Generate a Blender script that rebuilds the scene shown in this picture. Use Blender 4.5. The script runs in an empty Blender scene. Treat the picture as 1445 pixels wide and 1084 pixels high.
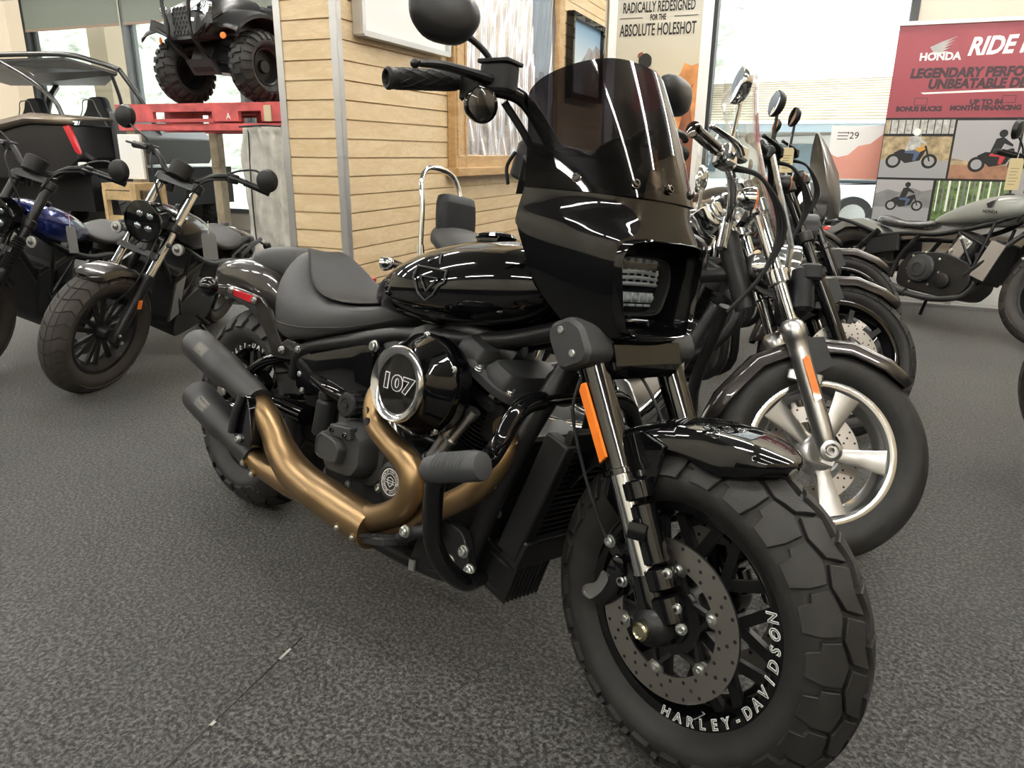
import bpy, math, random
from mathutils import Vector as V, Matrix
PI = math.pi
sc = bpy.context.scene
COL = sc.collection
# ------------------------------------------------------------------ camera
CAM = (2.18370, -1.06294, 1.13772)
CAMR = ((0.7269339, 0.6866178, 0.0110914), (0.2135736, -0.2107044, -0.9539339), (-0.6526511, 0.6958158, -0.2998116))          # rows: right, down, forward
cam_d = bpy.data.cameras.new('camera')
cam_d.sensor_width = 36.0
cam_d.lens = 36.0 * 1039.42 / 1445.0
cam_d.clip_start = 0.05
cam_d.clip_end = 400
cam = bpy.data.objects.new('camera', cam_d)
COL.objects.link(cam)
r_, d_, f_ = (V(a) for a in CAMR)
mw = Matrix((( r_.x, -d_.x, -f_.x, CAM[0]), (r_.y, -d_.y, -f_.y, CAM[1]), (r_.z, -d_.z, -f_.z, CAM[2]), (0, 0, 0, 1)))
cam.matrix_world = mw
sc.camera = cam
# ------------------------------------------------------------------ view + world (bright overcast day outside)
sc.view_settings.view_transform = 'Standard'
sc.view_settings.look = 'None'
sc.view_settings.gamma = 1.0
sc.view_settings.use_curve_mapping = False
sc.view_settings.exposure = 0.0
wd = bpy.data.worlds.new('overcast_sky'); sc.world = wd
wd.use_nodes = True
nt = wd.node_tree
bg = nt.nodes['Background']
tc = nt.nodes.new('ShaderNodeTexCoord'); sx = nt.nodes.new('ShaderNodeSeparateXYZ'); rp = nt.nodes.new('ShaderNodeValToRGB')
nt.links.new(tc.outputs['Generated'], sx.inputs[0]); nt.links.new(sx.outputs['Z'], rp.inputs[0])
rp.color_ramp.elements[0].position = 0.45; rp.color_ramp.elements[0].color = (0.35, 0.36, 0.36, 1)
rp.color_ramp.elements[1].position = 0.56; rp.color_ramp.elements[1].color = (0.95, 0.98, 1.0, 1)
nt.links.new(rp.outputs[0], bg.inputs['Color'])
bg.inputs['Strength'].default_value = 6.0
# room axes: origin at the slatwall corner, D1 runs along the slatwall away from the camera, D2 to the right along the window front
LAMP_E = 74.0
RIGHT_BIKE = (2.05, 2.22, 2.6, 0.0, .15)
RO = V((-0.541, 0.797, 0.0))
D1 = V((-0.349895, 0.936789, 0.0)); D2 = V((0.936789, 0.349895, 0.0))
def RM(s, t, z=0.0): return RO + D1 * s + D2 * t + V((0, 0, z))
RANG = math.atan2(D2.y, D2.x)
# ------------------------------------------------------------------ mesh builder
def frame(d):
    d = V(d).normalized()
    a = V((0, 0, 1)) if abs(d.z) < 0.9 else V((1, 0, 0))
    u = a.cross(d).normalized()
    return u, d.cross(u).normalized(), d
def smoothpath(pts, k=6):
    pts = [V(p) for p in pts]
    if len(pts) < 3: return pts
    out = []
    for i in range(len(pts) - 1):
        p0 = pts[i - 1] if i else pts[0] * 2 - pts[1]
        p1, p2 = pts[i], pts[i + 1]
        p3 = pts[i + 2] if i + 2 < len(pts) else pts[-1] * 2 - pts[-2]
        for j in range(k):
            t = j / k
            out.append(0.5 * ((2 * p1) + (p2 - p0) * t + (2 * p0 - 5 * p1 + 4 * p2 - p3) * t * t + (3 * p1 - p0 - 3 * p2 + p3) * t ** 3))
    out.append(pts[-1])
    return out
def interp(vals, n):
    m = len(vals) - 1
    o = []
    for i in range(n):
        t = i / (n - 1) * m; a = min(int(t), m - 1)
        o.append(vals[a] + (vals[a + 1] - vals[a]) * (t - a))
    return o
class G:
    def __init__(s, xf=None):
        s.v = []; s.f = []; s.mi = []; s.cur = 0; s.xf = xf
    def add(s, vs, fs):
        b = len(s.v); s.v += [V(a) for a in vs]
        for f in fs: s.f.append(tuple(b + i for i in f)); s.mi.append(s.cur)
        return s
    def mat(s, i): s.cur = i; return s
    def box(s, c, d, rz=0.0, ry=0.0, rx=0.0):
        M = Matrix.Rotation(rz, 3, 'Z') @ Matrix.Rotation(ry, 3, 'Y') @ Matrix.Rotation(rx, 3, 'X')
        h = V(d) * 0.5
        vs = [V(c) + M @ V((x * h.x, y * h.y, z * h.z)) for x in (-1, 1) for y in (-1, 1) for z in (-1, 1)]
        return s.add(vs, [(0, 1, 3, 2), (4, 6, 7, 5), (0, 4, 5, 1), (2, 3, 7, 6), (0, 2, 6, 4), (1, 5, 7, 3)])
    def rbox(s, c, d, r=0.01, rz=0.0, ry=0.0, rx=0.0, n=3):
        # box with rounded vertical edges and chamfered top/bottom
        M = Matrix.Rotation(rz, 3, 'Z') @ Matrix.Rotation(ry, 3, 'Y') @ Matrix.Rotation(rx, 3, 'X')
        hx, hy, hz = d[0] / 2, d[1] / 2, d[2] / 2
        r = min(r, hx * .98, hy * .98, hz * .98)
        def ring(ins, z):
            o = []
            for cx, cy, a0 in ((1, 1, 0), (-1, 1, 90), (-1, -1, 180), (1, -1, 270)):
                for i in range(n + 1):
                    a = math.radians(a0 + 90 * i / n)
                    o.append(V(c) + M @ V((cx * (hx - r) + (r - ins) * math.cos(a), cy * (hy - r) + (r - ins) * math.sin(a), z)))
            return o
        k = r * .35
        return s.loft([ring(k, -hz), ring(0, -hz + k), ring(0, hz - k), ring(k, hz)])
    def loft(s, rings, caps=True, closed=True, loop=False):
        n = len(rings[0]); b = []; vs = []
        for r in rings: vs += list(r)
        fs = []
        m = len(rings)
        for i in range(m if loop else m - 1):
            a = i * n; c = ((i + 1) % m) * n
            for j in range(n if closed else n - 1):
                k = (j + 1) % n
                fs.append((a + j, a + k, c + k, c + j))
        if caps and closed and not loop:
            fs.append(tuple(range(n - 1, -1, -1))); fs.append(tuple((m - 1) * n + i for i in range(n)))
        return s.add(vs, fs)
    def tube(s, pts, r, n=12, k=6, caps=True, sx=1.0, up=None, smooth=True):
        P = smoothpath(pts, k) if smooth else [V(p) for p in pts]
        R = interp(list(r), len(P)) if isinstance(r, (list, tuple)) else [r] * len(P)
        t0 = (P[1] - P[0]).normalized()
        u = (V(up) - t0 * t0.dot(V(up))).normalized() if up else frame(t0)[0]
        rings = []
        for i, p in enumerate(P):
            t = (P[min(i + 1, len(P) - 1)] - P[max(i - 1, 0)]).normalized()
            u = (u - t * u.dot(t)).normalized(); w = t.cross(u)
            rings.append([p + (u * math.cos(2 * PI * j / n) * sx + w * math.sin(2 * PI * j / n)) * R[i] for j in range(n)])
        return s.loft(rings, caps)
    def cyl(s, a, b, r, r2=None, n=20, caps=True):
        a, b = V(a), V(b)
        u, w, d = frame(b - a)
        r2 = r if r2 is None else r2
        return s.loft([[p + (u * math.cos(2 * PI * j / n) + w * math.sin(2 * PI * j / n)) * q for j in range(n)] for p, q in ((a, r), (b, r2))], caps)
    def lathe(s, prof, o, d, n=32, caps=True, closed=False, a0=0.0, a1=2 * PI):
        # prof: (radius, height along d)
        o = V(o); u, w, d = frame(d)
        full = abs(a1 - a0 - 2 * PI) < 1e-6
        ns = n if full else n + 1
        rings = [[o + d * h + (u * math.cos(a0 + (a1 - a0) * j / n) + w * math.sin(a0 + (a1 - a0) * j / n)) * r for j in range(ns)] for r, h in prof]
        return s.loft(rings, caps and not closed and full, full, closed)
    def bar(s, a, b, w, h, up=(0, 0, 1)):
        a, b = V(a), V(b); t = (b - a).normalized()
        u = V(up).cross(t)
        u = u.normalized() if u.length > 1e-4 else frame(t)[0]
        q = t.cross(u)
        return s.loft([[p + u * x * w / 2 + q * y * h / 2 for x, y in ((-1, -1), (1, -1), (1, 1), (-1, 1))] for p in (a, b)])
    def prism(s, poly, o, u, v, depth):
        # polygon in (u,v) extruded along u x v
        o, u, v = V(o), V(u), V(v); w = u.cross(v).normalized() * depth
        a = [o + u * x + v * y for x, y in poly]
        return s.loft([a, [p + w for p in a]])
    def ball(s, c, r, n=16, m=10, M=None):
        if not hasattr(r, '__len__'): r = (r, r, r)
        c = V(c); rings = []
        for i in range(m + 1):
            a = PI * i / m; q = max(math.sin(a), 1e-3)
            ring = []
            for j in range(n):
                p = V((r[0] * q * math.cos(2 * PI * j / n), r[1] * q * math.sin(2 * PI * j / n), -r[2] * math.cos(a)))
                ring.append(c + (M @ p if M else p))
            rings.append(ring)
        return s.loft(rings)
    def build(s, name, mats, parent=None, smooth=38, bevel=0.0, sub=0, solid=0.0):
        me = bpy.data.meshes.new(name)
        vs = [s.xf(a) for a in s.v] if s.xf else s.v
        me.from_pydata([tuple(a) for a in vs], [], s.f)
        ms = mats if isinstance(mats, (list, tuple)) else [mats]
        for m in ms: me.materials.append(m)
        me.polygons.foreach_set('material_index', s.mi)
        me.polygons.foreach_set('use_smooth', [smooth > 0] * len(me.polygons))
        me.update()
        import bmesh
        bm = bmesh.new(); bm.from_mesh(me); bmesh.ops.recalc_face_normals(bm, faces=bm.faces[:]); bm.to_mesh(me); bm.free()
        if 0 < smooth < 180: me.set_sharp_from_angle(angle=math.radians(smooth))
        o = bpy.data.objects.new(name, me); COL.objects.link(o)
        if parent is not None: o.parent = parent
        if solid:
            md = o.modifiers.new('thick', 'SOLIDIFY'); md.thickness = solid; md.offset = 0
        if sub:
            md = o.modifiers.new('sub', 'SUBSURF'); md.levels = sub; md.render_levels = sub
        if bevel:
            md = o.modifiers.new('bev', 'BEVEL'); md.width = bevel; md.segments = 2; md.limit_method = 'ANGLE'; md.angle_limit = math.radians(40)
        return o
def tag(o, label, cat, group=None, kind=None):
    if kind: o['kind'] = kind
    if label: o['label'] = label
    if cat: o['category'] = cat
    if group: o['group'] = group
    return o
def thing(name, label, cat, loc=(0, 0, 0), rot=(0, 0, 0), group=None):
    o = bpy.data.objects.new(name, None); COL.objects.link(o)
    o.empty_display_size = 0.1; o.location = loc; o.rotation_euler = rot
    return tag(o, label, cat, group)
def struct(o):
    o['kind'] = 'structure'; return o
def kid(src, parent, M):
    # linked copy of a small part (bolt, screw) placed by a matrix in the parent's space
    c = src.copy(); COL.objects.link(c); c.parent = parent; c.matrix_local = M
    return c
_bolts = {}
def bolt(parent, p, d, r, mat, xf=None, name='bolt', h=None, hexa=False):
    p, d = V(p), V(d)
    if xf: p, d = xf(p), (xf(p + d) - xf(p))
    key = (name, round(r, 4), mat.name, hexa)
    u, w, d = frame(d)
    M = Matrix(((u.x, w.x, d.x, p.x), (u.y, w.y, d.y, p.y), (u.z, w.z, d.z, p.z), (0, 0, 0, 1)))
    if key not in _bolts:
        h = h or r * .8
        g = G().lathe([(r * 1.25, -h * .4), (r * 1.25, h * .12), (r, h * .2), (r * .97, h * .8), (r * .8, h), (r * .5, h), (r * .45, h * .45), (0.0005, h * .45)], (0, 0, 0), (0, 0, 1), n=6 if hexa else 14)
        o = g.build(name, mat); o.parent = parent; o.matrix_local = M; _bolts[key] = o
        return o
    return kid(_bolts[key], parent, M)
_txt = {}
def textmesh(s, size, ext=0.0005, font_off=0.0, shear=0.0, align='CENTER', space=1.0, xs=1.0):
    cu = bpy.data.curves.new('t', 'FONT'); cu.body = s; cu.size = size; cu.extrude = ext; cu.offset = font_off
    cu.shear = shear; cu.align_x = align; cu.align_y = 'CENTER'; cu.space_character = space; cu.resolution_u = 3
    o = bpy.data.objects.new('t', cu); COL.objects.link(o)
    dg = bpy.context.evaluated_depsgraph_get(); dg.update()
    me = bpy.data.meshes.new_from_object(o.evaluated_get(dg))
    bpy.data.objects.remove(o); bpy.data.curves.remove(cu)
    vs = [v.co.copy() for v in me.vertices]; fs = [tuple(p.vertices) for p in me.polygons]
    bpy.data.meshes.remove(me)
    for v in vs: v.x *= xs
    return vs, fs
def text(g, s, size, o, u, v, **kw):
    vs, fs = textmesh(s, size, **kw)
    o, u, v = V(o), V(u).normalized(), V(v).normalized(); w = u.cross(v)
    g.add([o + u * a.x + v * a.y + w * a.z for a in vs], fs)
    return g
# ------------------------------------------------------------------ materials
def node(m, t, **kw):
    n = m.node_tree.nodes.new(t)
    for k, v in kw.items(): setattr(n, k, v)
    return n
def pm(name, col, rough=0.5, metal=0.0, coat=0.0, bump=0.0, bscale=200.0, noise=0.0, nscale=8.0, spec=0.5, emit=0.0, bdist=0.002, rvar=0.0):
    m = bpy.data.materials.new(name); m.use_nodes = True
    b = m.node_tree.nodes['Principled BSDF']; L = m.node_tree.links
    c = (*col, 1.0)
    b.inputs['Base Color'].default_value = c
    b.inputs['Roughness'].default_value = rough
    b.inputs['Metallic'].default_value = metal
    b.inputs['Specular IOR Level'].default_value = spec
    if coat:
        b.inputs['Coat Weight'].default_value = coat; b.inputs['Coat Roughness'].default_value = 0.03
    if emit:
        b.inputs['Emission Color'].default_value = c; b.inputs['Emission Strength'].default_value = emit
    if bump or noise or rvar:
        t = node(m, 'ShaderNodeTexCoord')
    if noise or rvar:
        n = node(m, 'ShaderNodeTexNoise'); n.inputs['Scale'].default_value = nscale; n.inputs['Detail'].default_value = 6
        L.new(t.outputs['Object'], n.inputs['Vector'])
    if noise:
        r = node(m, 'ShaderNodeValToRGB')
        r.color_ramp.elements[0].position = 0.3; r.color_ramp.elements[1].position = 0.7
        r.color_ramp.elements[0].color = (*[x * (1 - noise) for x in col], 1)
        r.color_ramp.elements[1].color = (*[min(1, x * (1 + noise)) for x in col], 1)
        L.new(n.outputs['Fac'], r.inputs[0]); L.new(r.outputs[0], b.inputs['Base Color'])
    if rvar:
        mr = node(m, 'ShaderNodeMapRange'); mr.inputs['To Min'].default_value = max(0.02, rough - rvar); mr.inputs['To Max'].default_value = min(1, rough + rvar)
        L.new(n.outputs['Fac'], mr.inputs['Value']); L.new(mr.outputs[0], b.inputs['Roughness'])
    if bump:
        n2 = node(m, 'ShaderNodeTexNoise'); n2.inputs['Scale'].default_value = bscale; n2.inputs['Detail'].default_value = 3
        bp = node(m, 'ShaderNodeBump'); bp.inputs['Strength'].default_value = bump; bp.inputs['Distance'].default_value = bdist
        L.new(t.outputs['Object'], n2.inputs['Vector']); L.new(n2.outputs['Fac'], bp.inputs['Height']); L.new(bp.outputs[0], b.inputs['Normal'])
    return m
def glassy(name, tint, refl=1.0, rough=0.0, ior=1.45):
    # thin pane: tinted straight-through light plus a Fresnel mirror coat
    m = bpy.data.materials.new(name); m.use_nodes = True
    t = m.node_tree; t.nodes.clear(); L = t.links
    o = node(m, 'ShaderNodeOutputMaterial'); mx = node(m, 'ShaderNodeMixShader'); tr = node(m, 'ShaderNodeBsdfTransparent'); gl = node(m, 'ShaderNodeBsdfGlossy'); fr = node(m, 'ShaderNodeLayerWeight')
    tr.inputs['Color'].default_value = (*tint, 1); gl.inputs['Roughness'].default_value = rough; gl.inputs['Color'].default_value = (refl, refl, refl, 1)
    fr.inputs['Blend'].default_value = 0.5
    pw = node(m, 'ShaderNodeMath', operation='POWER'); pw.inputs[1].default_value = 5.0
    mr = node(m, 'ShaderNodeMapRange'); mr.inputs['To Min'].default_value = ((ior - 1) / (ior + 1)) ** 2; mr.inputs['To Max'].default_value = 1.0
    L.new(fr.outputs['Facing'], pw.inputs[0]); L.new(pw.outputs[0], mr.inputs['Value'])
    L.new(mr.outputs[0], mx.inputs[0]); L.new(tr.outputs[0], mx.inputs[1]); L.new(gl.outputs[0], mx.inputs[2]); L.new(mx.outputs[0], o.inputs['Surface'])
    return m
M_ = {}
M_['gloss'] = pm('gloss_black_paint', (0.003, 0.003, 0.0035), 0.3, coat=1.0, spec=0.0)
M_['charcoal'] = pm('charcoal_metallic_paint', (0.030, 0.026, 0.024), 0.3, metal=0.5, coat=1.0, spec=0.2)
M_['satin'] = pm('satin_black_metal', (0.009, 0.009, 0.0095), 0.4, spec=0.32)
M_['matte'] = pm('matte_black_plastic', (0.010, 0.010, 0.011), 0.6, spec=0.3)
M_['wrinkle'] = pm('dark_grey_powder_coat', (0.028, 0.029, 0.030), 0.5, spec=0.4, bump=0.25, bscale=900)
M_['engine'] = pm('black_engine_paint', (0.007, 0.007, 0.0075), 0.4, bump=0.15, bscale=500, spec=0.35)
M_['chrome'] = pm('chrome', (0.82, 0.83, 0.84), 0.07, metal=1.0)
M_['dchrome'] = pm('black_chrome', (0.16, 0.15, 0.14), 0.08, metal=1.0)
M_['alu'] = pm('brushed_aluminium', (0.44, 0.44, 0.43), 0.33, metal=1.0, rvar=0.08, nscale=30)
M_['polish'] = pm('polished_aluminium', (0.62, 0.63, 0.64), 0.16, metal=1.0)
M_['silver'] = pm('silver_fork_metal', (0.58, 0.58, 0.57), 0.3, metal=1.0)
M_['steel'] = pm('disc_steel', (0.42, 0.40, 0.37), 0.32, metal=1.0, rvar=0.07, nscale=60)
M_['bolt'] = pm('zinc_bolt', (0.66, 0.68, 0.66), 0.28, metal=1.0)
M_['brass'] = pm('brass_axle_cap', (0.50, 0.45, 0.30), 0.25, metal=1.0)
M_['bronze'] = pm('bronze_exhaust', (0.27, 0.178, 0.088), 0.36, metal=0.9, rvar=0.05, nscale=12)
M_['muffler'] = pm('black_ceramic_muffler', (0.024, 0.024, 0.0235), 0.48, metal=0.1, spec=0.4, bump=0.05, bscale=600)
M_['tyre'] = pm('tyre_rubber', (0.019, 0.018, 0.017), 0.62, bump=0.2, bscale=300, noise=0.25, nscale=25, spec=0.35)
M_['tyreold'] = pm('dusty_tyre_rubber', (0.030, 0.026, 0.022), 0.7, bump=0.2, bscale=300, noise=0.3, nscale=12)
M_['rubber'] = pm('grip_rubber', (0.010, 0.010, 0.0105), 0.55, spec=0.3)
M_['greyrub'] = pm('grey_peg_rubber', (0.035, 0.037, 0.04), 0.55)
M_['leather'] = pm('seat_leather', (0.042, 0.042, 0.043), 0.5, spec=0.35, bump=0.35, bscale=420, bdist=0.001)
M_['leather2'] = pm('smooth_seat_panel', (0.009, 0.0095, 0.011), 0.5, spec=0.25, bump=0.1, bscale=420, bdist=0.001)
M_['smoke'] = glassy('smoked_windshield', (0.22, 0.21, 0.23), 1.0, 0.0, 1.5)
M_['clear'] = glassy('clear_windshield', (0.93, 0.95, 0.95), 1.0, 0.0, 1.5)
M_['pane'] = glassy('window_glass', (0.93, 0.96, 0.95), 1.0, 0.0, 1.45)
M_['lens'] = glassy('clear_lens', (0.80, 0.82, 0.83), 1.0, 0.0, 1.5)
M_['dlens'] = glassy('dark_lens', (0.50, 0.48, 0.46), 1.0, 0.0, 1.5)
M_['amber'] = pm('amber_reflector', (0.85, 0.20, 0.012), 0.3, coat=0.6, bump=0.5, bscale=700, bdist=0.001)
M_['red'] = pm('red_lens', (0.55, 0.012, 0.02), 0.15, coat=0.8)
M_['white'] = pm('white_paint', (0.80, 0.80, 0.78), 0.5)
M_['black'] = pm('black_ink', (0.006, 0.006, 0.006), 0.6)
M_['mirror'] = pm('mirror_glass', (0.9, 0.9, 0.9), 0.01, metal=1.0)
M_['led'] = pm('led_reflector', (0.85, 0.86, 0.88), 0.14, metal=1.0)
M_['ledw'] = pm('led_reflector_painted_bright', (0.88, 0.89, 0.9), 0.18, metal=0.0, coat=0.5)  # white diffuse colour stands in for the bright reflections inside the headlamp
M_['forkblack'] = pm('polished_black_fork', (0.085, 0.085, 0.085), 0.1, metal=1.0)
M_['dial'] = pm('dial_face', (0.03, 0.032, 0.035), 0.3)
M_['blue'] = pm('blue_metallic_paint', (0.008, 0.022, 0.16), 0.22, metal=0.5, coat=1.0)
M_['grey'] = pm('matte_grey_green_paint', (0.24, 0.25, 0.23), 0.35, coat=0.5)
M_['rebelblack'] = pm('black_tank_paint', (0.006, 0.006, 0.006), 0.25, coat=0.7)
M_['wrap'] = pm('plastic_wrapped_seat', (.10, .10, .10), .18, bump=1.0, bscale=28, bdist=.02, coat=1.0)
M_['dial2'] = pm('signal_reflector', (.45, .45, .43), .3, metal=.6, bump=.6, bscale=350)
M_['greycowl'] = pm('grey_cowl_paint', (.11, .11, .105), .3, metal=.5, coat=.6)
# ------------------------------------------------------------------ special room materials
def floor_mat():
    m = pm('dark_textured_floor', (0.05, 0.05, 0.05), 0.30, spec=0.9)
    nt = m.node_tree; L = nt.links; b = nt.nodes['Principled BSDF']
    t = node(m, 'ShaderNodeTexCoord')
    n1 = node(m, 'ShaderNodeTexNoise'); n1.inputs['Scale'].default_value = 95; n1.inputs['Detail'].default_value = 5; n1.inputs['Roughness'].default_value = 0.65
    vo = node(m, 'ShaderNodeTexVoronoi'); vo.inputs['Scale'].default_value = 190
    n3 = node(m, 'ShaderNodeTexNoise'); n3.inputs['Scale'].default_value = 1.3; n3.inputs['Detail'].default_value = 4
    for n in (n1, vo, n3): L.new(t.outputs['Object'], n.inputs['Vector'])
    r = node(m, 'ShaderNodeValToRGB'); cr = r.color_ramp
    cr.elements[0].position = 0.45; cr.elements[0].color = (0.012, 0.0122, 0.0122, 1)
    cr.elements[1].position = 0.60; cr.elements[1].color = (0.165, 0.162, 0.154, 1)
    L.new(n1.outputs['Fac'], r.inputs[0])
    r2 = node(m, 'ShaderNodeValToRGB'); r2.color_ramp.elements[0].position = 0.72; r2.color_ramp.elements[0].color = (0, 0, 0, 1)
    r2.color_ramp.elements[1].position = 0.9; r2.color_ramp.elements[1].color = (0.10, 0.10, 0.095, 1)
    L.new(vo.outputs['Color'], r2.inputs[0])
    ad = node(m, 'ShaderNodeMixRGB', blend_type='ADD'); ad.inputs[0].default_value = 1
    L.new(r.outputs[0], ad.inputs[1]); L.new(r2.outputs[0], ad.inputs[2])
    mu = node(m, 'ShaderNodeMixRGB', blend_type='MULTIPLY'); mu.inputs[0].default_value = 1
    r3 = node(m, 'ShaderNodeValToRGB'); r3.color_ramp.elements[0].position = 0.3; r3.color_ramp.elements[0].color = (0.75, 0.75, 0.75, 1); r3.color_ramp.elements[1].position = 0.7; r3.color_ramp.elements[1].color = (1.1, 1.1, 1.08, 1)
    L.new(n3.outputs['Fac'], r3.inputs[0]); L.new(ad.outputs[0], mu.inputs[1]); L.new(r3.outputs[0], mu.inputs[2])
    L.new(mu.outputs[0], b.inputs['Base Color'])
    bp = node(m, 'ShaderNodeBump'); bp.inputs['Strength'].default_value = 1.0; bp.inputs['Distance'].default_value = 0.016
    L.new(n1.outputs['Fac'], bp.inputs['Height']); L.new(bp.outputs[0], b.inputs['Normal'])
    return m
def wood_mat(name, c0, c1, axis, rough=0.42, fine=14.0):
    # grain stretched along one horizontal room axis (object space = world space here)
    m = pm(name, c0, rough); nt = m.node_tree; L = nt.links; b = nt.nodes['Principled BSDF']
    t = node(m, 'ShaderNodeTexCoord'); mp = node(m, 'ShaderNodeMapping')
    mp.inputs['Rotation'].default_value = (0, 0, -axis); mp.vector_type = 'TEXTURE'
    mp.inputs['Scale'].default_value = (1.6, 1, 0.28)
    n = node(m, 'ShaderNodeTexNoise'); n.inputs['Scale'].default_value = 5; n.inputs['Detail'].default_value = 5; n.inputs['Distortion'].default_value = 1.2
    w = node(m, 'ShaderNodeTexNoise'); w.inputs['Scale'].default_value = fine; w.inputs['Detail'].default_value = 4; w.inputs['Distortion'].default_value = 2.0
    L.new(t.outputs['Object'], mp.inputs['Vector']); L.new(mp.outputs[0], n.inputs['Vector']); L.new(mp.outputs[0], w.inputs['Vector'])
    mx = node(m, 'ShaderNodeMath', operation='MULTIPLY'); L.new(n.outputs['Fac'], mx.inputs[0]); L.new(w.outputs['Fac'], mx.inputs[1])
    r = node(m, 'ShaderNodeValToRGB'); r.color_ramp.elements[0].position = 0.14; r.color_ramp.elements[1].position = 0.36
    r.color_ramp.elements[0].color = (*c1, 1); r.color_ramp.elements[1].color = (*c0, 1)
    L.new(mx.outputs[0], r.inputs[0]); L.new(r.outputs[0], b.inputs['Base Color'])
    return m
AS = math.atan2(D1.y, D1.x); AT = RANG
M_['floor'] = floor_mat()
M_['slat'] = wood_mat('maple_slat_side', (0.73, 0.58, 0.37), (0.63, 0.47, 0.265), AS)
M_['slatf'] = wood_mat('maple_slat_end', (0.73, 0.58, 0.37), (0.63, 0.47, 0.265), AT)
M_['oak'] = wood_mat('oak_frame', (0.52, 0.35, 0.17), (0.40, 0.235, 0.09), AS, 0.4, 24)
M_['paint'] = pm('warm_wall_paint', (0.56, 0.52, 0.43), 0.7)
M_['tan'] = pm('tan_wall_paint', (0.42, 0.34, 0.23), 0.7)
M_['ceil'] = pm('grey_ceiling', (0.30, 0.30, 0.29), 0.85)
M_['winframe'] = pm('dark_window_metal', (0.035, 0.036, 0.036), 0.4, metal=0.3)
M_['greymet'] = pm('grey_window_metal', (0.16, 0.17, 0.17), 0.4, metal=0.4)
M_['shade'] = pm('grey_green_roller_shade', (0.23, 0.255, 0.215), 0.8)
M_['trimalu'] = pm('mill_aluminium_angle', (0.60, 0.60, 0.60), 0.38, metal=0.85, rvar=0.1, nscale=18)
M_['redwall'] = pm('red_kerb_paint', (0.50, 0.10, 0.08), 0.6)
CEIL = 3.55
SB, SF, SL, SW = -5.6, 4.25, 6.0, 3.76          # back wall, right front, left front
TL, TR = -11.5, 5.2
# ------------------------------------------------------------------ floor, ceiling, walls
g = G(RMX := (lambda p: RM(p[0], p[1], p[2])))
g.box(((SB + SL) / 2, (TL + TR) / 2, -0.05), (SL - SB + .4, TR - TL + .4, 0.1))
struct(g.build('floor', M_['floor'], smooth=0))
g = G()
SEAM = ((0.886, -0.575), (0.788, -0.340))
sv = V((SEAM[1][0] - SEAM[0][0], SEAM[1][1] - SEAM[0][1], 0)); so_ = V((*SEAM[0], 0))
g.bar(so_ - sv * .9 + V((0, 0, .0008)), so_ + sv * 1.2 + V((0, 0, .0008)), .0035, .0006)
g.mat(1)
for f0, f1, wd_ in ((-.02, .03, .008), (.86, 1.02, .006)): g.bar(so_ + sv * f0 + V((0, 0, .0014)), so_ + sv * f1 + V((0, 0, .0014)), wd_, .0006)
struct(g.build('floor_seam', [m_seam := pm('dark_seam', (.012, .012, .012), .6), pm('pale_chip', (.5, .49, .44), .7)], smooth=0))
g = G(RMX); g.box(((SB + SL) / 2, (TL + TR) / 2, CEIL + .06), (SL - SB + .4, TR - TL + .4, 0.12))
struct(g.build('ceiling', M_['ceil'], smooth=0))
g = G(RMX); g.box((SB - .08, (TL + TR) / 2, CEIL / 2), (0.14, TR - TL + .4, CEIL)); struct(g.build('wall_back', M_['paint'], smooth=0))
g = G(RMX); g.box(((SB + SL) / 2, TL - .1, CEIL / 2), (SL - SB + .2, 0.14, CEIL)); struct(g.build('wall_left', M_['paint'], smooth=0))
g = G(RMX); g.box(((SB + SF) / 2, TR + .1, CEIL / 2), (SF - SB + .2, 0.14, CEIL)); struct(g.build('wall_right', M_['tan'], smooth=0))
for nm_, c_, d_s in (('added_dark_trim_4', (SB + .0, (TL + TR) / 2, .62), (0.06, TR - TL, 1.24)), ('added_dark_trim_5', ((SB + SF) / 2, TR + .02, .62), (SF - SB, 0.06, 1.24)), ('added_dark_trim_6', ((SB + 2) / 2, TL - .02, .62), (2 - SB, 0.06, 1.24))):
    g = G(RMX); g.box(c_, d_s); struct(g.build(nm_, M_['winframe'], smooth=0))  # dark lower wall panels out of view, added to darken reflections in black paint
# right window front: knee wall, header, pier beyond the window
g = G(RMX)
g.box((SF + .08, (0.85 + 2.28) / 2, 0.29), (0.14, 1.43, 0.58)); g.box((SF + .08, (0.85 + 2.28) / 2, 3.3), (0.14, 1.43, 0.5))
g.box((SF + .08, (2.34 + TR) / 2 , CEIL / 2), (0.14, TR - 2.34, CEIL)); g.box((SF + .08, 0.19, CEIL / 2), (0.14, 1.18, CEIL))
struct(g.build('wall_front', M_['paint'], smooth=0))
g = G(RMX); g.box((SF + .0, 1.56, 0.50), (0.02, 1.44, 0.12)); struct(g.build('trim_3', M_['redwall'], smooth=0))
g = G(RMX); g.box((SF - .02, (2.3 + TR) / 2, 0.10), (0.04, TR - 2.3, 0.2)); struct(g.build('baseboard_front', M_['white'], smooth=0))
# right window: frame + glass
g = G(RMX)
for t in (0.80, 2.31): g.box((SF + .05, t, 1.82), (0.12, 0.06, 2.5))
g.box((SF + .05, 1.55, 0.60), (0.12, 1.46, 0.05)); g.box((SF + .05, 1.55, 3.05), (0.12, 1.46, 0.05))
w = struct(g.build('window_1', M_['winframe'], smooth=0))
g = G(RMX); g.box((SF + .06, 1.555, 1.83), (0.008, 1.45, 2.41)); g.build('glass_pane', M_['pane'], w, smooth=0)
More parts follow.
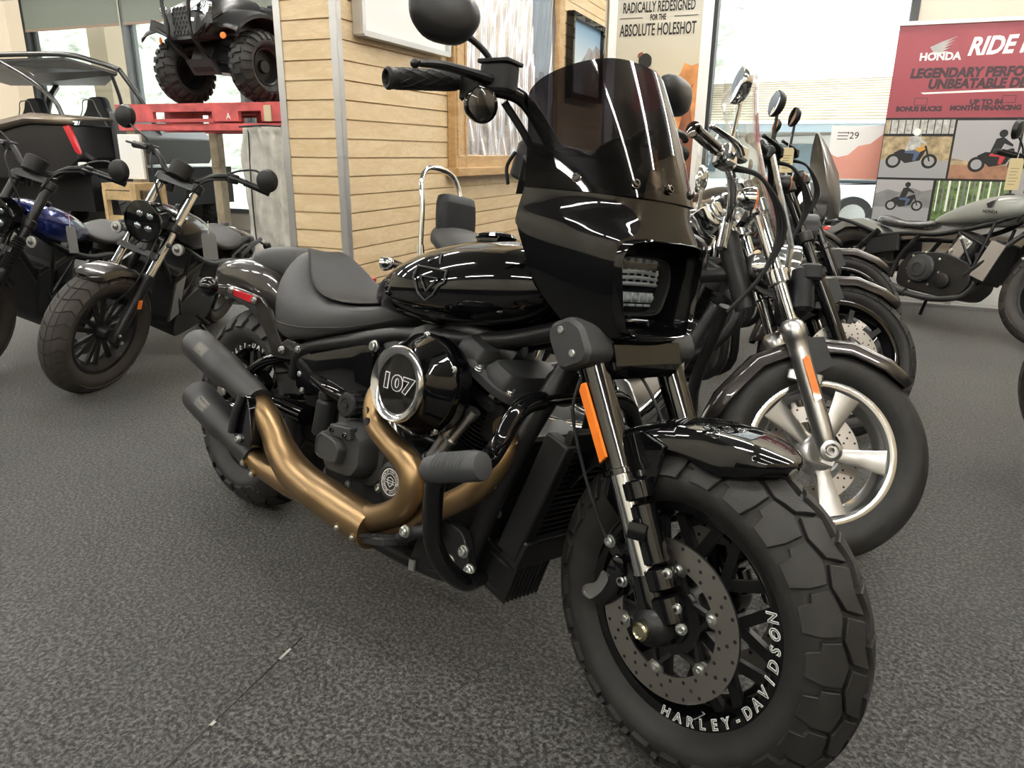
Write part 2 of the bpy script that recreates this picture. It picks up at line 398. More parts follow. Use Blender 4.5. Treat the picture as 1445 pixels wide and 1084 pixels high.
# left window front
g = G(RMX)
g.box((SL + .08, (TL - .4) / 2, 0.12), (0.14, -.4 - TL, 0.24)); g.box((SL + .08, (TL - .4) / 2, 3.45), (0.14, -.4 - TL, 0.2))
g.box((5.15, -.20, CEIL / 2), (1.8, 0.14, CEIL))
struct(g.build('wall_front_left', M_['paint'], smooth=0))
LM = [-10.05, -7.95, -5.85, -3.75, -1.65]
for i, t in enumerate(LM[:-1]):
    g = G(RMX); t2 = LM[i + 1]
    g.box((SL + .04, t, 1.8), (0.12, 0.075, 3.1)); g.box((SL + .10, t + .07, 1.8), (0.06, 0.05, 3.1))
    g.box((SL + .05, (t + t2) / 2, 0.27), (0.1, t2 - t - .1, 0.06))
    w = struct(g.build('window_%d' % (i + 2), M_['greymet'] if i else M_['winframe'], smooth=0))
    g = G(RMX); g.box((SL + .05, (t + t2) / 2 + .03, 1.82), (0.008, t2 - t - .14, 3.06)); g.build('glass_pane', M_['pane'], w, smooth=0)
    g = G(RMX); g.box((SL - .06, (t + t2) / 2 + .03, 3.08), (0.006, t2 - t - .10, 0.44))
    s = G(RMX); s.box((SL - .06, (t + t2) / 2 + .03, 2.855), (0.02, t2 - t - .10, 0.035))
    o = g.build('roller_shade', M_['shade'], smooth=0)
    tag(o, ['grey green roller shade on the far left window pane, above the off-road buggy',
            'grey green roller shade pulled part way down over the window behind the quad bike',
            'grey green roller shade behind the quad bike and the slatwall end', 'grey green roller shade on the last window by the slatwall'][i], 'window shade', 'roller shades')
    s.build('hem_bar', M_['redwall'] if 0 else pm('tan_hem', (0.35, 0.24, 0.18), .6), o, smooth=0)
# ------------------------------------------------------------------ slatwall partition
PITCH, Z0 = 0.0762, 1.2605 - 0.0762 * 16
def slat_profile(n0=0, zmax=CEIL):
    pr = []; z = Z0
    while z < zmax:
        a = max(z + .003, 0)
        if z > 0: pr += [(-.012, z - .003), (-.012, z + .003)]
        pr += [(0, a), (0, min(z + PITCH - .003, zmax))]
        z += PITCH
    return pr
pr = slat_profile()
g = G(RMX)
vs = []; fs = []
for x, z in pr: vs += [(0.02, x, z), (SW, x, z)]
for i in range(len(pr) - 1): fs.append((2 * i, 2 * i + 1, 2 * i + 3, 2 * i + 2))
g.add(vs, fs)
g.mat(0).box((SW / 2 + .02, -0.16, CEIL / 2), (SW - .06, 0.28, CEIL))
g.mat(1)
vs = []
for x, z in pr: vs += [(-x, -.283, z), (-x, -.02, z)]
g.add(vs, [(2 * i, 2 * i + 1, 2 * i + 3, 2 * i + 2) for i in range(len(pr) - 1)])
struct(g.build('wall_slat', [M_['slat'], M_['slatf']], smooth=0))
def angle_trim(name, t, sgn):
    g = G(RMX)
    g.box((-.003, t - sgn * .016, CEIL / 2), (0.004, 0.032, CEIL)); g.box((0.012, t + sgn * .001, CEIL / 2), (0.030, 0.004, CEIL))
    struct(g.build(name, M_['trimalu'], smooth=0))
angle_trim('trim_1', 0.002, 1); angle_trim('trim_2', -0.304, -1)
# ------------------------------------------------------------------ ceiling light strips (the lamps the room has)
lamp = pm('fluorescent_tube', (1.0, 0.98, 0.93), 0.5, emit=LAMP_E)
n = 0
for s in (-4.4, -1.6, 1.2, 3.6):
    for t in (-9.0, -5.6, -2.2, 1.4, 4.0):
        L = 2.3
        g = G(RMX); g.box((s, t, CEIL - .04), (0.16, L + .1, 0.07))
        o = g.build('ceiling_light', M_['white'], smooth=0)
        tag(o, 'white fluorescent strip light on the showroom ceiling above the motorcycles', 'ceiling light', 'fluorescent strip lights')
        g = G(RMX)
        for q in (-.035, .035): g.cyl((s + q, t - L / 2, CEIL - .095), (s + q, t + L / 2, CEIL - .095), 0.019, n=8)
        g.build('tube', lamp, o)
# ------------------------------------------------------------------ shared motorcycle pieces
def tyre_surf(R, rho):
    def f(th, v, h, c):
        a = v / rho
        y = (rho + h) * math.sin(a); r = R - rho + (rho + h) * math.cos(a)
        return V((c[0] + r * math.cos(th), c[1] + y, c[2] + r * math.sin(th)))
    return f
def make_tyre(parent, c, R, W, rim, mat, xf=None, pattern='street', name='tyre', nseg=72, seed=1):
    rho = W * 0.55; vm = rho * 1.22
    base = 0.0 if pattern == 'smooth' else (0.0075 if pattern == 'block' else 0.0055)
    prof = []
    Rb = R - base
    for i in range(-6, 7):
        a = i / 6 * 1.22
        prof.append((Rb - rho + rho * math.cos(a), rho * math.sin(a)))
    side = prof[-1]
    br = rim + .002; bw = W * 0.31
    tail = [(side[0] + (br - side[0]) * f + .0, side[1] + (bw - side[1]) * f ** 1.7 + .004 * math.sin(PI * f)) for f in (.3, .55, .8, 1.0)]
    # a raised rib low on the sidewall
    right = tail
    left = [(r, -y) for r, y in reversed(tail)]
    full = left + prof + right + [(br - .012, bw - .012), (br - .012, -bw + .012)]
    g = G(xf)
    g.lathe([(r, y) for r, y in full], c, (0, 1, 0), n=nseg, closed=True)
    sf = tyre_surf(R - base, rho)
    def block(poly, h):
        # poly: list of (theta offset length, v)
        P = []
        for i in range(len(poly)):
            a, b = poly[i], poly[(i + 1) % len(poly)]
            P += [a, ((a[0] + b[0]) / 2, (a[1] + b[1]) / 2)]
        cx = sum(p[0] for p in P) / len(P); cy = sum(p[1] for p in P) / len(P)
        n = len(P)
        ins = [(cx + (x - cx) * .955, cy + (y - cy) * .955) for x, y in P]
        vs = [sf(x, y, -.002, c) for x, y in P] + [sf(x, y, h * .85, c) for x, y in P] + [sf(x, y, h, c) for x, y in ins] + [sf(cx, cy, h, c)]
        fs = []
        for i in range(n):
            j = (i + 1) % n
            fs += [(i, j, n + j, n + i), (n + i, n + j, 2 * n + j, 2 * n + i), (2 * n + i, 2 * n + j, 3 * n)]
        g.add(vs, fs)
    if pattern == 'block':
        N = 24; dp = 2 * PI / N
        q = W / .155
        for k in range(N):
            t0 = k * dp
            for s in (1, -1):
                o = t0 + (dp * .5 if s < 0 else 0)
                e = dp * .055
                # centre block: leaning hexagon beside the zig-zag centre groove
                b = [(o + e, .004 * q), (o + dp * .5, .013 * q), (o + dp - e, .004 * q), (o + dp * 1.18 - e, .036 * q), (o + dp * .72, .046 * q), (o + dp * .20 + e, .036 * q)]
                block([(x, s * y) for x, y in b], base * 1.3)
                # shoulder block reaching round to the sidewall
                o2 = o + dp * .74
                b = [(o2 + e, .0515 * q), (o2 + dp * .47, .0425 * q), (o2 + dp - e, .0515 * q), (o2 + dp * 1.02 - e, .078 * q), (o2 + dp * .80, .081 * q), (o2 + dp * .76, .102 * q), (o2 + dp * .2, .103 * q), (o2 + dp * .02 + e, .078 * q)]
                block([(x, s * y) for x, y in b], base * 1.25)
    elif pattern == 'street':
        N = 30; dp = 2 * PI / N
        for k in range(N):
            o = k * dp; e = dp * .05
            for s in (1, -1):
                b = [(o + e, .001), (o + dp - e, .001), (o + dp * 1.15 - e, vm * .30), (o + dp * .15 + e, vm * .30)]
                block([(x, s * y) for x, y in b], base)
                o2 = o + dp * .18
                b = [(o2 + e, vm * .315), (o2 + dp - e, vm * .315), (o2 + dp * 1.35 - e, vm * .64), (o2 + dp * 1.1, vm * .98), (o2 + dp * .1 + e, vm * .98), (o2 + dp * .35 + e, vm * .64)]
                block([(x, s * y) for x, y in b], base)
    elif pattern == 'knob':
        N = 22; dp = 2 * PI / N
        for k in range(N):
            o = k * dp
            for s in (1, -1):
                oo = o + (dp * .5 if s < 0 else 0)
                b = [(oo, .005), (oo + dp * .45, .004), (oo + dp * .62, vm * .36), (oo + dp * .15, vm * .42)]
                block([(x, s * y) for x, y in b], .017)
                oo += dp * .35
                b = [(oo, vm * .50), (oo + dp * .5, vm * .46), (oo + dp * .55, vm * .9), (oo + dp * .05, vm * .95)]
                block([(x, s * y) for x, y in b], .016)
    return g.build(name, mat, parent, smooth=32)
def make_rim(parent, c, rim, W, mat, xf=None, name='rim', nseg=64, lip=.011):
    w = W * .31
    g = G(xf)
    pr = [(rim + lip, w + .004), (rim + lip, w - .003), (rim - .006, w - .008), (rim - .012, w - .022), (rim - .03, w - .035), (rim - .03, -w + .035), (rim - .012, -w + .022), (rim - .006, -w + .008),
          (rim + lip, -w + .003), (rim + lip, -w - .004), (rim + lip - .005, -w - .006), (rim - .010, -w - .002), (rim - .018, -w + .012), (rim - .038, -w + .036), (rim - .040, w - .036), (rim - .018, w - .012), (rim - .010, w + .002), (rim + lip - .005, w + .006)]
    g.lathe(pr, c, (0, 1, 0), n=nseg, closed=True)
    return g.build(name, mat, parent, smooth=40)
def make_disc(parent, c, y, r0, r1, xf, mat, dark, boltm, lugs=6, name='brake_disc', side=-1, a0=0.3, rivet=True):
    cc = V(c) + V((0, y, 0)); th = .0026
    g = G(xf)
    g.lathe([(r0, -th), (r1, -th), (r1, th), (r0, th)], cc, (0, 1, 0), n=72, closed=True)
    for k in range(lugs):
        a = a0 + 2 * PI * k / lugs
        e, n = V((math.cos(a), 0, math.sin(a))), V((-math.sin(a), 0, math.cos(a)))
        p = [cc + e * (r0 + .004) + n * .020, cc + e * (r0 - .012) + n * .013, cc + e * (r0 - .016), cc + e * (r0 - .012) - n * .013, cc + e * (r0 + .004) - n * .020]
        g.loft([[q + V((0, -th, 0)) for q in p], [q + V((0, th, 0)) for q in p]])
    g.mat(1)
    nh = 24
    for k in range(nh):
        for j, f in enumerate((.18, .5, .82)):
            a = 2 * PI * (k + j * .36) / nh; r = r0 + (r1 - r0) * f
            p = cc + V((math.cos(a) * r, 0, math.sin(a) * r))
            if j == 1 and k % 2: continue
            g.cyl(p + V((0, -th - .0002, 0)), p + V((0, th + .0002, 0)), .0036, n=8)
    o = g.build(name, [mat, dark], parent, smooth=35)
    if rivet:
        for k in range(lugs):
            a = a0 + 2 * PI * k / lugs; r = r0 - .004
            bolt(o, cc + V((math.cos(a) * r, side * th, math.sin(a) * r)), (0, side, 0), .0078, boltm, xf, name='disc_bolt', h=.005)
    return o
def arc_text(g, s, c, r, y, size, a_start, a_step, out=(0, -1, 0), **kw):
    # lettering round a wheel, read from the right-hand side of the bike
    for i, ch in enumerate(s):
        if ch == ' ': continue
        a = a_start + a_step * i
        e = V((math.cos(a), 0, math.sin(a))); tdir = V((-math.sin(a), 0, math.cos(a)))
        p = V(c) + e * r + V((0, y, 0))
        text(g, ch, size, p, tdir, -e, **kw)
def rounded(pts, n=4, f=.3):
    # rounds the corners of a 2D polygon
    out = []
    m = len(pts)
    for i in range(m):
        p0, p, p1 = (V((*pts[i - 1], 0)), V((*pts[i], 0)), V((*pts[(i + 1) % m], 0)))
        a = p + (p0 - p) * f; b = p + (p1 - p) * f
        for k in range(n + 1):
            t = k / n
            q = a * (1 - t) ** 2 + p * 2 * t * (1 - t) + b * t * t
            out.append((q.x, q.y))
    return out
def indicator(parent, p, d, r, body, lens, xf=None, name='turn_signal', stalk=None):
    g = G(xf); d = V(d).normalized(); p = V(p)
    g.lathe([(.001, -r * 1.25), (r * .45, -r * 1.15), (r * .8, -r * .75), (r * .98, -r * .1), (r * 1.0, r * .15), (r * .9, r * .2)], p, d, n=20)
    if stalk is not None: g.tube([p - d * r * .4, (p + V(stalk)) / 2, V(stalk)], r * .26, n=8, k=3)
    o = g.build(name, body, parent)
    if lens.name in ('dark_lens', 'clear_lens'): g = G(xf); g.lathe([(r * .86, r * .20), (r * .5, r * .05), (.001, r * .02)], p, d, n=20); g.build('signal_reflector', M_['dial2'], o)
    g = G(xf); g.lathe([(r * .93, r * .12), (r * .88, r * .28), (r * .6, r * .42), (.001, r * .48)], p, d, n=20); g.build('lens', lens, o)
    return o
# ------------------------------------------------------------------ the black cruiser in front (bike frame: x forward, y to its left, rear contact at origin)
LEAN, STEER = 0.2074, -0.1312
AXV = V((-math.sin(math.radians(28)), 0, math.cos(math.radians(28)))); AOV = V((1.747, 0, 0))
SM = Matrix.Rotation(STEER, 3, AXV)
def S(p): return AOV + SM @ (V(p) - AOV)
hero = thing('motorcycle', 'black cruiser motorcycle with smoked windshield, bronze exhaust and fat front tyre, nearest the camera', 'motorcycle', (0, 0, 0), (-LEAN, 0, 0), 'cruisers parked in a row')
m = M_
FC = (1.615, 0, .323); RC = (0, 0, .329)
FD = V((-.483, 0, .876)).normalized()
def FP(t, y, dx=0.0): return V((1.615 + dx, y, .320)) + FD * t
# ---- front wheel
fw = make_tyre(hero, FC, .323, .158, .203, m['tyre'], S, 'block', 'front_tyre', 96)
g = G(S)
arc_text(g, 'HARLEY-DAVIDSON', FC, .1965, -.0565, .026, math.radians(-88), math.radians(8.0), ext=.0004, font_off=.0012, shear=.2)
g.mat(1); arc_text(g, 'HARLEY-DAVIDSON', FC, .1965, -.0571, .026, math.radians(-88), math.radians(8.0), ext=.0004, font_off=-.0006, shear=.2)
g.build('rim_lettering', [m['white'], m['black']], fw, smooth=0)
rim = make_rim(hero, FC, .203, .158, m['gloss'], S, 'front_rim', lip=.013)
g = G(S)
for k in range(9):
    a = 2 * PI * k / 9 + .2
    e = V((math.cos(a), 0, math.sin(a))); n = V((-math.sin(a), 0, math.cos(a)))
    c = V(FC)
    g.bar(c + e * .04 + V((0, -.028, 0)), c + e * .115 + V((0, -.022, 0)), .018, .02, n)
    for q in (-1, 1):
        g.bar(c + e * .108 + n * q * .003 + V((0, -.022, 0)), c + (e * .188 + n * q * .048) + V((0, -.026, 0)), .013, .020, n)
g.lathe([(.001, -.06), (.03, -.06), (.05, -.045), (.055, -.02), (.055, .03), (.04, .06), (.001, .06)], FC, (0, 1, 0), n=28)
g.build('front_spokes', m['satin'], hero)
g = G(S); g.tube([V(FC) + V((.10, -.0, .155)), V(FC) + V((.085, -.03, .133))], .004, n=8, smooth=False); g.build('tyre_valve', m['dchrome'], hero)
d1o = make_disc(hero, FC, -.088, .104, .150, S, m['steel'], m['black'], m['bolt'], 6, a0=.45)
make_disc(hero, FC, .088, .104, .150, S, m['steel'], m['black'], m['bolt'], 6, a0=.45, rivet=False)
g = G(S); g.lathe([(.040, -.004), (.066, -.002), (.066, .002), (.040, .004)], V(FC) + V((0, -.080, 0)), (0, 1, 0), n=24, closed=True)
for k in range(6):
    a = .45 + 2 * PI * k / 6; e = V((math.cos(a), 0, math.sin(a))); nn = V((-math.sin(a), 0, math.cos(a)))
    for q in (-1, 1): g.bar(V(FC) + V((0, -.080, 0)) + e * .06 + nn * .022 * q, V(FC) + V((0, -.084, 0)) + e * .098, .011, .008, nn)
g.lathe([(.001, -.098), (.020, -.098), (.045, -.09), (.05, -.075), (.05, -.05)], FC, (0, 1, 0), n=24)
g.build('disc_carrier', m['satin'], hero)
for a in (.3, 1.5, 2.8, 4.1, 5.3):
    bolt(hero, V(FC) + V((math.cos(a) * .036, -.094, math.sin(a) * .036)), (0, -1, 0), .0055, m['bolt'], S)
# ---- fork
for s, nm in ((-1, 'fork_leg'), (1, 'fork_leg')):
    y = s * .114
    g = G(S)
    g.lathe([(.0285, 0), (.0285, .30)], FP(.285, y), FD, n=28)
    g.lathe([(.0285, 0), (.033, .001), (.033, .010), (.0285, .012)], FP(.275, y), FD, n=28)
    fl = g.build('fork_leg', m['forkblack'], hero)
    g = G(S); g.lathe([(.0215, 0), (.0215, .24)], FP(.04, y), FD, n=24); g.build('slider', m['polish'], fl)
    g = G(S)
    # axle lug and the stepped casting behind the slider
    g.tube([FP(-.035, y), FP(.03, y), FP(.09, y)], [.024, .030, .0255], n=20, k=4)
    for t0, t1, w in ((.015, .066, .030), (.074, .116, .028), (.120, .232, .024), (.238, .275, .028)):
        g.lathe([(w * .8, 0), (w, .004), (w, t1 - t0 - .004), (w * .8, t1 - t0)], FP(t0, y - s * .004, .034), FD, n=20)
        g.bar(FP((t0 + t1) / 2, y - s * .006, .0), FP((t0 + t1) / 2, y - s * .018, .030), t1 - t0 - .006, .030, FD)
    g.build('fork_casting', m['gloss'], fl)
    g = G(S); g.lathe([(.024, 0), (.024, .006), (.021, .008)], FP(.035, y), FD, n=20); g.build('dust_seal', m['satin'], fl)
    g = G(S); g.lathe([(.02, -.068), (.036, -.06), (.038, -.03), (.032, -.012), (.020, -.004), (.019, 0)], (1.615, s * .158, .32), (0, s, 0), n=24); g.build('axle_boss', m['satin'], fl)
    g = G(S); g.lathe([(.0165, 0), (.0165, .012), (.013, .015), (.011, .012), (.001, .012)], (1.615, s * .154, .32), (0, s, 0), n=20); g.build('axle_cap', m['brass'], fl)
    if s < 0:
        for t, dx in ((.055, .062), (.115, .060), (.02, .062)):
            bolt(fl, FP(t, y - .006, dx), (.35, -1, 0), .0085, m['bolt'], S)
        # amber side reflector along the leg
        a, b = FP(.305, y - .0305, -.004), FP(.445, y - .0305, -.012)
        g = G(S)
        u = (b - a).normalized(); v = V((.876, 0, .483))
        g.prism([(-.004, -.008), (.139, -.008), (.149, .001), (.149, .011), (.004, .011)], a, u, v, -.007)
        g.build('reflector', m['amber'], fl, smooth=0, bevel=.001)
# lower clamp with its two covers
for s in (-1, 1):
    y = s * .122
    g = G(S)
    P = rounded([(-.040, -.046), (.034, -.052), (.052, -.034), (.050, .020), (.022, .050), (-.030, .054), (-.048, .036)], 3, .28)
    c = V((1.352, 0, .785)); u = V((.876, 0, .483)); w = FD
    rings = []
    for k, yy in ((.82, y - .047), (.97, y - .038), (1.0, y - .02), (1.0, y + .02), (.9, y + .036)) if s < 0 else ((.9, y - .036), (1, y - .02), (1.0, y + .02), (.97, y + .038), (.82, y + .047)):
        rings.append([c + V((0, yy, 0)) + u * px_ * k + w * pz * k for px_, pz in P])
    g.loft(rings)
    o = g.build('fork_clamp_cover', m['wrinkle'], hero, smooth=35)
    if s < 0:
        bolt(o, c + V((0, y - .0445, 0)) + u * -.004 + w * .030, (0, -1, 0), .008, m['bolt'], S)
        bolt(o, c + V((0, y - .0445, 0)) + u * .010 + w * -.022, (0, -1, 0), .008, m['bolt'], S)
g = G(S)
g.loft([[V((1.38 + dx, y, .775 + dz)) for dx, dz in ((-.06, -.035), (.03, -.05), (.045, -.02), (.03, .02), (-.05, .03))] for y in (-.10, 0, .10)])
g.tube([(1.33, 0, .80), (1.26, 0, .92)], .032, n=16, smooth=False)
g.build('lower_clamp', m['gloss'], hero)
g = G(); g.tube([(1.30, 0, .70), (1.20, 0, .90)], .036, n=20, smooth=False); g.build('steering_head', m['satin'], hero)
# caliper on the rear of the right leg
g = G(S)
cal = rounded([(-.030, -.075), (.018, -.055), (.030, -.01), (.022, .045), (.0, .070), (-.026, .060), (-.012, .0), (-.040, -.050)], 3, .3)
c0 = V((1.490, -.084, .345)); ca = math.radians(-25)
cu, cv = V((math.cos(ca), 0, math.sin(ca))), V((-math.sin(ca), 0, math.cos(ca)))
g.loft([[c0 + cu * x * k + cv * z * k + V((0, yy, 0)) for x, z in cal] for k, yy in ((.9, .03), (1, .02), (1, -.022), (.93, -.032), (.8, -.036))])
cl = g.build('brake_caliper', m['gloss'], hero, smooth=35)
g = G(S)
c1 = V((1.474, -.1205, .332))
def bean(k): return [c1 + cu * (x * 1.15 * k - .004) + cv * (z * 1.2 * k - .004) for x, z in rounded([(-.016, -.036), (.004, -.030), (.013, .0), (.012, .030), (-.008, .034), (-.004, .004), (-.022, -.020)], 3, .33)]
a, b = bean(1.0), bean(.86); n_ = len(a)
g.loft([a, [p + V((0, -.002, 0)) for p in a], [p + V((0, -.002, 0)) for p in b], [p + V((0, -.0005, 0)) for p in b]])
g.build('caliper_badge', m['alu'], cl, smooth=0)
for p in ((1.478, -.112, .425), (1.52, -.112, .362)):
    bolt(cl, p, (0, -1, 0), .010, m['bolt'], S)
g = G(S); g.bar((1.478, -.105, .42), (1.55, -.10, .36), .022, .012, (0, 1, 0)); g.build('caliper_bracket', m['satin'], cl)
g = G(S); g.tube([(1.474, -.12, .432), (1.452, -.128, .47), (1.41, -.138, .55), (1.375, -.15, .65), (1.375, -.145, .71), (1.36, -.11, .75)], .0034, n=8); g.build('brake_hose', m['rubber'], hero)
g = G(S); g.tube([(1.36, .0, .76), (1.415, .02, .70), (1.47, .03, .62)], .0034, n=8); g.build('brake_hose', m['rubber'], hero)
g = G(S); g.tube([(1.55, -.105, .30), (1.59, -.118, .285), (1.60, -.12, .33), (1.575, -.112, .40)], .0028, n=8); g.build('sensor_wire', m['rubber'], hero)
# ---- front fender
def fender(xf, c, R0, a_list, hw, depth, name, mat, parent, tipdrop=0.0, th=.0035, crown=.035):
    g = G(xf); rings = []
    n = 13
    for i, (a, wk, dk, dr) in enumerate(a_list):
        a = math.radians(a); e = V((math.cos(a), 0, math.sin(a)))
        out, inn = [], []
        for j in range(n):
            u = -1 + 2 * j / (n - 1); q = abs(u)
            y = hw * wk * math.copysign(min(1, math.sin(q * PI / 2) * 1.02 if q < .75 else .943 + .057 * (q - .75) / .25), u)
            dz = crown * (q ** 2.2) * .6 if q <= .75 else crown * .6 * .75 ** 2.2 + depth * dk * ((q - .75) / .25)
            out.append(V(c) + e * (R0 + dr - dz) + V((0, y, 0)))
            inn.append(V(c) + e * (R0 + dr - dz - th) + V((0, y - math.copysign(th, u) * (q > .7), 0)))
        rings.append(out + inn[::-1])
    g.loft(rings)
    return g.build(name, mat, parent, smooth=50)
def hermite_rows(rows, n=5):
    out = []
    for a, b in zip(rows[:-1], rows[1:]):
        for k in range(n): out.append(tuple(x + (y - x) * k / n for x, y in zip(a, b)))
    out.append(rows[-1])
    for _ in range(3): out = [out[0]] + [tuple((p + 2 * q + r) / 4 for p, q, r in zip(out[i - 1], out[i], out[i + 1])) for i in range(1, len(out) - 1)] + [out[-1]]
    return out
fen = fender(S, FC, .360, hermite_rows([(66, .20, .1, -.003), (67, .45, .25, -.001), (69.5, .74, .5, .001), (74, .92, .95, .001), (80, 1.0, 1.3, .001), (88, 1, 1.3, 0), (94, 1, 1.0, 0), (104, 1, .85, 0), (114, 1, .8, 0), (126, .98, .8, 0), (140, .95, .7, 0), (152, .9, .5, 0)]),
             .088, .042, 'front_fender', m['gloss'], hero)
for s in (-1, 1):
    g = G(S)
    g.loft([[V((1.50 + dx, s * yy, .60 + dz)) for dx, dz in ((-.07, -.10), (.02, -.16), (.05, -.02), (.055, .035), (.0, .05), (-.06, .02))] for yy in (.086, .095)])
    g.build('fender_bracket', m['gloss'], fen, bevel=.003)
# ---- front fairing: horizontal sections from the windshield joint down past the lamp
def section(z, x0, w, D, p, n=29, inset=0.0):
    out = []
    for i in range(n):
        u = -1 + 2 * i / (n - 1); u = math.copysign(abs(u) ** .85, u)
        y = (w - inset) * u
        out.append(V((x0 - inset - D * abs(u) ** p, y, z)))
    return out
def densify(secs, dz):
    out = []
    for i in range(len(secs) - 1):
        a, b = secs[i], secs[i + 1]
        o = secs[i - 1] if i else tuple(2 * x - y for x, y in zip(a, b)); e = secs[i + 2] if i + 2 < len(secs) else tuple(2 * y - x for x, y in zip(a, b))
        n = max(1, int(abs(a[0] - b[0]) / dz + .5))
        h0, h1, h2 = a[0] - o[0], b[0] - a[0], e[0] - b[0]
        for k in range(n):
            t = k / n; q = []
            for w, x, y, z in zip(o, a, b, e):
                m0 = ((x - w) / h0 + (y - x) / h1) / 2 * h1; m1 = ((y - x) / h1 + (z - y) / h2) / 2 * h1
                q.append((2 * t ** 3 - 3 * t * t + 1) * x + (t ** 3 - 2 * t * t + t) * m0 + (3 * t * t - 2 * t ** 3) * y + (t ** 3 - t * t) * m1)
            q[0] = a[0] + (b[0] - a[0]) * t
            out.append(tuple(q))
    return out + [secs[-1]]
def inside(poly, y, z):
    c = False; j = len(poly) - 1
    for i in range(len(poly)):
        (y1, z1), (y2, z2) = poly[i], poly[j]
        if (z1 > z) != (z2 > z) and y < (y2 - y1) * (z - z1) / (z2 - z1) + y1: c = not c
        j = i
    return c
def shell(secs, th, name, mat, parent, zmod=None, hole=None, n=29, dz=.05):
    g = G(S); rings = []
    for q in densify(secs, dz):
        a = section(*q, n=n); b = section(*q, n=n, inset=th)
        if zmod: a = [zmod(v) for v in a]; b = [zmod(v) for v in b]
        rings.append(a + b[::-1])
    g.loft(rings)
    if hole:
        keep = []
        for f in g.f:
            c = sum((g.v[k] for k in f), V((0, 0, 0))) / len(f)
            keep.append(not (c.x > 1.30 and len(f) == 4 and inside(hole, c.y, c.z)))
        g.mi = [a for a, k in zip(g.mi, keep) if k]; g.f = [a for a, k in zip(g.f, keep) if k]
    return g.build(name, mat, parent, smooth=50)
BZ = rounded([(-.126, .950), (-.110, .993), (.110, .993), (.126, .950), (.106, .832), (.088, .812), (-.088, .812), (-.106, .832)], 4, .38)
def wavy(v):
    # the windshield joint dips beside the lamp and lifts at the middle
    k = max(0.0, (v.z - 1.0) / .09)
    q = abs(v.y) / .2
    return V((v.x, v.y, v.z + k * (.012 - .030 * math.exp(-((q - .5) / .28) ** 2) + .02 * max(0, q - .8))))
fair = shell([(1.085, 1.407, .208, .178, 3), (1.06, 1.411, .209, .181, 3), (1.035, 1.416, .213, .190, 3.2), (1.01, 1.422, .217, .198, 3.6), (.985, 1.428, .214, .197, 4.0), (.95, 1.430, .207, .185, 4.2), (.90, 1.430, .194, .165, 4.2), (.86, 1.430, .178, .137, 4.0), (.825, 1.430, .160, .105, 3.6), (.80, 1.425, .146, .085, 3.0), (.785, 1.40, .13, .07, 2.3)],
             .004, 'fairing', m['gloss'], hero, wavy, [(y * .985, .905 + (z - .905) * .985) for y, z in BZ], 131, .0045)
WSZ = [1.068 + .008 * k for k in range(21)] + [1.228 + .103 * math.sin(PI / 2 * k / 20) for k in range(1, 21)]
def ws_sec(z):
    d = z - 1.068
    w = .2125 - .10 * d
    if z > 1.228: w *= max(.0004, (1 - ((z - 1.228) / .1032) ** 2.3)) ** (1 / 2.1)
    return (z, 1.4155 - .40 * d - .35 * d * d, w, 19 * w ** 3, 3.0)
ws = shell([ws_sec(z) for z in WSZ],
             .003, 'windshield', m['smoke'], hero, None, None, 61, .5)
for y in (-.165, -.085, .0, .085, .165):
    u = abs(y) / .21
    p = V((1.409 - .180 * u ** 3, y, 1.092))
    nrm = V((1, math.copysign(3 * .18 * u * u / .21, y) if y else 0, .35))
    bolt(ws, p, nrm, .0075, m['dchrome'], S, name='screw')
# dark dash panel filling the fairing behind the windshield
g = G(S)
rows = []
for x, z, w in ((1.375, 1.05, .10), (1.34, 1.075, .16), (1.29, 1.105, .175), (1.25, 1.130, .165), (1.225, 1.125, .15), (1.215, 1.06, .15)):
    rows.append([V((x - .35 * max(0, abs(u) - .45) * w * 1.6, u * w, z + .012 * math.cos(u * PI / 2))) for u in (-1.12, -.9, -.6, -.3, 0, .3, .6, .9, 1.12)])
g.loft(rows, closed=False)
dsh = g.build('dash_panel', m['matte'], hero, smooth=60, solid=.006)
g = G(S); g.lathe([(.05, -.03), (.055, .0), (.050, .008), (.046, .004), (.001, .004)], (1.255, 0, 1.155), (-.55, 0, .83), n=28); g.build('gauge', m['gloss'], dsh)
# lamp nacelle and lamp: an opening whose lip lies on the fairing skin, the lamp set back inside it
BZ = rounded([(-.126, .950), (-.110, .993), (.110, .993), (.126, .950), (.106, .832), (.088, .812), (-.088, .812), (-.106, .832)], 4, .38)
def bz(k, off, flat_x=None):
    o = []
    for y, z in BZ:
        yy = y * k; zz = .905 + (z - .905) * k
        fx = 1.435 - .180 * (abs(yy) / .207) ** 4.2 + .05 * max(0, .86 - zz)
        o.append(V((fx + off if flat_x is None else flat_x, yy, zz)))
    return o
g = G(S)
g.loft([bz(1.035, -.012), bz(1.02, .004), bz(.995, .008), bz(.97, .005), bz(.95, -.006), bz(.90, 0, 1.372), bz(.86, 0, 1.335)], caps=False)
nac = g.build('lamp_nacelle', m['gloss'], hero, smooth=50)
g = G(S); g.loft([bz(.87, 0, 1.338), bz(.87, 0, 1.332)]); g.build('lamp_back', m['gloss'], nac)
LZ = rounded([(-.100, .920), (-.086, .968), (.070, .968), (.086, .920), (.070, .868), (.055, .850), (-.082, .850), (-.092, .868)], 4, .35)
LX = 1.352
def lz(k, x): return [V((LX + x, -.006 + (y + .008) * k, .903 + (z - .908) * k)) for y, z in LZ]
g = G(S)
g.loft([lz(1.02, -.004), lz(1.02, .022), lz(.97, .028), lz(.93, .022), lz(.92, 0)], caps=False)
lam = g.build('headlamp', m['matte'], nac, smooth=50)
g = G(S); g.loft([lz(.93, -.002), lz(.93, -.006)])
g.mat(1)
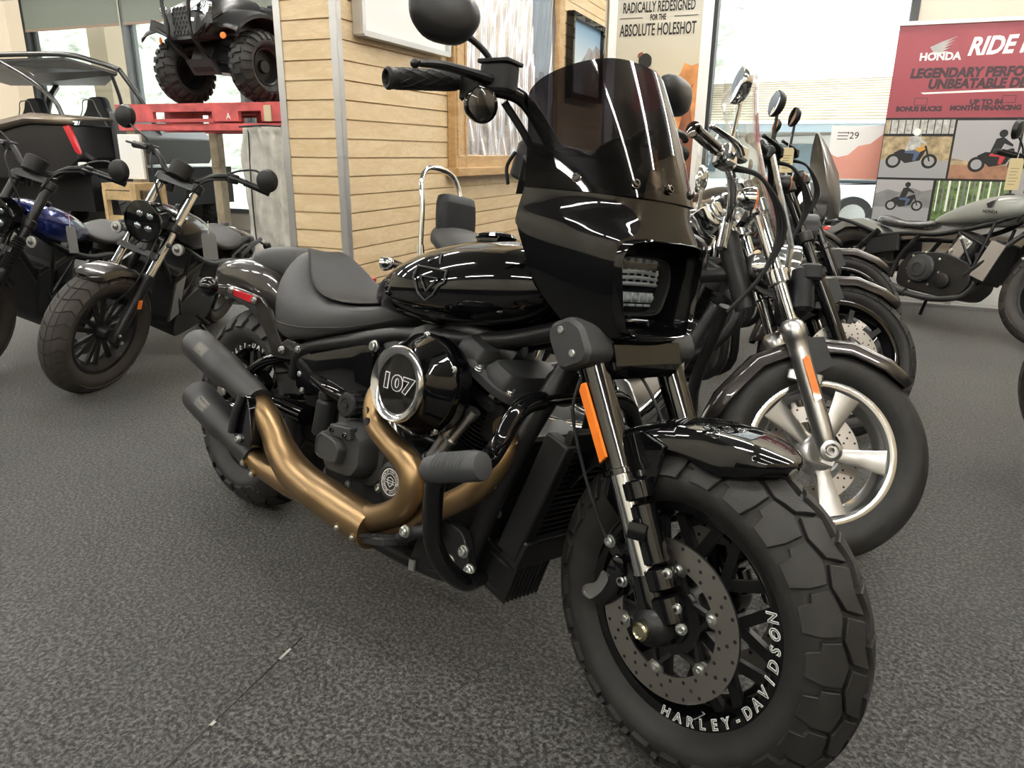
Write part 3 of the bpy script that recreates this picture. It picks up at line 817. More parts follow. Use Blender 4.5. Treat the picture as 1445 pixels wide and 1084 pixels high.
for i in range(6):
    y = -.074 + i * .0245
    g.rbox((LX + .006, y, .954), (.012, .015, .009), .003)
    g.rbox((LX + .004, y, .880), (.010, .021, .020), .004)
    g.ball((LX + .010, y, .880), (.006, .008, .008), 8, 6)
    g.rbox((LX + .002, y, .864), (.006, .020, .005), .002)
for k in range(3):
    g.tube([(LX + .002, -.082, .928 - .011 * k), (LX + .015, -.01, .932 - .012 * k), (LX + .002, .066, .928 - .011 * k)], .0042, n=6, sx=1.5)
for i in range(7): g.bar((LX + .004, -.07 + i * .022, .905), (LX + .010, -.074 + i * .022, .936), .004, .003, (1, 0, 0))
g.build('lamp_reflector', [m['gloss'], m['ledw']], nac, smooth=45)
g = G(S); g.loft([lz(.965, .024), lz(.8, .030)], caps=True); g.build('lamp_glass', m['lens'], nac, smooth=60)
g = G(S); g.rbox((1.352, -.01, .833), (.012, .14, .007), .003); g.build('position_light', m['chrome'], nac)
# ---- handlebar and controls
g = G(S)
for s in (-1, 1):
    g.tube([(1.155, 0, 1.155), (1.158, s * .07, 1.158), (1.172, s * .125, 1.190), (1.170, s * .195, 1.238), (1.125, s * .265, 1.246), (1.10, s * .30, 1.25), (1.092, s * .36, 1.240)], .0155, n=14)
bar_ = g.build('handlebar', m['gloss'], hero)
g = G(S)
for s in (-1, 1): g.tube([(1.17, s * .045, 1.02), (1.158, s * .045, 1.155)], [.022, .026], n=14, smooth=False)
g.build('riser', m['satin'], bar_)
for s in (-1, 1):
    a, b = V((1.101, s * .30, 1.250)), V((1.088, s * .438, 1.2265)); dd = (b - a).normalized()
    g = G(S)
    g.lathe([(.015, -.004), (.0185, 0), (.0185, .135), (.020, .137), (.020, .141), (.016, .145), (.013, .144), (.011, .138), (.001, .138)], a, dd, n=24)
    # diamond quilting on the grip
    u, w, _ = frame(dd)
    for k in range(9):
        for q in (1, -1):
            for st in range(2):
                pts = []
                for i in range(9):
                    t = .012 + .112 * i / 8; an = q * (i / 8 * 2.6) + k * 2 * PI / 9
                    pts.append(a + dd * t + (u * math.cos(an) + w * math.sin(an)) * .0186)
                if st == 0: g.tube(pts, .0010, n=4, smooth=False)
    g.build('grip', m['rubber'], bar_, smooth=40)
    # perch, lever, switch box
    pz = V((1.125, s * .262, 1.248))
    g = G(S); g.tube([pz + V((-.0, s * .03, .0)), pz + V((.004, -s * .025, -.002))], .024, n=16, smooth=False)
    g.rbox(pz + V((.004, s * .008, -.008)), (.052, .05, .048), .012)
    sw = g.build('switch_housing', m['matte'], bar_)
    g = G(S)
    g.tube([(1.15, s * .225, 1.255), (1.155, s * .265, 1.256), (1.148, s * .31, 1.260), (1.135, s * .36, 1.262), (1.122, s * .395, 1.258)], [.010, .011, .009, .008, .006], n=10, sx=1.5, up=(1, 0, 0))
    g.ball((1.117, s * .402, 1.257), .0088)
    g.build('lever', m['satin'], bar_)
    if s < 0:
        g = G(S)
        g.rbox((1.158, -.240, 1.262), (.068, .048, .050), .012, rz=.25)
        g.rbox((1.158, -.240, 1.290), (.073, .053, .007), .012, rz=.25)
        g.build('brake_reservoir', m['matte'], bar_, smooth=35)
    g = G(S)
    st0 = V((1.148, s * .258, 1.262))
    g.tube([st0, st0 + V((-.002, -s * .003, .03)), V((1.135, s * .285, 1.318)), V((1.118, s * .322, 1.335))], .0062, n=10, k=4)
    mir = g.build('mirror_stem', m['satin'], bar_)
    g = G(S)
    mc = V((1.112, s * .340, 1.350)); MR = Matrix.Rotation(s * .25, 3, 'Z') @ Matrix.Rotation(-.12, 3, 'Y')
    rings = []
    sh = rounded([(-.060, .030), (.045, .036), (.058, .004), (.030, -.034), (-.030, -.036), (-.058, -.010)], 4, .42)
    for k, xx in ((.55, .030), (.86, .022), (1, .008), (1.0, -.006), (.96, -.010)):
        rings.append([mc + MR @ V((xx, -s * y * k * 1.2, z * k * 1.3)) for y, z in sh])
    g.loft(rings)
    ms = g.build('mirror_shell', m['gloss'], mir, smooth=50) if False else g.build('mirror_shell', m['satin'], hero, smooth=50)
    g = G(S); g.loft([[mc + MR @ V((xx, -s * y * .92 * 1.2, z * .92 * 1.3)) for y, z in sh] for xx in (-.0105, -.0112)]); g.build('mirror_glass', m['mirror'], ms, smooth=0)
    ip = V((1.178, s * .292, 1.203))
    indicator(hero, ip, (.97, -s * .20 * -1 if s > 0 else -.2, -.05), .033, m['gloss'], m['dlens'], S, stalk=(1.15, s * .265, 1.232))
g = G(S); g.tube([(1.15, -.215, 1.225), (1.17, -.16, 1.16), (1.20, -.10, 1.06), (1.24, -.05, .95)], .008, n=8); g.build('throttle_cable', m['rubber'], bar_)
g = G(S); g.rbox((1.17, -.125, 1.118), (.10, .075, .075), .02, ry=.3); g.build('bar_bag', m['matte'], hero)
g = G(S); g.tube([(1.14, -.165, 1.14), (1.13, -.175, 1.11), (1.135, -.172, 1.075)], .004, n=6); g.build('drawstring', m['matte'], hero)
# ---- tank
def ring_se(x, zt, zb, w, n=28, e=2.4, zc=None):
    out = []
    zc = zc if zc is not None else zb + (zt - zb) * .42
    for i in range(n):
        a = 2 * PI * i / n
        c_, s_ = math.cos(a), math.sin(a)
        y = w * math.copysign(abs(c_) ** (2 / e), c_)
        z = zc + (math.copysign(abs(s_) ** (2 / e), s_) * ((zt - zc) if s_ > 0 else (zc - zb)))
        out.append(V((x, y, z)))
    return out
g = G()
T = [(.572, .785, .752, .02), (.585, .80, .748, .045), (.62, .832, .742, .085), (.68, .870, .736, .122), (.76, .907, .733, .150), (.85, .937, .735, .167), (.94, .956, .742, .172), (1.03, .965, .755, .165), (1.11, .960, .775, .145), (1.17, .945, .80, .115), (1.205, .925, .83, .08), (1.215, .905, .86, .04)]
g.loft([ring_se(x, zt, zb, w, e=2.3) for x, zt, zb, w in T])
tank = g.build('fuel_tank', m['gloss'], hero, smooth=60, sub=1)
g = G(); g.lathe([(.001, .030), (.030, .029), (.046, .024), (.050, .017), (.046, .012), (.046, .006), (.042, .004), (.042, -.03)], (.945, 0, .947), (-.12, 0, 1), n=32); g.build('fuel_cap', m['gloss'], tank)
# tank emblem: grey winged shield line-work lying on the flank
g = G()
def tank_pt(u, v):
    # u along x, v along z on the right flank
    x = .92 + u; z = .865 + v
    for i in range(len(T) - 1):
        if T[i][0] <= x <= T[i + 1][0]:
            f = (x - T[i][0]) / (T[i + 1][0] - T[i][0]); zt, zb, w = (T[i][k] + (T[i + 1][k] - T[i][k]) * f for k in (1, 2, 3))
            zc = zb + (zt - zb) * .42
            q = (z - zc) / ((zt - zc) if z > zc else (zc - zb))
            y = w * max(0, 1 - abs(q) ** 2.3) ** (1 / 2.3)
            return V((x, -y - .0008, z))
    return V((x, -.17, z))
def line_on_tank(pts, r):
    P = []
    for (a, b), (c, d) in zip(pts[:-1], pts[1:]):
        for k in range(5): P.append(tank_pt(a + (c - a) * k / 5, b + (d - b) * k / 5))
    P.append(tank_pt(*pts[-1]))
    g.tube(P, r, n=5, smooth=False)
line_on_tank([(-.06, .008), (.05, .008), (.05, -.018), (.035, -.028), (.02, -.05), (-.01, -.066), (-.035, -.05), (-.05, -.028), (-.06, -.018), (-.06, .008)], .0022)
line_on_tank([(-.03, .02), (-.005, .045), (.02, .02)], .0018)
line_on_tank([(-.035, -.012), (.028, -.012), (-.004, -.045), (-.035, -.012)], .0018)
g.build('tank_emblem', pm('grey_emblem', (.06, .06, .06), .35, metal=.5), tank)
# ---- seat
g = G()
SE = [(.150, .80, .04, .075, .77, .735), (.180, .845, .05, .105, .755, .69), (.225, .868, .055, .140, .735, .632), (.275, .852, .070, .160, .715, .610), (.33, .805, .100, .172, .705, .606), (.40, .757, .118, .172, .70, .616), (.48, .738, .116, .160, .70, .638), (.57, .742, .094, .132, .715, .668), (.66, .762, .062, .092, .738, .70), (.73, .782, .038, .062, .762, .728), (.775, .79, .02, .035, .772, .75)]
rings = []
for x, zt, wt, w, zm, zb in SE:
    half = [(0, zt - .006), (wt * .5, zt - .004), (wt * .9, zt), (wt + (w - wt) * .45, zt - (zt - zm) * .28), (w * .985, zm + .012), (w, zm - (zm - zb) * .35), (w * .95, zb + .006), (w * .88, zb)]
    rings.append([V((x, -y, z)) for y, z in half] + [V((x, y, z)) for y, z in reversed(half[1:])])
g.loft(rings)
seat = g.build('seat', m['leather'], hero, smooth=60, sub=1)
# the smooth inset panel of the bucket
g = G()
rows = []
for x, zt, wt, w, zm, zb in SE[2:10]:
    rows.append([V((x + .006, y * wt * 1.0, zt + .0035 - .006 * (1 - abs(y)) )) for y in (-1.12, -.9, -.5, 0, .5, .9, 1.12)])
g.loft(rows, closed=False)
g.build('seat_panel', m['leather2'], seat, smooth=60, sub=1, solid=.006)
def seam(pts, r=.0018):
    g = G(); g.tube(pts, r, n=6, k=6); g.build('seam', m['black'], seat)
seam([(.200, -.131, .675), (.29, -.166, .655), (.40, -.174, .655), (.50, -.159, .668), (.60, -.124, .69), (.70, -.077, .725)])
g = G()
P_ = [(-.085, .80, .758, .045), (-.07, .825, .752, .068), (-.02, .848, .752, .082), (.05, .860, .762, .085), (.12, .868, .772, .080), (.17, .868, .765, .07), (.20, .85, .76, .05)]
g.loft([ring_se(x, zt, zb, w, e=3.2, zc=(zt + zb) / 2) for x, zt, zb, w in P_])
g.build('pillion_pad', m['leather'], hero, smooth=60, sub=1)
# ---- rear fender, strut, lights
g = G()
RF = [(-.270, .735, .060, .03), (-.262, .765, .088, .075), (-.235, .785, .100, .11), (-.17, .800, .106, .125), (-.08, .808, .108, .135), (.02, .805, .108, .15), (.11, .790, .106, .18), (.18, .755, .102, .20), (.235, .69, .098, .17), (.275, .60, .092, .10)]
rings = []
for x, z, w, d in RF:
    prof = [(0, 0), (.45, -.002), (.75, -.008), (.92, -.022), (.98, -.045), (1.0, -d)] if d > .06 else [(0, 0), (.45, -.002), (.75, -.006), (.93, -.012), (1.0, -.016), (1.0, -d)]
    o_ = [V((x, -w * a, z + b)) for a, b in reversed(prof)] + [V((x, w * a, z + b)) for a, b in prof[1:]]
    i_ = [V((x, (-w + .004) * a, z + b - .004)) for a, b in reversed(prof)] + [V((x, (w - .004) * a, z + b - .004)) for a, b in prof[1:]]
    rings.append(o_ + i_[::-1])
g.loft(rings)
rfen = g.build('rear_fender', m['charcoal'], hero, smooth=60)
g = G()
g.lathe([(.455, -.09), (.462, -.085), (.462, .085), (.455, .09)], (0, 0, .329), (0, 1, 0), n=24, a0=math.radians(0), a1=math.radians(70), caps=False)
for s in (-1, 1):
    y = s * .128
    g = G()
    pl = [(-.085, .716), (.135, .702), (.195, .670), (.275, .588), (.305, .606), (.410, .602), (.425, .580), (.410, .556), (.290, .546), (.235, .540), (.140, .645), (.108, .668), (-.075, .684)]
    g.prism([(x, z) for x, z in pl], (0, y - .006, 0), (1, 0, 0), (0, 0, 1), -.012 if s > 0 else -.012)
    st = g.build('fender_strut', m['charcoal'], hero, bevel=.003)
    if s < 0:
        for x, z in ((-.03, .702), (.118, .690), (.30, .572), (.385, .588)):
            bolt(st, (x, y - .017, z), (0, -1, 0), .009, m['bolt'])
        g = G(); g.rbox((.045, y - .014, .694), (.11, .012, .022), .004, ry=.06); g.build('reflector', m['red'], st)
    g = G(); g.tube([(-.06, s * .13, .705), (-.045, s * .175, .707), (-.02, s * .215, .709)], .0085, n=10); g.build('signal_stalk', m['chrome'], hero)
    g = G(); g.ball((.010, s * .236, .709), (.032, .027, .030), 24, 16); sg = g.build('rear_turn_signal', m['gloss'], hero)
    g = G(); g.ball((-.010, s * .236, .709), (.020, .022, .024), 16, 10); g.build('lens', m['dlens'], sg)
g = G(); g.rbox((-.17, 0, .66), (.10, .12, .014), .01, ry=-.35); g.build('plate_bracket', m['gloss'], hero)
g = G(); g.rbox((-.285, 0, .735), (.02, .11, .03), .01); g.build('tail_light', m['red'], rfen)
# ---- rear wheel
make_tyre(hero, RC, .329, .182, .203, m['tyre'], None, 'block', 'rear_tyre', 96)
make_rim(hero, RC, .203, .182, m['gloss'], None, 'rear_rim', lip=.013)
g = G()
for k in range(9):
    a = 2 * PI * k / 9
    e = V((math.cos(a), 0, math.sin(a))); n = V((-math.sin(a), 0, math.cos(a))); c = V(RC)
    g.bar(c + e * .04 + V((0, -.03, 0)), c + e * .115 + V((0, -.03, 0)), .018, .02, n)
    for q in (-1, 1): g.bar(c + e * .108 + V((0, -.03, 0)), c + (e * .19 + n * q * .05) + V((0, -.035, 0)), .013, .02, n)
g.lathe([(.001, -.08), (.04, -.08), (.055, -.05), (.055, .07), (.001, .07)], RC, (0, 1, 0), n=24)
g.build('rear_spokes', m['satin'], hero)
g = G(); arc_text(g, 'HARLEY-DAVIDSON', RC, .2015, -.063, .028, math.radians(155), math.radians(-8.5), ext=.0004)
g = G()
for i, ch in enumerate('HARLEY-DAVIDSON'):
    a = math.radians(150 - 8.3 * i); e = V((math.cos(a), 0, math.sin(a))); td = V((math.sin(a), 0, -math.cos(a)))
    text(g, ch, .028, V(RC) + e * .2025 + V((0, -.0625, 0)), td, e, ext=.0004, shear=.2)
g.build('rim_lettering', m['white'], hero, smooth=0)
make_disc(hero, RC, -.10, .105, .146, None, m['steel'], m['black'], m['bolt'], 5, 'rear_brake_disc')
g = G(); g.rbox((.13, -.105, .42), (.07, .05, .10), .015, ry=.5); g.build('rear_caliper', m['gloss'], hero)
g = G()
for s in (-1, 1):
    g.tube([(0, s * .128, .329), (.10, s * .130, .345), (.25, s * .12, .40), (.40, s * .10, .40)], [.026, .024, .026, .03], n=12, sx=1.2)
    g.tube([(.02, s * .126, .345), (.12, s * .124, .48), (.26, s * .11, .545), (.40, s * .09, .57)], .017, n=10)
g.tube([(.28, -.10, .41), (.28, .10, .41)], .028, n=12, smooth=False)
g.tube([(.26, -.03, .44), (.46, -.03, .62)], .035, n=16, smooth=False)
g.build('swingarm', m['gloss'], hero)
# ---- frame
g = G()
for s in (-1, 1):
    g.tube([(1.255, s * .045, .80), (1.05, s * .06, .735), (.78, s * .10, .700), (.56, s * .122, .640), (.38, s * .122, .585), (.33, s * .11, .50)], .021, n=14)
    g.tube([(1.265, s * .035, .76), (1.25, s * .085, .66), (1.215, s * .122, .53), (1.165, s * .135, .36), (1.13, s * .135, .25), (1.06, s * .135, .20), (.80, s * .135, .185), (.50, s * .13, .195), (.37, s * .12, .28), (.34, s * .11, .42)], .023, n=14)
g.tube([(1.28, 0, .78), (.75, 0, .76), (.45, 0, .62)], .026, n=14)
for x in (.48, 1.02): g.tube([(x, -.135, .19), (x, .135, .19)], .02, n=10, smooth=False)
fr = g.build('frame', m['satin'], hero)
for p in ((.735, -.155, .662),): bolt(fr, p, (0, -1, 0), .012, m['bolt'])
g = G()
g.rbox((1.205, -.158, .47), (.012, .001, .05), .002, ry=.36)
for k in range(3): g.box((1.226 - .006 * k, -.1595, .515 - .0), (.0022, .0008, .09), ry=.36)
g.build('frame_label', m['white'], fr, smooth=0)
# ---- radiator with its shroud
g = G()
ax_ = V((.095, 0, .30)).normalized(); rc_ = V((1.255, 0, .455))
u_ = V((0, 1, 0)); n_ = V((.95, 0, -.30)).normalized()
for s in (-1, 1):
    g.bar(rc_ + ax_ * -.155 + u_ * s * .105 + n_ * .018, rc_ + ax_ * .135 + u_ * s * .105 + n_ * .018, .035, .062, n_)
g.bar(rc_ + ax_ * -.135 + u_ * -.12 + n_ * .03, rc_ + ax_ * -.135 + u_ * .12 + n_ * .03, .07, .055, n_)
g.bar(rc_ + ax_ * .125 + u_ * -.105 + n_ * .03, rc_ + ax_ * .125 + u_ * .105 + n_ * .03, .07, .02, n_)
rad = g.build('radiator_shroud', m['satin'], hero, bevel=.005)
g = G(); g.bar(rc_ + ax_ * -.12 + n_ * .015, rc_ + ax_ * .12 + n_ * .015, .19, .03, n_); 
g.mat(1)
for k in range(17):
    t = -.115 + .23 * k / 16
    g.bar(rc_ + ax_ * t + u_ * -.088 + n_ * .036, rc_ + ax_ * t + u_ * .088 + n_ * .036, .004, .012, n_)
g.build('radiator_core', [m['black'], m['engine']], rad, smooth=0)
g = G()
oc = V((1.195, -.055, .248))
g.rbox(oc, (.09, .12, .085), .03, ry=.25)
for k in range(9): g.rbox(oc + V((.0, -.053 + .0135 * k, 0)), (.104, .0055, .097), .03, ry=.25)
g.build('voltage_regulator', m['engine'], hero)
g = G(); g.tube([(1.20, .10, .33), (1.28, .16, .31), (1.36, .20, .30)], .012, n=8); g.tube([(1.24, .10, .27), (1.33, .22, .26)], .016, n=10, smooth=False); g.build('left_peg_arm', m['gloss'], hero)
g = G(); g.lathe([(.001, -.02), (.04, -.02), (.046, 0), (.04, .012), (.015, .016), (.001, .016)], (1.215, .0, .665), (.9, -.35, .2), n=24); g.build('horn', m['satin'], hero)
# ---- crash bar with highway pegs
g = G()
cb = [(1.255, -.115, .645), (1.258, -.165, .640), (1.262, -.205, .618), (1.268, -.24, .570), (1.285, -.285, .545), (1.30, -.335, .542), (1.255, -.355, .525), (1.222, -.35, .495), (1.208, -.335, .43), (1.207, -.32, .36), (1.22, -.29, .305), (1.222, -.23, .262), (1.19, -.15, .24)]
g.tube(cb, .0195, n=16, k=6)
g.tube([(x, -y, z) for x, y, z in cb], .0195, n=16, k=6)
g.tube([(1.265, -.12, .648), (1.30, 0, .66), (1.265, .12, .648)], .011, n=10)
cbar = g.build('crash_bar', m['gloss'], hero)
g = G()
pa, pb = V((1.215, -.362, .512)), V((1.345, -.352, .556)); pd = (pb - pa).normalized()
g.lathe([(.006, -.020), (.018, -.012), (.025, .0), (.0275, .02), (.0275, .12), (.025, .128), (.02, .13)], pa, pd, n=24)
u_p = (V((0, 0, 1)) - pd * pd.z).normalized(); w_p = V((0, -1, 0)); w_p = (w_p - pd * w_p.dot(pd)).normalized()
for k in range(9):
    t = .040 + .009 * k
    pts = [pa + pd * (t - .002 * q) + (u_p * math.cos(-.5 + q * .25) + w_p * math.sin(-.5 + q * .25)) * .0276 for q in range(9)]
    g.tube(pts, .0024, n=5, smooth=False)
g.build('highway_peg', m['greyrub'], cbar)
# ---- engine
eng_c = V((.93, 0, .36))
g = G()
g.loft([[V((x, y, z)) for x, z in rounded([(.80, .20), (1.10, .20), (1.16, .29), (1.13, .42), (1.02, .48), (.86, .48), (.72, .44), (.60, .42), (.52, .36), (.54, .24)], 3, .3)] for y in (-.115, .115)])
crank = g.build('crankcase', m['engine'], hero, bevel=.006)
def cylinder(tilt, name):
    d = V((math.sin(tilt), 0, math.cos(tilt))); e = V((math.cos(tilt), 0, -math.sin(tilt)))
    b = eng_c + d * .06
    g = G(); g.cyl(b, b + d * .24, .058, n=32)
    for k in range(15):
        t = .045 + k * .0105
        g.lathe([(.05, -.0022), (.0755, -.0016), (.0755, .0016), (.05, .0022)], b + d * t, d, n=32, closed=True)
    c = g.build(name, m['engine'], hero, smooth=30)
    g = G(); g.mat(0)
    h0 = b + d * .205
    hd = rounded([(-.078, -.10), (.078, -.10), (.085, .10), (-.085, .10)], 3, .25)
    g.loft([[h0 + e * x + V((0, y, 0)) + d * k for x, y in hd] for k in (0, .045)])
    for k in range(4): g.loft([[h0 + e * x * 1.04 + V((0, y * 1.03, 0)) + d * (.004 + k * .011) for x, y in hd], [h0 + e * x * 1.04 + V((0, y * 1.03, 0)) + d * (.007 + k * .011) for x, y in hd]])
    g.build('cylinder_head', m['engine'], c)
    r0 = b + d * .252
    rk = rounded([(-.100, -.108), (-.03, -.128), (.06, -.124), (.105, -.10), (.105, .10), (-.105, .10)], 3, .22)
    g = G(); g.loft([[r0 + e * x * k + V((0, y * k, 0)) + d * t for x, y in rk] for k, t in ((1.0, 0), (1.02, .008))]); g.build('rocker_gasket_rail', m['dchrome'], c)
    g = G()
    g.loft([[r0 + e * x * k + V((0, y * k, 0)) + d * t for x, y in rk] for k, t in ((1.0, .008), (1.0, .024), (.93, .036))])
    for xx in (-.052, .048):
        q = rounded([(xx - .046, -.112), (xx - .015, -.122), (xx + .030, -.118), (xx + .046, -.085), (xx + .046, .08), (xx - .046, .08)], 3, .25)
        cx = xx
        g.loft([[r0 + e * (cx + (x - cx) * k) + V((0, y * (.5 + .5 * k), 0)) + d * t for x, y in q] for k, t in ((1.0, .03), (.98, .046), (.78, .066), (.6, .070))])
    rc = g.build('rocker_cover', m['wrinkle'], c, smooth=35)
    for x, y in ((-.088, -.100), (0.0, -.122), (.088, -.098)):
        bolt(rc, r0 + e * x + V((0, y, 0)) + d * .032, d + V((0, -.4, 0)), .009, m['bolt'])
    return c
cylinder(math.radians(24), 'front_cylinder'); cylinder(math.radians(-22), 'rear_cylinder')
# push-rod tubes and lifter blocks
g = G()
for x0, x1, s in ((.985, 1.068, 0), (1.005, 1.098, .0)):
    a, b = V((x0, -.155, .445)), V((x1, -.142, .590)); dd = b - a
    g.lathe([(.018, 0), (.018, .008), (.0125, .012), (.0125, .065), (.0145, .068), (.0145, .075), (.0105, .078), (.0105, .145), (.014, .147), (.014, .168)], a, dd, n=18)
for x0, x1 in ((.885, .80), (.865, .775)):
    a, b = V((x0, -.155, .445)), V((x1, -.142, .590)); dd = b - a
    g.lathe([(.018, 0), (.0125, .012), (.0105, .078), (.0105, .168)], a, dd, n=14)
g.build('pushrod_tube', m['silver'], hero)
g = G()
for x in (.985, .885):
    g.rbox((x + .01, -.150, .432), (.075, .045, .030), .012, ry=-.3); g.cyl((x, -.15, .42), (x + .01, -.152, .455), .022, n=14); g.cyl((x + .025, -.15, .42), (x + .032, -.152, .455), .02, n=14)
lb = g.build('lifter_block', m['polish'], hero)
for p in ((.955, -.173, .438), (1.02, -.173, .43), (.985, -.176, .418)): bolt(lb, p, (0, -1, .3), .007, m['bolt'])
# cam cover with the round badge
g = G(); g.lathe([(.098, 0), (.098, .040), (.09, .052), (.07, .055), (.001, .055)], (.925, -.115, .375), (0, -1, 0), n=36); cam_c = g.build('cam_cover', m['engine'], hero)
oc = V((.898, -.150, .367))
g = G(); g.lathe([(.050, 0), (.050, .026), (.046, .033), (.036, .036), (.034, .034), (.001, .034)], oc, (0, -1, 0), n=36); om = g.build('timer_cover', m['wrinkle'], hero)
g = G(); g.lathe([(.0335, .0335), (.0335, .0352), (.001, .0352)], oc, (0, -1, 0), n=32)
g.mat(1)
by = oc + V((0, -.0354, 0)); X, Z = V((1, 0, 0)), V((0, 0, 1))
g.lathe([(.0325, 0), (.0325, .0004), (.0300, .0004), (.0300, 0)], by, (0, -1, 0), n=32, closed=True)
g.lathe([(.0205, 0), (.0205, .0004), (.0190, .0004), (.0190, 0)], by, (0, -1, 0), n=32, closed=True)
sh = [(-.010, .008), (0, .012), (.010, .008), (.009, -.004), (0, -.012), (-.009, -.004)]
for a, b in zip(sh, sh[1:] + sh[:1]): g.bar(by + X * a[0] + Z * a[1], by + X * b[0] + Z * b[1], .0018, .0008, (0, -1, 0))
for z in (.0028, -.0028): g.bar(by + X * -.0155 + Z * z, by + X * .0155 + Z * z, .0015, .0008, (0, -1, 0))
for i, ch in enumerate('HARLEY-DAVIDSON'):
    a = math.radians(170 - 160 / 14 * i); e = X * math.cos(a) + Z * math.sin(a)
    text(g, ch, .0082, by + e * .0252, X * math.sin(a) - Z * math.cos(a), e, ext=.0003)
for i, ch in enumerate('MOTOR CYCLES'):
    if ch == ' ': continue
    a = math.radians(200 + 140 / 11 * i); e = X * math.cos(a) + Z * math.sin(a)
    text(g, ch, .0082, by + e * .0252, X * -math.sin(a) + Z * math.cos(a), -e, ext=.0003)
g.build('timer_badge', [m['black'], m['white']], om, smooth=0)
for q in (-1, 1): bolt(om, by + X * .0265 * q, (0, -1, 0), .004, m['bolt'])
# transmission side cover
g = G()
pl = rounded([(.620, .36), (.640, .455), (.700, .482), (.780, .485), (.825, .45), (.830, .37), (.795, .325), (.660, .315)], 3, .25)
def plr(k, y, cx=.725, cz=.40): return [V((cx + (x - cx) * k, y, cz + (z - cz) * k)) for x, z in pl]
g.loft([plr(1.12, -.10), plr(1.12, -.150), plr(1.07, -.158), plr(.86, -.162), plr(.82, -.198), plr(.74, -.212), plr(.5, -.214)])
tc_ = g.build('gearbox_cover', m['wrinkle'], hero, smooth=32)
for x, z in ((.615, .37), (.650, .475), (.735, .505), (.815, .480), (.850, .40), (.825, .325), (.705, .298)):
    bolt(tc_, (x, -.158, z), (0, -1, 0), .009, m['bolt'])
g = G()
bx = rounded([(-.052, -.034), (.048, -.034), (.056, .012), (.036, .03), (-.036, .038), (-.055, .014)], 3, .3)
g.loft([[V((.700 + x * k, y, .398 + z * k)) for x, z in bx] for k, y in ((1.05, -.20), (1.0, -.225), (.92, -.234), (.82, -.236), (.8, -.2335))])
g.build('cover_plate', m['wrinkle'], tc_, smooth=32)
g = G(); g.rbox((.735, -.215, .448), (.085, .028, .030), .008, ry=-.1)
tb = g.build('cover_bridge', m['wrinkle'], tc_)
for x in (.708, .762): bolt(tb, (x, -.230, .446), (0, -1, .1), .006, m['dchrome'])
g = G(); g.rbox((.575, -.165, .44), (.05, .045, .10), .018, ry=.1); g.rbox((.575, -.165, .50), (.038, .034, .022), .01); g.build('fluid_reservoir', m['matte'], hero)
g = G()
sc_ = rounded([(.40, .55), (.425, .578), (.725, .668), (.745, .650), (.765, .56), (.75, .535), (.60, .50), (.45, .478), (.42, .488)], 3, .25)
g.loft([[V((.585 + (x - .585) * k, y, .57 + (z - .57) * k)) for x, z in sc_] for k, y in ((1.0, -.10), (1.0, -.152), (.97, -.163), (.6, -.167))])
scv = g.build('side_cover', m['gloss'], hero, smooth=35)
for x, z in ((.437, .53), (.455, .488)): bolt(scv, (x, -.162, z), (0, -1, 0), .008, m['bolt'])
g = G(); g.lathe([(.025, 0), (.031, .006), (.031, .045), (.027, .05), (.018, .051), (.016, .048), (.009, .048), (.008, .052), (.001, .052)], (.700, -.150, .505), (.15, -1, .05), n=24)
for k in range(12):
    a = 2 * PI * k / 12
    u, w, dd = frame((.15, -1, .05))
    g.cyl(V((.70, -.15, .505)) + dd * .008 + (u * math.cos(a) + w * math.sin(a)) * .030, V((.70, -.15, .505)) + dd * .044 + (u * math.cos(a) + w * math.sin(a)) * .030, .004, n=6)
g.build('preload_knob', m['matte'], hero)
g = G(); g.tube([(.50, -.15, .53), (.60, -.165, .52), (.69, -.15, .505)], .022, n=12); g.build('knob_bracket', m['gloss'], hero)
g = G(); g.tube([(1.09, -.02, .70), (.98, -.05, .74), (.86, -.03, .72)], .035, n=14); g.rbox((.93, -.03, .665), (.12, .10, .10), .02); g.build('throttle_body', m['engine'], hero)
g = G(); g.rbox((1.135, 0, .40), (.075, .20, .34), .02, ry=.30); g.rbox((1.10, -.06, .56), (.06, .06, .10), .02, ry=.3); g.build('engine_front_cover', m['engine'], hero)
for z in (.30, .37): bolt(hero, (1.15 + (z - .3) * .3, -.102, z), (0, -1, 0), .008, m['bolt'])
# ---- air cleaner
ac = V((.972, -.155, .615)); AD = V((.0, -1, .04)).normalized()
g = G()
g.lathe([(.07, -.02), (.108, -.01), (.114, .01), (.113, .025), (.116, .030), (.116, .042), (.110, .052), (.094, .080), (.086, .100), (.0845, .108)], ac, AD, n=56)
air = g.build('air_cleaner', m['gloss'], hero, smooth=50)
g = G(); g.lathe([(.0845, .106), (.084, .115), (.080, .119), (.069, .1165), (.063, .111), (.063, .109)], ac, AD, n=56, caps=False); g.build('chrome_ring', m['polish'], air, smooth=50)
g = G(); g.lathe([(.0665, .110), (.001, .110)], ac, AD, n=48); g.build('centre_disc', pm('dark_engraved_disc', (.045, .045, .04), .32, metal=.7), air)
g = G()
au = (V((1, 0, 0)) - AD * AD.x).normalized(); av = au.cross(AD) * -1
av = AD.cross(au)
au, av = (au, av) if av.z > 0 else (au, -av)
text(g, '107', .046, ac + AD * .1105, au, av, ext=.0004, font_off=.0026, space=1.0, xs=1.55)
g.mat(1); text(g, '107', .046, ac + AD * .1112, au, av, ext=.0004, font_off=.0008, space=1.0, xs=1.55)
g.build('displacement_numerals', [m['white'], m['black']], air, smooth=0)
for a in (.5, 1.6, 2.9, 4.2, 5.4):
    bolt(air, ac + AD * .045 + (au * math.cos(a) + av * math.sin(a)) * .111, AD, .007, m['bolt'])
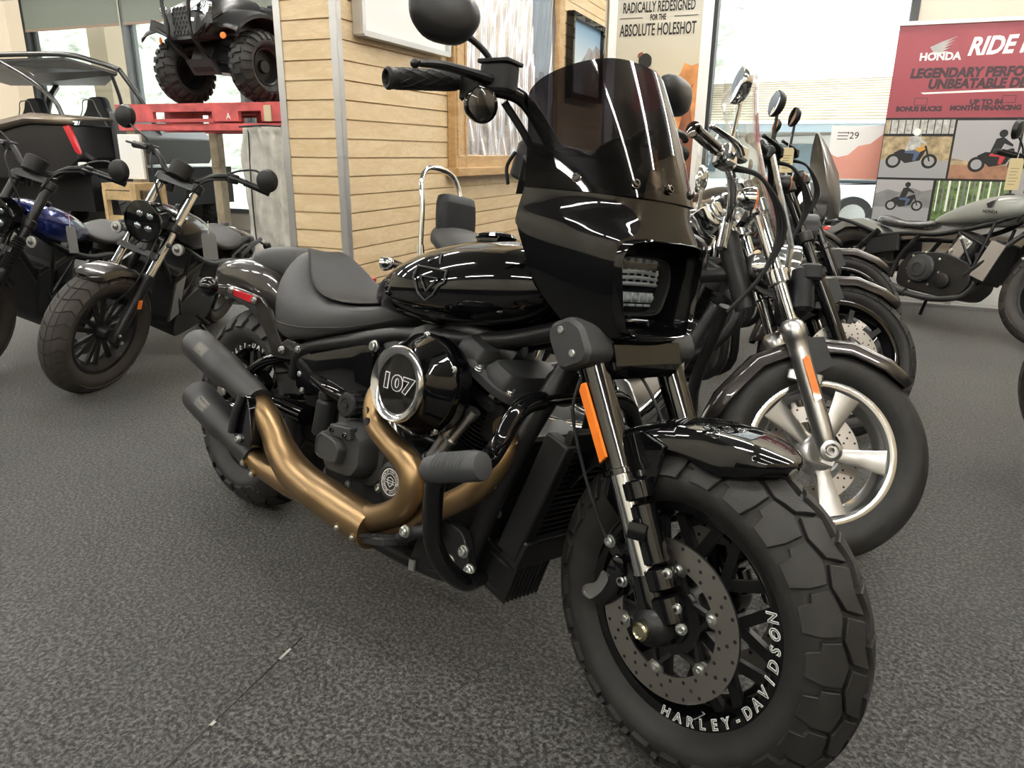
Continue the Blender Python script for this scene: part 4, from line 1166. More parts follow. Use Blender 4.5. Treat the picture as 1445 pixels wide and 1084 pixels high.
# ---- exhaust
ex = m['bronze']
g = G(); g.tube([(.905, -.10, .60), (.872, -.185, .595), (.858, -.222, .565), (.880, -.236, .510), (.950, -.242, .478), (1.012, -.244, .456), (1.040, -.243, .415), (1.022, -.242, .360), (.975, -.24, .322), (.915, -.238, .292), (.86, -.236, .280)], [.024, .026, .027, .027, .027, .029, .030, .030, .030, .032, .033], n=24, k=8)
rh = g.build('rear_exhaust_header', ex, hero, smooth=80)
g = G()
for q in ((.858, -.2475, .556), (.868, -.2555, .535), (.882, -.2615, .513)):
    g.lathe([(.0095, -.006), (.0095, .0025), (.001, .0025)], q, (-.1, -1, .1), n=14)
g.build('heat_shield_slot', m['black'], rh)
g = G(); g.tube([(1.155, -.11, .565), (1.215, -.165, .545), (1.222, -.195, .50), (1.185, -.205, .44), (1.10, -.205, .375), (1.01, -.205, .302), (.92, -.21, .262), (.82, -.215, .258)], [.024, .026, .026, .026, .026, .027, .028, .028], n=20, k=8); g.build('front_exhaust_header', ex, hero, smooth=80)
g = G(); g.tube([(.925, -.238, .268), (.86, -.24, .272), (.76, -.242, .280), (.66, -.244, .289), (.585, -.246, .308), (.525, -.25, .345), (.488, -.254, .385), (.445, -.258, .420), (.375, -.26, .447)], [.048, .049, .049, .047, .045, .040, .036, .035, .036], n=28, k=8, sx=1.0)
hs = g.build('exhaust_heat_shield', ex, hero, smooth=80)
g = G(); g.tube([(.66, -.236, .275), (.58, -.242, .272), (.50, -.247, .275), (.44, -.25, .282), (.375, -.252, .300)], [.040, .038, .035, .033, .033], n=24, k=6); g.build('lower_exhaust_pipe', ex, hero, smooth=80)
for p in ((.405, -.286, .278), (.455, -.285, .262), (.418, -.295, .408), (.855, -.286, .256), (.912, -.284, .252)):
    g = G(); g.lathe([(.011, -.004), (.0115, .0015), (.009, .003), (.001, .003)], p, (0, -1, -.2), n=14); o = g.build('clamp_washer', ex, hs)
    bolt(o, V(p) + V((0, -.003, -.0005)), (0, -1, -.2), .006, m['bolt'])
def muffler(a, b, label):
    a, b = V(a), V(b); d = (b - a).normalized()
    g = G(); L = (b - a).length
    g.lathe([(.040, .005), (.042, .0), (.047, .002), (.0485, .008), (.0485, L * .50), (.0455, L * .54), (.0405, L * .60), (.0395, L * .9), (.036, L * .96), (.036, L)], a, d, n=40)
    o = g.build('muffler', m['muffler'], hero, smooth=50)
    g = G(); g.lathe([(.0405, .004), (.0385, .09), (.001, .09)], a, d, n=32); g.build('muffler_bore', m['black'], o)
    # embossed badge plate riding on the outer, camera-facing flank of the can
    side = V((.45, -1, .62)); side = (side - d * side.dot(d)).normalized(); tg = d.cross(side)
    g = G(); rows = []
    for t in (.075, .135):
        rows.append([a + d * t + (side * math.cos(q) + tg * math.sin(q)) * .0498 for q in (-.32, -.16, 0, .16, .32)])
    g.loft(rows, closed=False)
    g.mat(1)
    up = tg if tg.z > 0 else -tg
    text(g, 'VANCE', .0135, a + d * .105 + side * .0495 + up * .0068, d, up, ext=.0008, xs=1.1)
    text(g, '& HINES', .0120, a + d * .105 + side * .0495 - up * .0068, d, up, ext=.0008, xs=1.1)
    g.build('badge_plate', [pm('grey_badge', (.10, .095, .085), .4, metal=.7), pm('pale_badge_text', (.22, .21, .19), .4, metal=.7)], o, smooth=0)
    return o
muffler((.035, -.268, .538), (.415, -.262, .450), '')
muffler((.055, -.262, .385), (.41, -.254, .292), '')
g = G()
g.loft([[V((x, y, z)) for x, z in rounded([(.375, .375), (.412, .470), (.432, .466), (.475, .360), (.470, .338), (.390, .328)], 3, .3)] for y in (-.308, -.283)])
g.rbox((.422, -.27, .352), (.09, .06, .03), .01)
mb = g.build('passenger_peg_mount', m['gloss'], hero, bevel=.002)
g = G(); g.tube([(.412, -.310, .468), (.395, -.316, .42), (.385, -.318, .36)], .011, n=8); g.build('folded_peg', m['matte'], mb)
bolt(mb, (.412, -.311, .348), (0, -1, 0), .009, m['bolt'])
# ---- brake pedal and right peg
g = G()
g.rbox((.985, -.262, .268), (.115, .05, .018), .008, ry=-.32, rz=-.25)
for k in range(5): g.rbox((.945 + k * .02, -.262, .266 + .0067 * k), (.006, .05, .007), .002, ry=-.32, rz=-.25)
g.tube([(1.03, -.25, .285), (1.075, -.245, .318), (1.10, -.20, .315)], .015, n=10); g.build('brake_pedal', m['matte'], hero)
bolt(hero, (1.062, -.266, .318), (0, -1, 0), .011, m['bolt'])
g = G(); g.loft([[V((x, y, z)) for x, z in rounded([(1.00, .20), (1.20, .245), (1.16, .34), (1.08, .345), (1.02, .275)], 3, .3)] for y in (-.19, -.165)]); mp_ = g.build('peg_mount', m['satin'], hero, bevel=.003)
for x, z in ((1.17, .30), (1.135, .265), (1.195, .268)): bolt(mp_, (x, -.192, z), (0, -1, 0), .011, m['bolt'])
g = G(); g.cyl((1.045, -.215, .24), (1.045, -.215, .215), .009); g.build('peg_stop_bolt', m['bolt'], hero)
g = G(); g.tube([(.98, .15, .20), (.93, .22, .10), (.88, .30, .03)], .013, n=10); g.rbox((.87, .315, .072), (.07, .06, .012), .01); g.build('side_stand', m['gloss'], hero)
# ------------------------------------------------------------------ the other cruisers of the row
def steer_fn(L, st, rake, trail):
    ax = V((-math.sin(math.radians(rake)), 0, math.cos(math.radians(rake)))); o = V((L + trail, 0, 0)); Mx = Matrix.Rotation(st, 3, ax)
    return lambda p: o + Mx @ (V(p) - o)
def root_at(name, label, fx, fy, hd, ln, L, group=None):
    return thing(name, label, 'motorcycle', (fx - L * math.cos(hd), fy - L * math.sin(hd), 0), (-ln, 0, hd), group)
def saddle_tank(t, paint, x0=.62, x1=1.16, top=.93, w=.15, bot=.72):
    g = G(); rings = []
    for f, a, b, q in ((0, .30, .20, .15), (.04, .50, .12, .38), (.15, .70, .04, .66), (.35, .90, 0, .92), (.55, .98, 0, 1.0), (.75, 1, .04, .98), (.9, .96, .12, .82), (.98, .86, .25, .5), (1.0, .75, .4, .25)):
        h = top - bot
        rings.append(ring_se(x0 + (x1 - x0) * f, bot + h * a, bot + h * b, w * q, e=2.4))
    g.loft(rings); o = g.build('fuel_tank', paint, t, smooth=60, sub=1)
    g = G(); g.lathe([(.001, .022), (.03, .02), (.038, .012), (.036, -.02)], (x0 + (x1 - x0) * .6, 0, top - .004), (0, 0, 1), n=20); g.build('fuel_cap', M_['chrome'], o)
    return o
def cruiser(label, fx, fy, hd, st, ln, R=.313, W=.13, rr=.203, L=1.6, paint='charcoal', bright='chrome', fork='silver', wheel='five', screen=True, sissy=True, cowl=False, seed=0, visor=False, tag_on=False):
    m = M_; rake = 30
    X = steer_fn(L, st, rake, .12)
    t = root_at('motorcycle', label, fx, fy, hd, ln, L, 'cruisers parked in a row')
    FDv = V((-.43, 0, .903)); fc = (L, 0, R)
    fp = lambda q, y, dx=0.0, dz=0.0: V((L + dx, y, R + dz)) + FDv * q
    br = m[bright]
    make_tyre(t, fc, R, W, rr, m['tyre'], X, 'smooth' if wheel == 'five' else 'street', 'front_tyre', 72)
    make_rim(t, fc, rr, W, m['polish'] if wheel == 'five' else m['gloss'], X, 'front_rim', lip=.012)
    if wheel != 'five':
        g = G(X); g.lathe([(rr + .010, -W * .31 - .0035), (rr + .010, -W * .31 - .0050), (rr - .004, -W * .31 - .0030), (rr - .004, -W * .31 - .0015)], fc, (0, 1, 0), n=64, closed=True); g.build('rim_stripe', m['alu'], t)
    g = G(X); c = V(fc)
    if wheel == 'five':
        for k in range(5):
            a = 2 * PI * k / 5 + .05
            e = V((math.cos(a), 0, math.sin(a))); n = V((-math.sin(a), 0, math.cos(a)))
            rings = []
            for d, w, y, h in ((.03, .026, -.026, .030), (.065, .021, -.028, .026), (.10, .024, -.030, .022), (.15, .031, -.033, .018), (rr - .018, .037, -.036, .016)):
                rings.append([c + e * d + n * (w * q) + V((0, y + h * z, 0)) for q, z in ((-1, .1), (-.8, 0), (.8, 0), (1, .1), (.9, 1), (-.9, 1))])
            g.loft(rings)
        g.lathe([(.001, -.032), (.030, -.034), (.050, -.030), (.064, -.018), (.066, .02), (.05, .05), (.001, .05)], fc, (0, 1, 0), n=28)
    else:
        for k in range(10):
            a = 2 * PI * k / 10; e = V((math.cos(a), 0, math.sin(a))); n = V((-math.sin(a), 0, math.cos(a)))
            g.bar(c + e * .035 + V((0, -.01, 0)), c + e * (rr - .02) + n * .03 + V((0, -.012, 0)), .016, .02, n)
        g.lathe([(.001, -.05), (.03, -.05), (.045, -.03), (.045, .04), (.001, .04)], fc, (0, 1, 0), n=20)
    g.build('front_spokes', m['alu'] if wheel == 'five' else m['satin'], t, smooth=45)
    make_disc(t, fc, .062 if wheel == 'five' else -.065, .098, .146, X, m['steel'], m['black'], m['bolt'], 5, rivet=False)
    for s in (-1, 1):
        y = s * .098
        g = G(X)
        if fork == 'silver':
            g.lathe([(.022, -.01), (.027, .01), (.0285, .05), (.0285, .30), (.030, .33), (.0335, .335), (.0335, .375), (.027, .385), (.024, .39)], fp(0, y), FDv, n=28)
        else:
            g.lathe([(.026, -.01), (.028, .05), (.028, .34), (.032, .345), (.032, .37), (.024, .375)], fp(0, y), FDv, n=24)
        leg = g.build('fork_leg', m[fork], t)
        g = G(X); g.lathe([(.0205, .36), (.0205, .74)], fp(0, y), FDv, n=24); g.build('fork_tube', br if fork == 'silver' else m['gloss'], leg)
        g = G(X); g.lathe([(.024, -.01), (.030, .0), (.030, .012), (.020, .016), (.020, .006), (.012, .006), (.012, .014), (.009, .014), (.009, .0), (.001, .0)], (L, s * .115, R), (0, s, 0), n=24)
        g.bar((L - .02, s * .108, R - .028), (L + .015, s * .108, R - .034), .02, .016); g.build('axle_end', m['alu'] if fork == 'silver' else m['satin'], leg)
        if s < 0 and fork == 'silver':
            a = fp(.145, y - .031, .002); g = G(X)
            g.prism([(-.0, -.010), (.125, -.010), (.130, .004), (.130, .010), (.004, .010)], a, FDv, V((.903, 0, .43)), -.006); g.build('reflector', m['amber'], leg, smooth=0)
        g = G(X)
        g.rbox(fp(.22, y + s * -.012, 0), (.10, .02, .03), .008)
        g.build('fender_mount', m['alu'] if fork == 'silver' else m['satin'], leg)
        for q in (.50, .72):
            g = G(X); g.lathe([(.030, 0), (.034, .004), (.034, .040), (.030, .044)], fp(q, y), FDv, n=20); g.build('clamp', br, t)
    fd = fender(X, fc, R + .032, [(48, .4, .3, 0), (50, .7, .7, 0), (55, .88, 1, 0), (65, 1, 1.1, 0), (85, 1, 1.1, 0), (110, 1, 1.1, 0), (135, 1, 1.1, 0), (160, .95, 1, 0), (172, .85, .8, .004), (176, .6, .5, .006)],
                W / 2 + .012, .032, 'front_fender', m[paint], t)
    g = G(X)
    for s in (-1, 1): g.loft([[V((L + dx, s * yy, R + dz)) for dx, dz in ((-.10, .19), (-.02, .25), (-.06, .33), (-.14, .31))] for yy in (W / 2 + .006, W / 2 + .014)])
    g.build('fender_strut', m['satin'], fd)
    for q in (.52, .74): g = G(X); g.loft([[fp(q, y, dx) for dx in (-.03, .035)] + [fp(q + .03, y, dx) for dx in (.035, -.03)] for y in (-.10, 0, .10)]); g.build('triple_clamp', br, t)
    # headlamp
    hl = fp(.58, 0, .07)
    g = G(X); g.lathe([(.02, -.13), (.055, -.11), (.078, -.06), (.085, -.01), (.088, .0), (.088, .012), (.082, .016)], hl, (.97, 0, -.1), n=36, caps=False)
    hb = g.build('headlamp', br, t)
    g = G(X); g.lathe([(.082, .010), (.06, .026), (.001, .034)], hl, (.97, 0, -.1), n=32); g.build('lens', m['lens'], hb)
    g = G(X); g.lathe([(.080, .006), (.05, -.03), (.001, -.045)], hl, (.97, 0, -.1), n=32); g.build('lamp_bowl', m['led'], hb)
    # handlebar
    top = fp(.78, 0) + V((-.06, 0, -.14))
    g = G(X)
    for s in (-1, 1):
        g.tube([top + V((0, 0, .07)), top + V((.0, s * .10, .075)), top + V((-.03, s * .20, .135)), top + V((-.09, s * .29, .165)), top + V((-.17, s * .40, .150))], .0135, n=12)
        g.tube([top + V((.0, s * .05, -.02)), top + V((0, s * .05, .075))], .018, n=12, smooth=False)
    hbr = g.build('handlebar', br if bright == 'chrome' else m['satin'], t)
    for s in (-1, 1):
        a = top + V((-.095, s * .295, .165)); b = top + V((-.18, s * .415, .149)); dd = (b - a).normalized(); ln_ = (b - a).length
        g = G(X); g.lathe([(.016, 0), (.019, .006), (.0175, .02), (.0185, ln_ * .5), (.0175, ln_ * .85), (.021, ln_ * .92), (.021, ln_), (.010, ln_ + .004), (.001, ln_ + .004)], a, dd, n=20); g.build('grip', m['dchrome'] if bright == 'chrome' else m['rubber'], hbr)
        g = G(X); g.rbox(top + V((-.065, s * .265, .162)), (.062, .06, .058), .02, rz=-s * .6); g.rbox(top + V((-.035, s * .255, .180)), (.05, .055, .04), .014, rz=-s * .6); g.build('switch_housing', br, hbr)
        g = G(X); g.tube([top + V((-.03, s * .29, .165)), top + V((-.055, s * .34, .168)), top + V((-.13, s * .43, .155))], [.009, .008, .006], n=8, sx=1.4); g.ball(top + V((-.135, s * .436, .154)), .009, 10, 8); g.build('lever', br, hbr)
        st0 = top + V((-.06, s * .27, .185)); mc = top + V((-.075, s * .315, .345))
        g = G(X); g.tube([st0, st0 + V((0, s * .02, .09)), st0 + V((.0, s * .035, .145)), mc + V((.02, 0, 0))], .0065, n=8, k=4); mi = g.build('mirror_stem', br if bright == 'chrome' else m['satin'], hbr)
        sh = rounded([(-.05, .045), (.02, .06), (.062, .015), (.045, -.03), (-.02, -.045), (-.055, -.015)], 4, .45)
        g = G(X); MR = Matrix.Rotation(-s * .15, 3, 'Z')
        g.loft([[mc + MR @ V((xx, s * y * k, z * k)) for y, z in sh] for k, xx in ((.4, .030), (.8, .022), (1, .006), (1, -.004), (.95, -.007))])
        ms = g.build('mirror_shell', br if bright == 'chrome' else m['satin'], t, smooth=50)
        g = G(X); g.loft([[mc + MR @ V((xx, s * y * .92, z * .92)) for y, z in sh] for xx in (-.0072, -.0078)]); g.build('mirror_glass', m['mirror'], ms, smooth=0)
        indicator(t, X(top + V((.03, s * .235, .07))), (math.cos(st), math.sin(st), 0), .034, br, m['amber'], None, stalk=X(top + V((-.02, s * .20, .135))))
    g = G(X); g.lathe([(.03, -.07), (.046, -.05), (.050, .0), (.052, .01), (.048, .014), (.001, .012)], top + V((-.06, -.02, .09)), (-.6, 0, .8), n=28); sp = g.build('speedometer', br, t)
    g = G(X)
    for k in range(3): g.tube([top + V((-.05, -.25 + .012 * k, .15)), top + V((.05, -.24, .13)), top + V((.13 + .01 * k, -.17, .03)), top + V((.12, -.12, -.10)), top + V((.05, -.08, -.22))], .006, n=8)
    g.build('control_cable', m['rubber'], t)
    if screen:
        g = G(X); rows = []
        for f, w in ((0, .10), (.05, .16), (.15, .20), (.35, .225), (.6, .23), (.8, .215), (.92, .17), (.98, .10), (1.0, .04)):
            base = V((1.425, 0, .86)); q = base + V((-.225, 0, .565)) * f + V((.035 * math.sin(PI * f) * -1 + .02 * f * f, 0, 0))
            rows.append([q + V((-.16 * (abs(u)) ** 2.2 * (w / .23) ** 2, w * u, 0)) for u in (-1, -.85, -.6, -.3, 0, .3, .6, .85, 1)])
        g.loft(rows, closed=False)
        wsd = g.build('windshield', m['clear'], t, smooth=60, solid=.005)
        g = G(X)
        for s in (-1, 1):
            g.bar(V((1.395, s * .12, .87)), V((1.29, s * .12, 1.14)), .032, .006, (1, 0, .2)); g.tube([V((1.39, s * .12, .88)), fp(.54, s * .10, .03)], .010, n=8, smooth=False)
        g.build('windshield_bracket', m['polish'], wsd)
        g = G(X); pc = V((1.452, 0, .765))
        g.rbox(pc + V((0, 0, .0)), (.06, .25, .135), .03, ry=-.15); g.rbox(pc + V((.012, 0, .05)), (.062, .26, .05), .02, ry=-.15); po = g.build('leather_pouch', m['leather2'], t)
        g = G(X)
        for s in (-.07, .07): g.rbox(pc + V((.035, s, .0)), (.008, .022, .09), .003, ry=-.15)
        g.build('strap', m['leather2'], po)
    if cowl:
        g = G(X); rings = []
        for z, x0, w, D in ((.86, .06, .05, .03), (.92, .09, .10, .07), (1.00, .12, .125, .11), (1.10, .145, .125, .11), (1.20, .145, .10, .08), (1.28, .135, .06, .04), (1.33, .125, .015, .01)):
            zz = z; xx = L - .45 * (z - R) / .9 + .13
            o_ = [V((xx + x0 - D * abs(u) ** 2, w * u, zz)) for u in (-1, -.8, -.5, -.2, 0, .2, .5, .8, 1)]
            rings.append(o_ + [q + V((-.006, 0, 0)) for q in reversed(o_)])
        g.loft(rings); g.build('headlamp_cowl', m[cowl], t, smooth=50)
    # body
    saddle_tank(t, m[paint])
    g = G()
    S2 = [(.05, .86, .80, .09), (.12, .88, .76, .13), (.25, .84, .70, .16), (.38, .76, .66, .165), (.50, .75, .67, .15), (.60, .78, .70, .10), (.68, .80, .74, .06)]
    g.loft([ring_se(x, a, b, w, e=2.8) for x, a, b, w in S2]); g.build('seat', m['leather'], t, smooth=60, sub=1)
    rc = (0, 0, .32)
    make_tyre(t, rc, .32, .15, .203, m['tyre'], None, 'smooth', 'rear_tyre', 48)
    make_rim(t, rc, .203, .15, m['polish'] if wheel == 'five' else m['gloss'], None, 'rear_rim')
    fender(None, rc, .365, [(20, .9, .8, 0), (40, 1, 1, 0), (70, 1, 1, 0), (100, 1, 1, 0), (130, 1, 1, 0), (155, .95, .9, .004), (165, .7, .6, .006)], .095, .05, 'rear_fender', m[paint], t)
    g = G()
    for s in (-1, 1):
        g.tube([(-.12, s * .11, .70), (.10, s * .115, .66), (.40, s * .115, .62), (1.10, s * .05, .76)], .018, n=10)
        g.tube([(1.24, s * .04, .70), (1.16, s * .10, .45), (1.10, s * .12, .20), (.55, s * .12, .18), (.35, s * .11, .45)], .02, n=10)
        g.tube([(0, s * .12, .32), (.40, s * .10, .38)], .024, n=10, smooth=False)
        g.tube([(.02, s * .125, .38), (.12, s * .125, .66)], .03, n=12, smooth=False)
    g.tube([(1.32, 0, .70), (1.22, 0, .92)], .034, n=14, smooth=False); g.tube([(1.26, 0, .80), (.70, 0, .72)], .024, n=10, smooth=False)
    g.build('frame', m['satin'], t)
    ec = V((.90, 0, .34))
    g = G(); g.loft([[V((x, y, z)) for x, z in rounded([(.74, .18), (1.06, .18), (1.10, .30), (1.02, .44), (.84, .46), (.56, .40), (.50, .30), (.54, .22)], 3, .3)] for y in (-.12, .12)])
    en = g.build('crankcase', m['alu'] if bright == 'chrome' else m['engine'], t, bevel=.006)
    g = G(); g.lathe([(.10, 0), (.10, .03), (.08, .045), (.001, .048)], (.92, -.12, .35), (0, -1, 0), n=32); g.build('cam_cover', br, en)
    for ti in (24, -22):
        ti = math.radians(ti); d = V((math.sin(ti), 0, math.cos(ti))); g = G(); b = ec + d * .06
        g.cyl(b, b + d * .24, .058, n=24)
        for k in range(13): g.lathe([(.05, -.002), (.076, -.0016), (.076, .0016), (.05, .002)], b + d * (.05 + .012 * k), d, n=24, closed=True)
        g.build('cylinder', m['engine'], en, smooth=30)
        e = V((math.cos(ti), 0, -math.sin(ti))); hd_ = rounded([(-.09, -.11), (.09, -.11), (.09, .11), (-.09, .11)], 3, .25)
        g = G(); g.loft([[b + d * q + e * x * k + V((0, y * k, 0)) for x, y in hd_] for q, k in ((.22, 1), (.27, 1.02), (.29, .98), (.31, .8))]); g.build('rocker_cover', br, en)
        for k in (0, 1):
            x0 = .95 - .08 * (ti < 0) + .02 * k
            g = G(); a_ = V((x0, -.15, .42)); b_ = b + d * .22 + V((0, -.10, 0)) + e * (.02 * k); g.lathe([(.017, 0), (.012, .012), (.010, .09), (.013, .095), (.013, (b_ - a_).length)], a_, b_ - a_, n=14); g.build('pushrod_tube', br, en)
    g = G(); g.lathe([(.06, 0), (.10, .01), (.105, .05), (.09, .07), (.001, .075)], (.91, -.14, .60), (0, -1, 0), n=32); g.build('air_cleaner', br, t)
    for pts in ([(1.14, -.11, .56), (1.20, -.17, .50), (1.16, -.20, .38), (1.0, -.21, .26), (.6, -.22, .24), (.0, -.23, .27), (-.35, -.235, .30)], [(.78, -.11, .58), (.72, -.18, .52), (.70, -.215, .42), (.60, -.225, .36), (.3, -.235, .36), (-.35, -.24, .40)]):
        g = G(); g.tube(pts, [.022, .024, .024, .028, .04, .042, .042], n=16, k=6); g.build('exhaust_pipe', br, t)
    for s in (-1, 1):
        indicator(t, (-.02, s * .225, .695), (-1, 0, 0), .030, br, m['amber'], None, 'rear_turn_signal', stalk=(.06, s * .115, .69))
    g = G(); g.rbox((-.36, 0, .60), (.05, .09, .05), .02); g.build('tail_light', m['red'], t)
    g = G(); g.tube([(.70, .13, .20), (.62, .24, .10), (.58, .30, .02)], .013, n=8); g.build('side_stand', m['satin'], t)
    if sissy:
        g = G()
        g.tube([(.10, -.115, .62), (.06, -.118, .72), (.04, -.118, .92), (.015, -.110, 1.03), (.0, -.06, 1.085), (.0, .06, 1.085), (.015, .110, 1.03), (.04, .118, .92), (.06, .118, .72), (.10, .115, .62)], .0105, n=12)
        sb = g.build('sissy_bar', m['chrome'], t)
        g = G(); g.rbox((.115, 0, .90), (.075, .21, .18), .045, ry=-.12); g.build('backrest_pad', m['leather2'], sb, sub=1)
        for s in (-1, 1):
            g = G(); g.bar((.10, s * .116, .58), (.05, s * .119, .78), .03, .008, (0, 1, 0)); g.build('sissy_bar_plate', m['chrome'], sb)
    return t
cruiser('black cruiser with clear windshield and polished five-spoke front wheel, second in the row', 1.475, .949, .112, .583, .189)
cruiser('dark cruiser third in the row, black front wheel just behind the polished wheel', 1.154, 1.980, .264, .50, .173, R=.33, W=.11, rr=.2413, bright='satin', fork='gloss', wheel='black', screen=False, sissy=False)
cruiser('dark cruiser fourth in the row, with a pointed grey headlamp cowl and upright black mirrors', .779, 3.006, .204, .50, .172, R=.33, W=.11, rr=.2413, bright='satin', fork='gloss', wheel='black', screen=False, sissy=False, cowl='greycowl')
cruiser('dark cruiser fifth in the row, mostly hidden beside the grey-green bobber', .05, 4.28, .134, .631, .191, R=.33, W=.11, rr=.2413, bright='satin', fork='gloss', wheel='black', screen=False, sissy=False)
# ------------------------------------------------------------------ small bobbers (three of one kind)
def bobber(label, fx, fy, hd, st, ln, paint, chrome_fork=True, gaiters=False, wrapped=False, logo=None, fs=1.0):
    m = M_; L, R, W, rr = 1.49, .32, .13, .203
    X = steer_fn(L, st, 28, .11)
    t = root_at('motorcycle', label, fx, fy, hd, ln, L, 'bobber motorcycles')
    FDv = V((-.469, 0, .883)); fc = (L, 0, R); c = V(fc)
    fp = lambda q, y, dx=0.0, dz=0.0: V((L + dx, y, R + dz)) + FDv * (q * (fs if q > .3 else 1))
    make_tyre(t, fc, R, W, rr, m['tyreold'], X, 'street', 'front_tyre', 72)
    make_rim(t, fc, rr, W, m['satin'], X, 'front_rim')
    g = G(X)
    for k in range(7):
        a = 2 * PI * k / 7 + .4
        for q in (-1, 1):
            e = V((math.cos(a), 0, math.sin(a))); n = V((-math.sin(a), 0, math.cos(a)))
            g.bar(c + e * .04 + n * .008 * q + V((0, .012, 0)), c + e * (rr - .015) + n * .034 * q + V((0, .012, 0)), .012, .022, n)
    g.lathe([(.001, -.055), (.026, -.055), (.036, -.045), (.042, 0), (.036, .05), (.026, .06), (.001, .06)], fc, (0, 1, 0), n=24)
    g.build('front_spokes', m['satin'], t)
    make_disc(t, fc, -.058, .10, .145, X, m['steel'], m['black'], m['bolt'], 6, rivet=False)
    for s in (-1, 1):
        y = s * .098
        g = G(X); g.lathe([(.020, -.03), (.026, -.02), (.027, .05), (.027, .30), (.031, .31), (.031, .335), (.024, .34)], fp(0, y), FDv, n=24); leg = g.build('fork_leg', m['satin'], t)
        g = G(X)
        if gaiters:
            pr = []
            for k in range(14): pr += [(.026, .335 + k * .013), (.034, .3415 + k * .013)]
            g.lathe(pr, fp(0, y), FDv, n=20); g.build('fork_gaiter', m['rubber'], leg)
            g = G(X); g.lathe([(.024, .50), (.024, .76 * fs)], fp(0, y), FDv, n=20); g.build('fork_tube', m['satin'], leg)
        else:
            g.lathe([(.0205, .33), (.0205, .76 * fs), (.012, .76 * fs + .005), (.001, .76 * fs + .005)], fp(0, y), FDv, n=24); g.build('fork_tube', m['chrome'], leg)
        g = G(X)
        for q in ((.53, .74) if not gaiters else (.52, .72)): g = G(X); g.lathe([(.030, 0), (.034, .004), (.034, .040), (.030, .044)], fp(q, y), FDv, n=18); g.build('clamp', m['satin'], leg)
        g = G(X); g.rbox(fp(.19, y + s * .030, .0), (.024, .012, .044), .006); g.build('reflector', m['amber'], leg)
        for q in ((L + .012, s * .128, R + .02), (L - .01, s * .128, R - .02)): bolt(leg, X(q), X(V(q) + V((0, s, 0))) - X(q), .007, m['bolt'])
    g = G(X)
    for q in (.545, .755):
        g = G(X); g.loft([[fp(q, y, dx) for dx in (-.03, .04)] + [fp(q + .028, y, dx) for dx in (.04, -.03)] for y in (-.10, 0, .10)]); g.build('triple_clamp', m['satin'], t)
    g = G(X); g.loft([[fp(.40, y, .028) , fp(.40, y, .042), fp(.425, y, .042), fp(.425, y, .028)] for y in (-.115, .115)])
    g.build('fork_brace', m['satin'], t)
    fender(X, fc, R + .02, [(62, .5, .5, 0), (65, .8, .8, 0), (72, 1, 1, 0), (90, 1, 1, 0), (110, 1, 1, 0), (130, 1, 1, 0), (142, .9, .8, 0)], W / 2 + .012, .025, 'front_fender', m['charcoal'] if paint != 'grey' else m[paint], t)
    hl = fp(.56, 0, .105)
    HD_ = V((.985, 0, -.10)).normalized()
    g = G(X); g.lathe([(.05, -.10), (.085, -.07), (.096, -.01), (.102, .004), (.102, .016), (.095, .018)], hl, HD_, n=36, caps=False); hb = g.build('headlamp', m['gloss'], t)
    g = G(X); g.lathe([(.095, .004), (.001, -.004)], hl, HD_, n=32)
    g.mat(1)
    for sy in (-1, 1):
        for sz in (-1, 1): g.ball(hl + HD_ * .004 + V((0, sy * .029, sz * .031)), (.008, .022, .018), 14, 8)
    g.build('lamp_leds', [m['gloss'], m['led']], hb)
    g = G(X); g.lathe([(.094, .016), (.05, .026), (.001, .030)], hl, HD_, n=32); g.build('lens', m['lens'], hb)
    top = fp(.79, 0) + V((0, 0, -.045))
    g = G(X)
    for s in (-1, 1):
        g.tube([top + V((.0, 0, .05)), top + V((.0, s * .09, .055)), top + V((-.02, s * .16, .105)), top + V((-.06, s * .24, .125)), top + V((-.13, s * .39, .105))], .0145, n=12)
        g.tube([top + V((0, s * .055, -.04)), top + V((0, s * .055, .06))], .02, n=10, smooth=False)
    hbr = g.build('handlebar', m['satin'], t)
    for s in (-1, 1):
        a = top + V((-.082, s * .285, .120)); b = top + V((-.137, s * .405, .103)); dd = (b - a).normalized()
        g = G(X); g.lathe([(.015, 0), (.019, .004), (.0165, .015), (.0175, .12), (.019, .13), (.012, .134), (.001, .134)], a, dd, n=16); g.build('grip', m['rubber'], hbr)
        g = G(X); g.rbox(top + V((-.055, s * .235, .122)), (.05, .06, .045), .014, rz=-s * .35); g.build('switch_housing', m['matte'], hbr)
        g = G(X); g.tube([top + V((-.02, s * .24, .125)), top + V((-.03, s * .30, .125)), top + V((-.095, s * .42, .110))], [.009, .007, .006], n=8); g.build('lever', m['satin'], hbr)
        st0 = top + V((-.04, s * .22, .14)); mc = top + V((-.06, s * .42, .235 if s < 0 else .17))
        g = G(X); g.tube([st0, st0 + V((0, s * .06, .035)), st0 + V((-.005, s * .14, .06)), mc], .0055, n=8, k=4); mi = g.build('mirror_stem', m['satin'], hbr)
        g = G(X); g.lathe([(.02, .030), (.05, .020), (.058, .004), (.058, -.004), (.054, -.007)], mc, (1, 0, -.05), n=24); ms = g.build('mirror_shell', m['satin'], t)
        g = G(X); g.lathe([(.054, -.0065), (.001, -.0066)], mc, (1, 0, -.05), n=24); g.build('mirror_glass', m['mirror'], ms, smooth=0)
        ip = fp(.47, s * .175, .015)
        g = G(X); g.tube([fp(.47, s * .11, .01), ip + V((-.01, -s * .01, 0))], .010, n=8, smooth=False); ob = g.build('turn_signal', m['satin'], t)
        g = G(X); g.lathe([(.012, -.03), (.027, -.016), (.031, .0)], ip, (1, 0, 0), n=18); g.build('signal_body', m['satin'], ob)
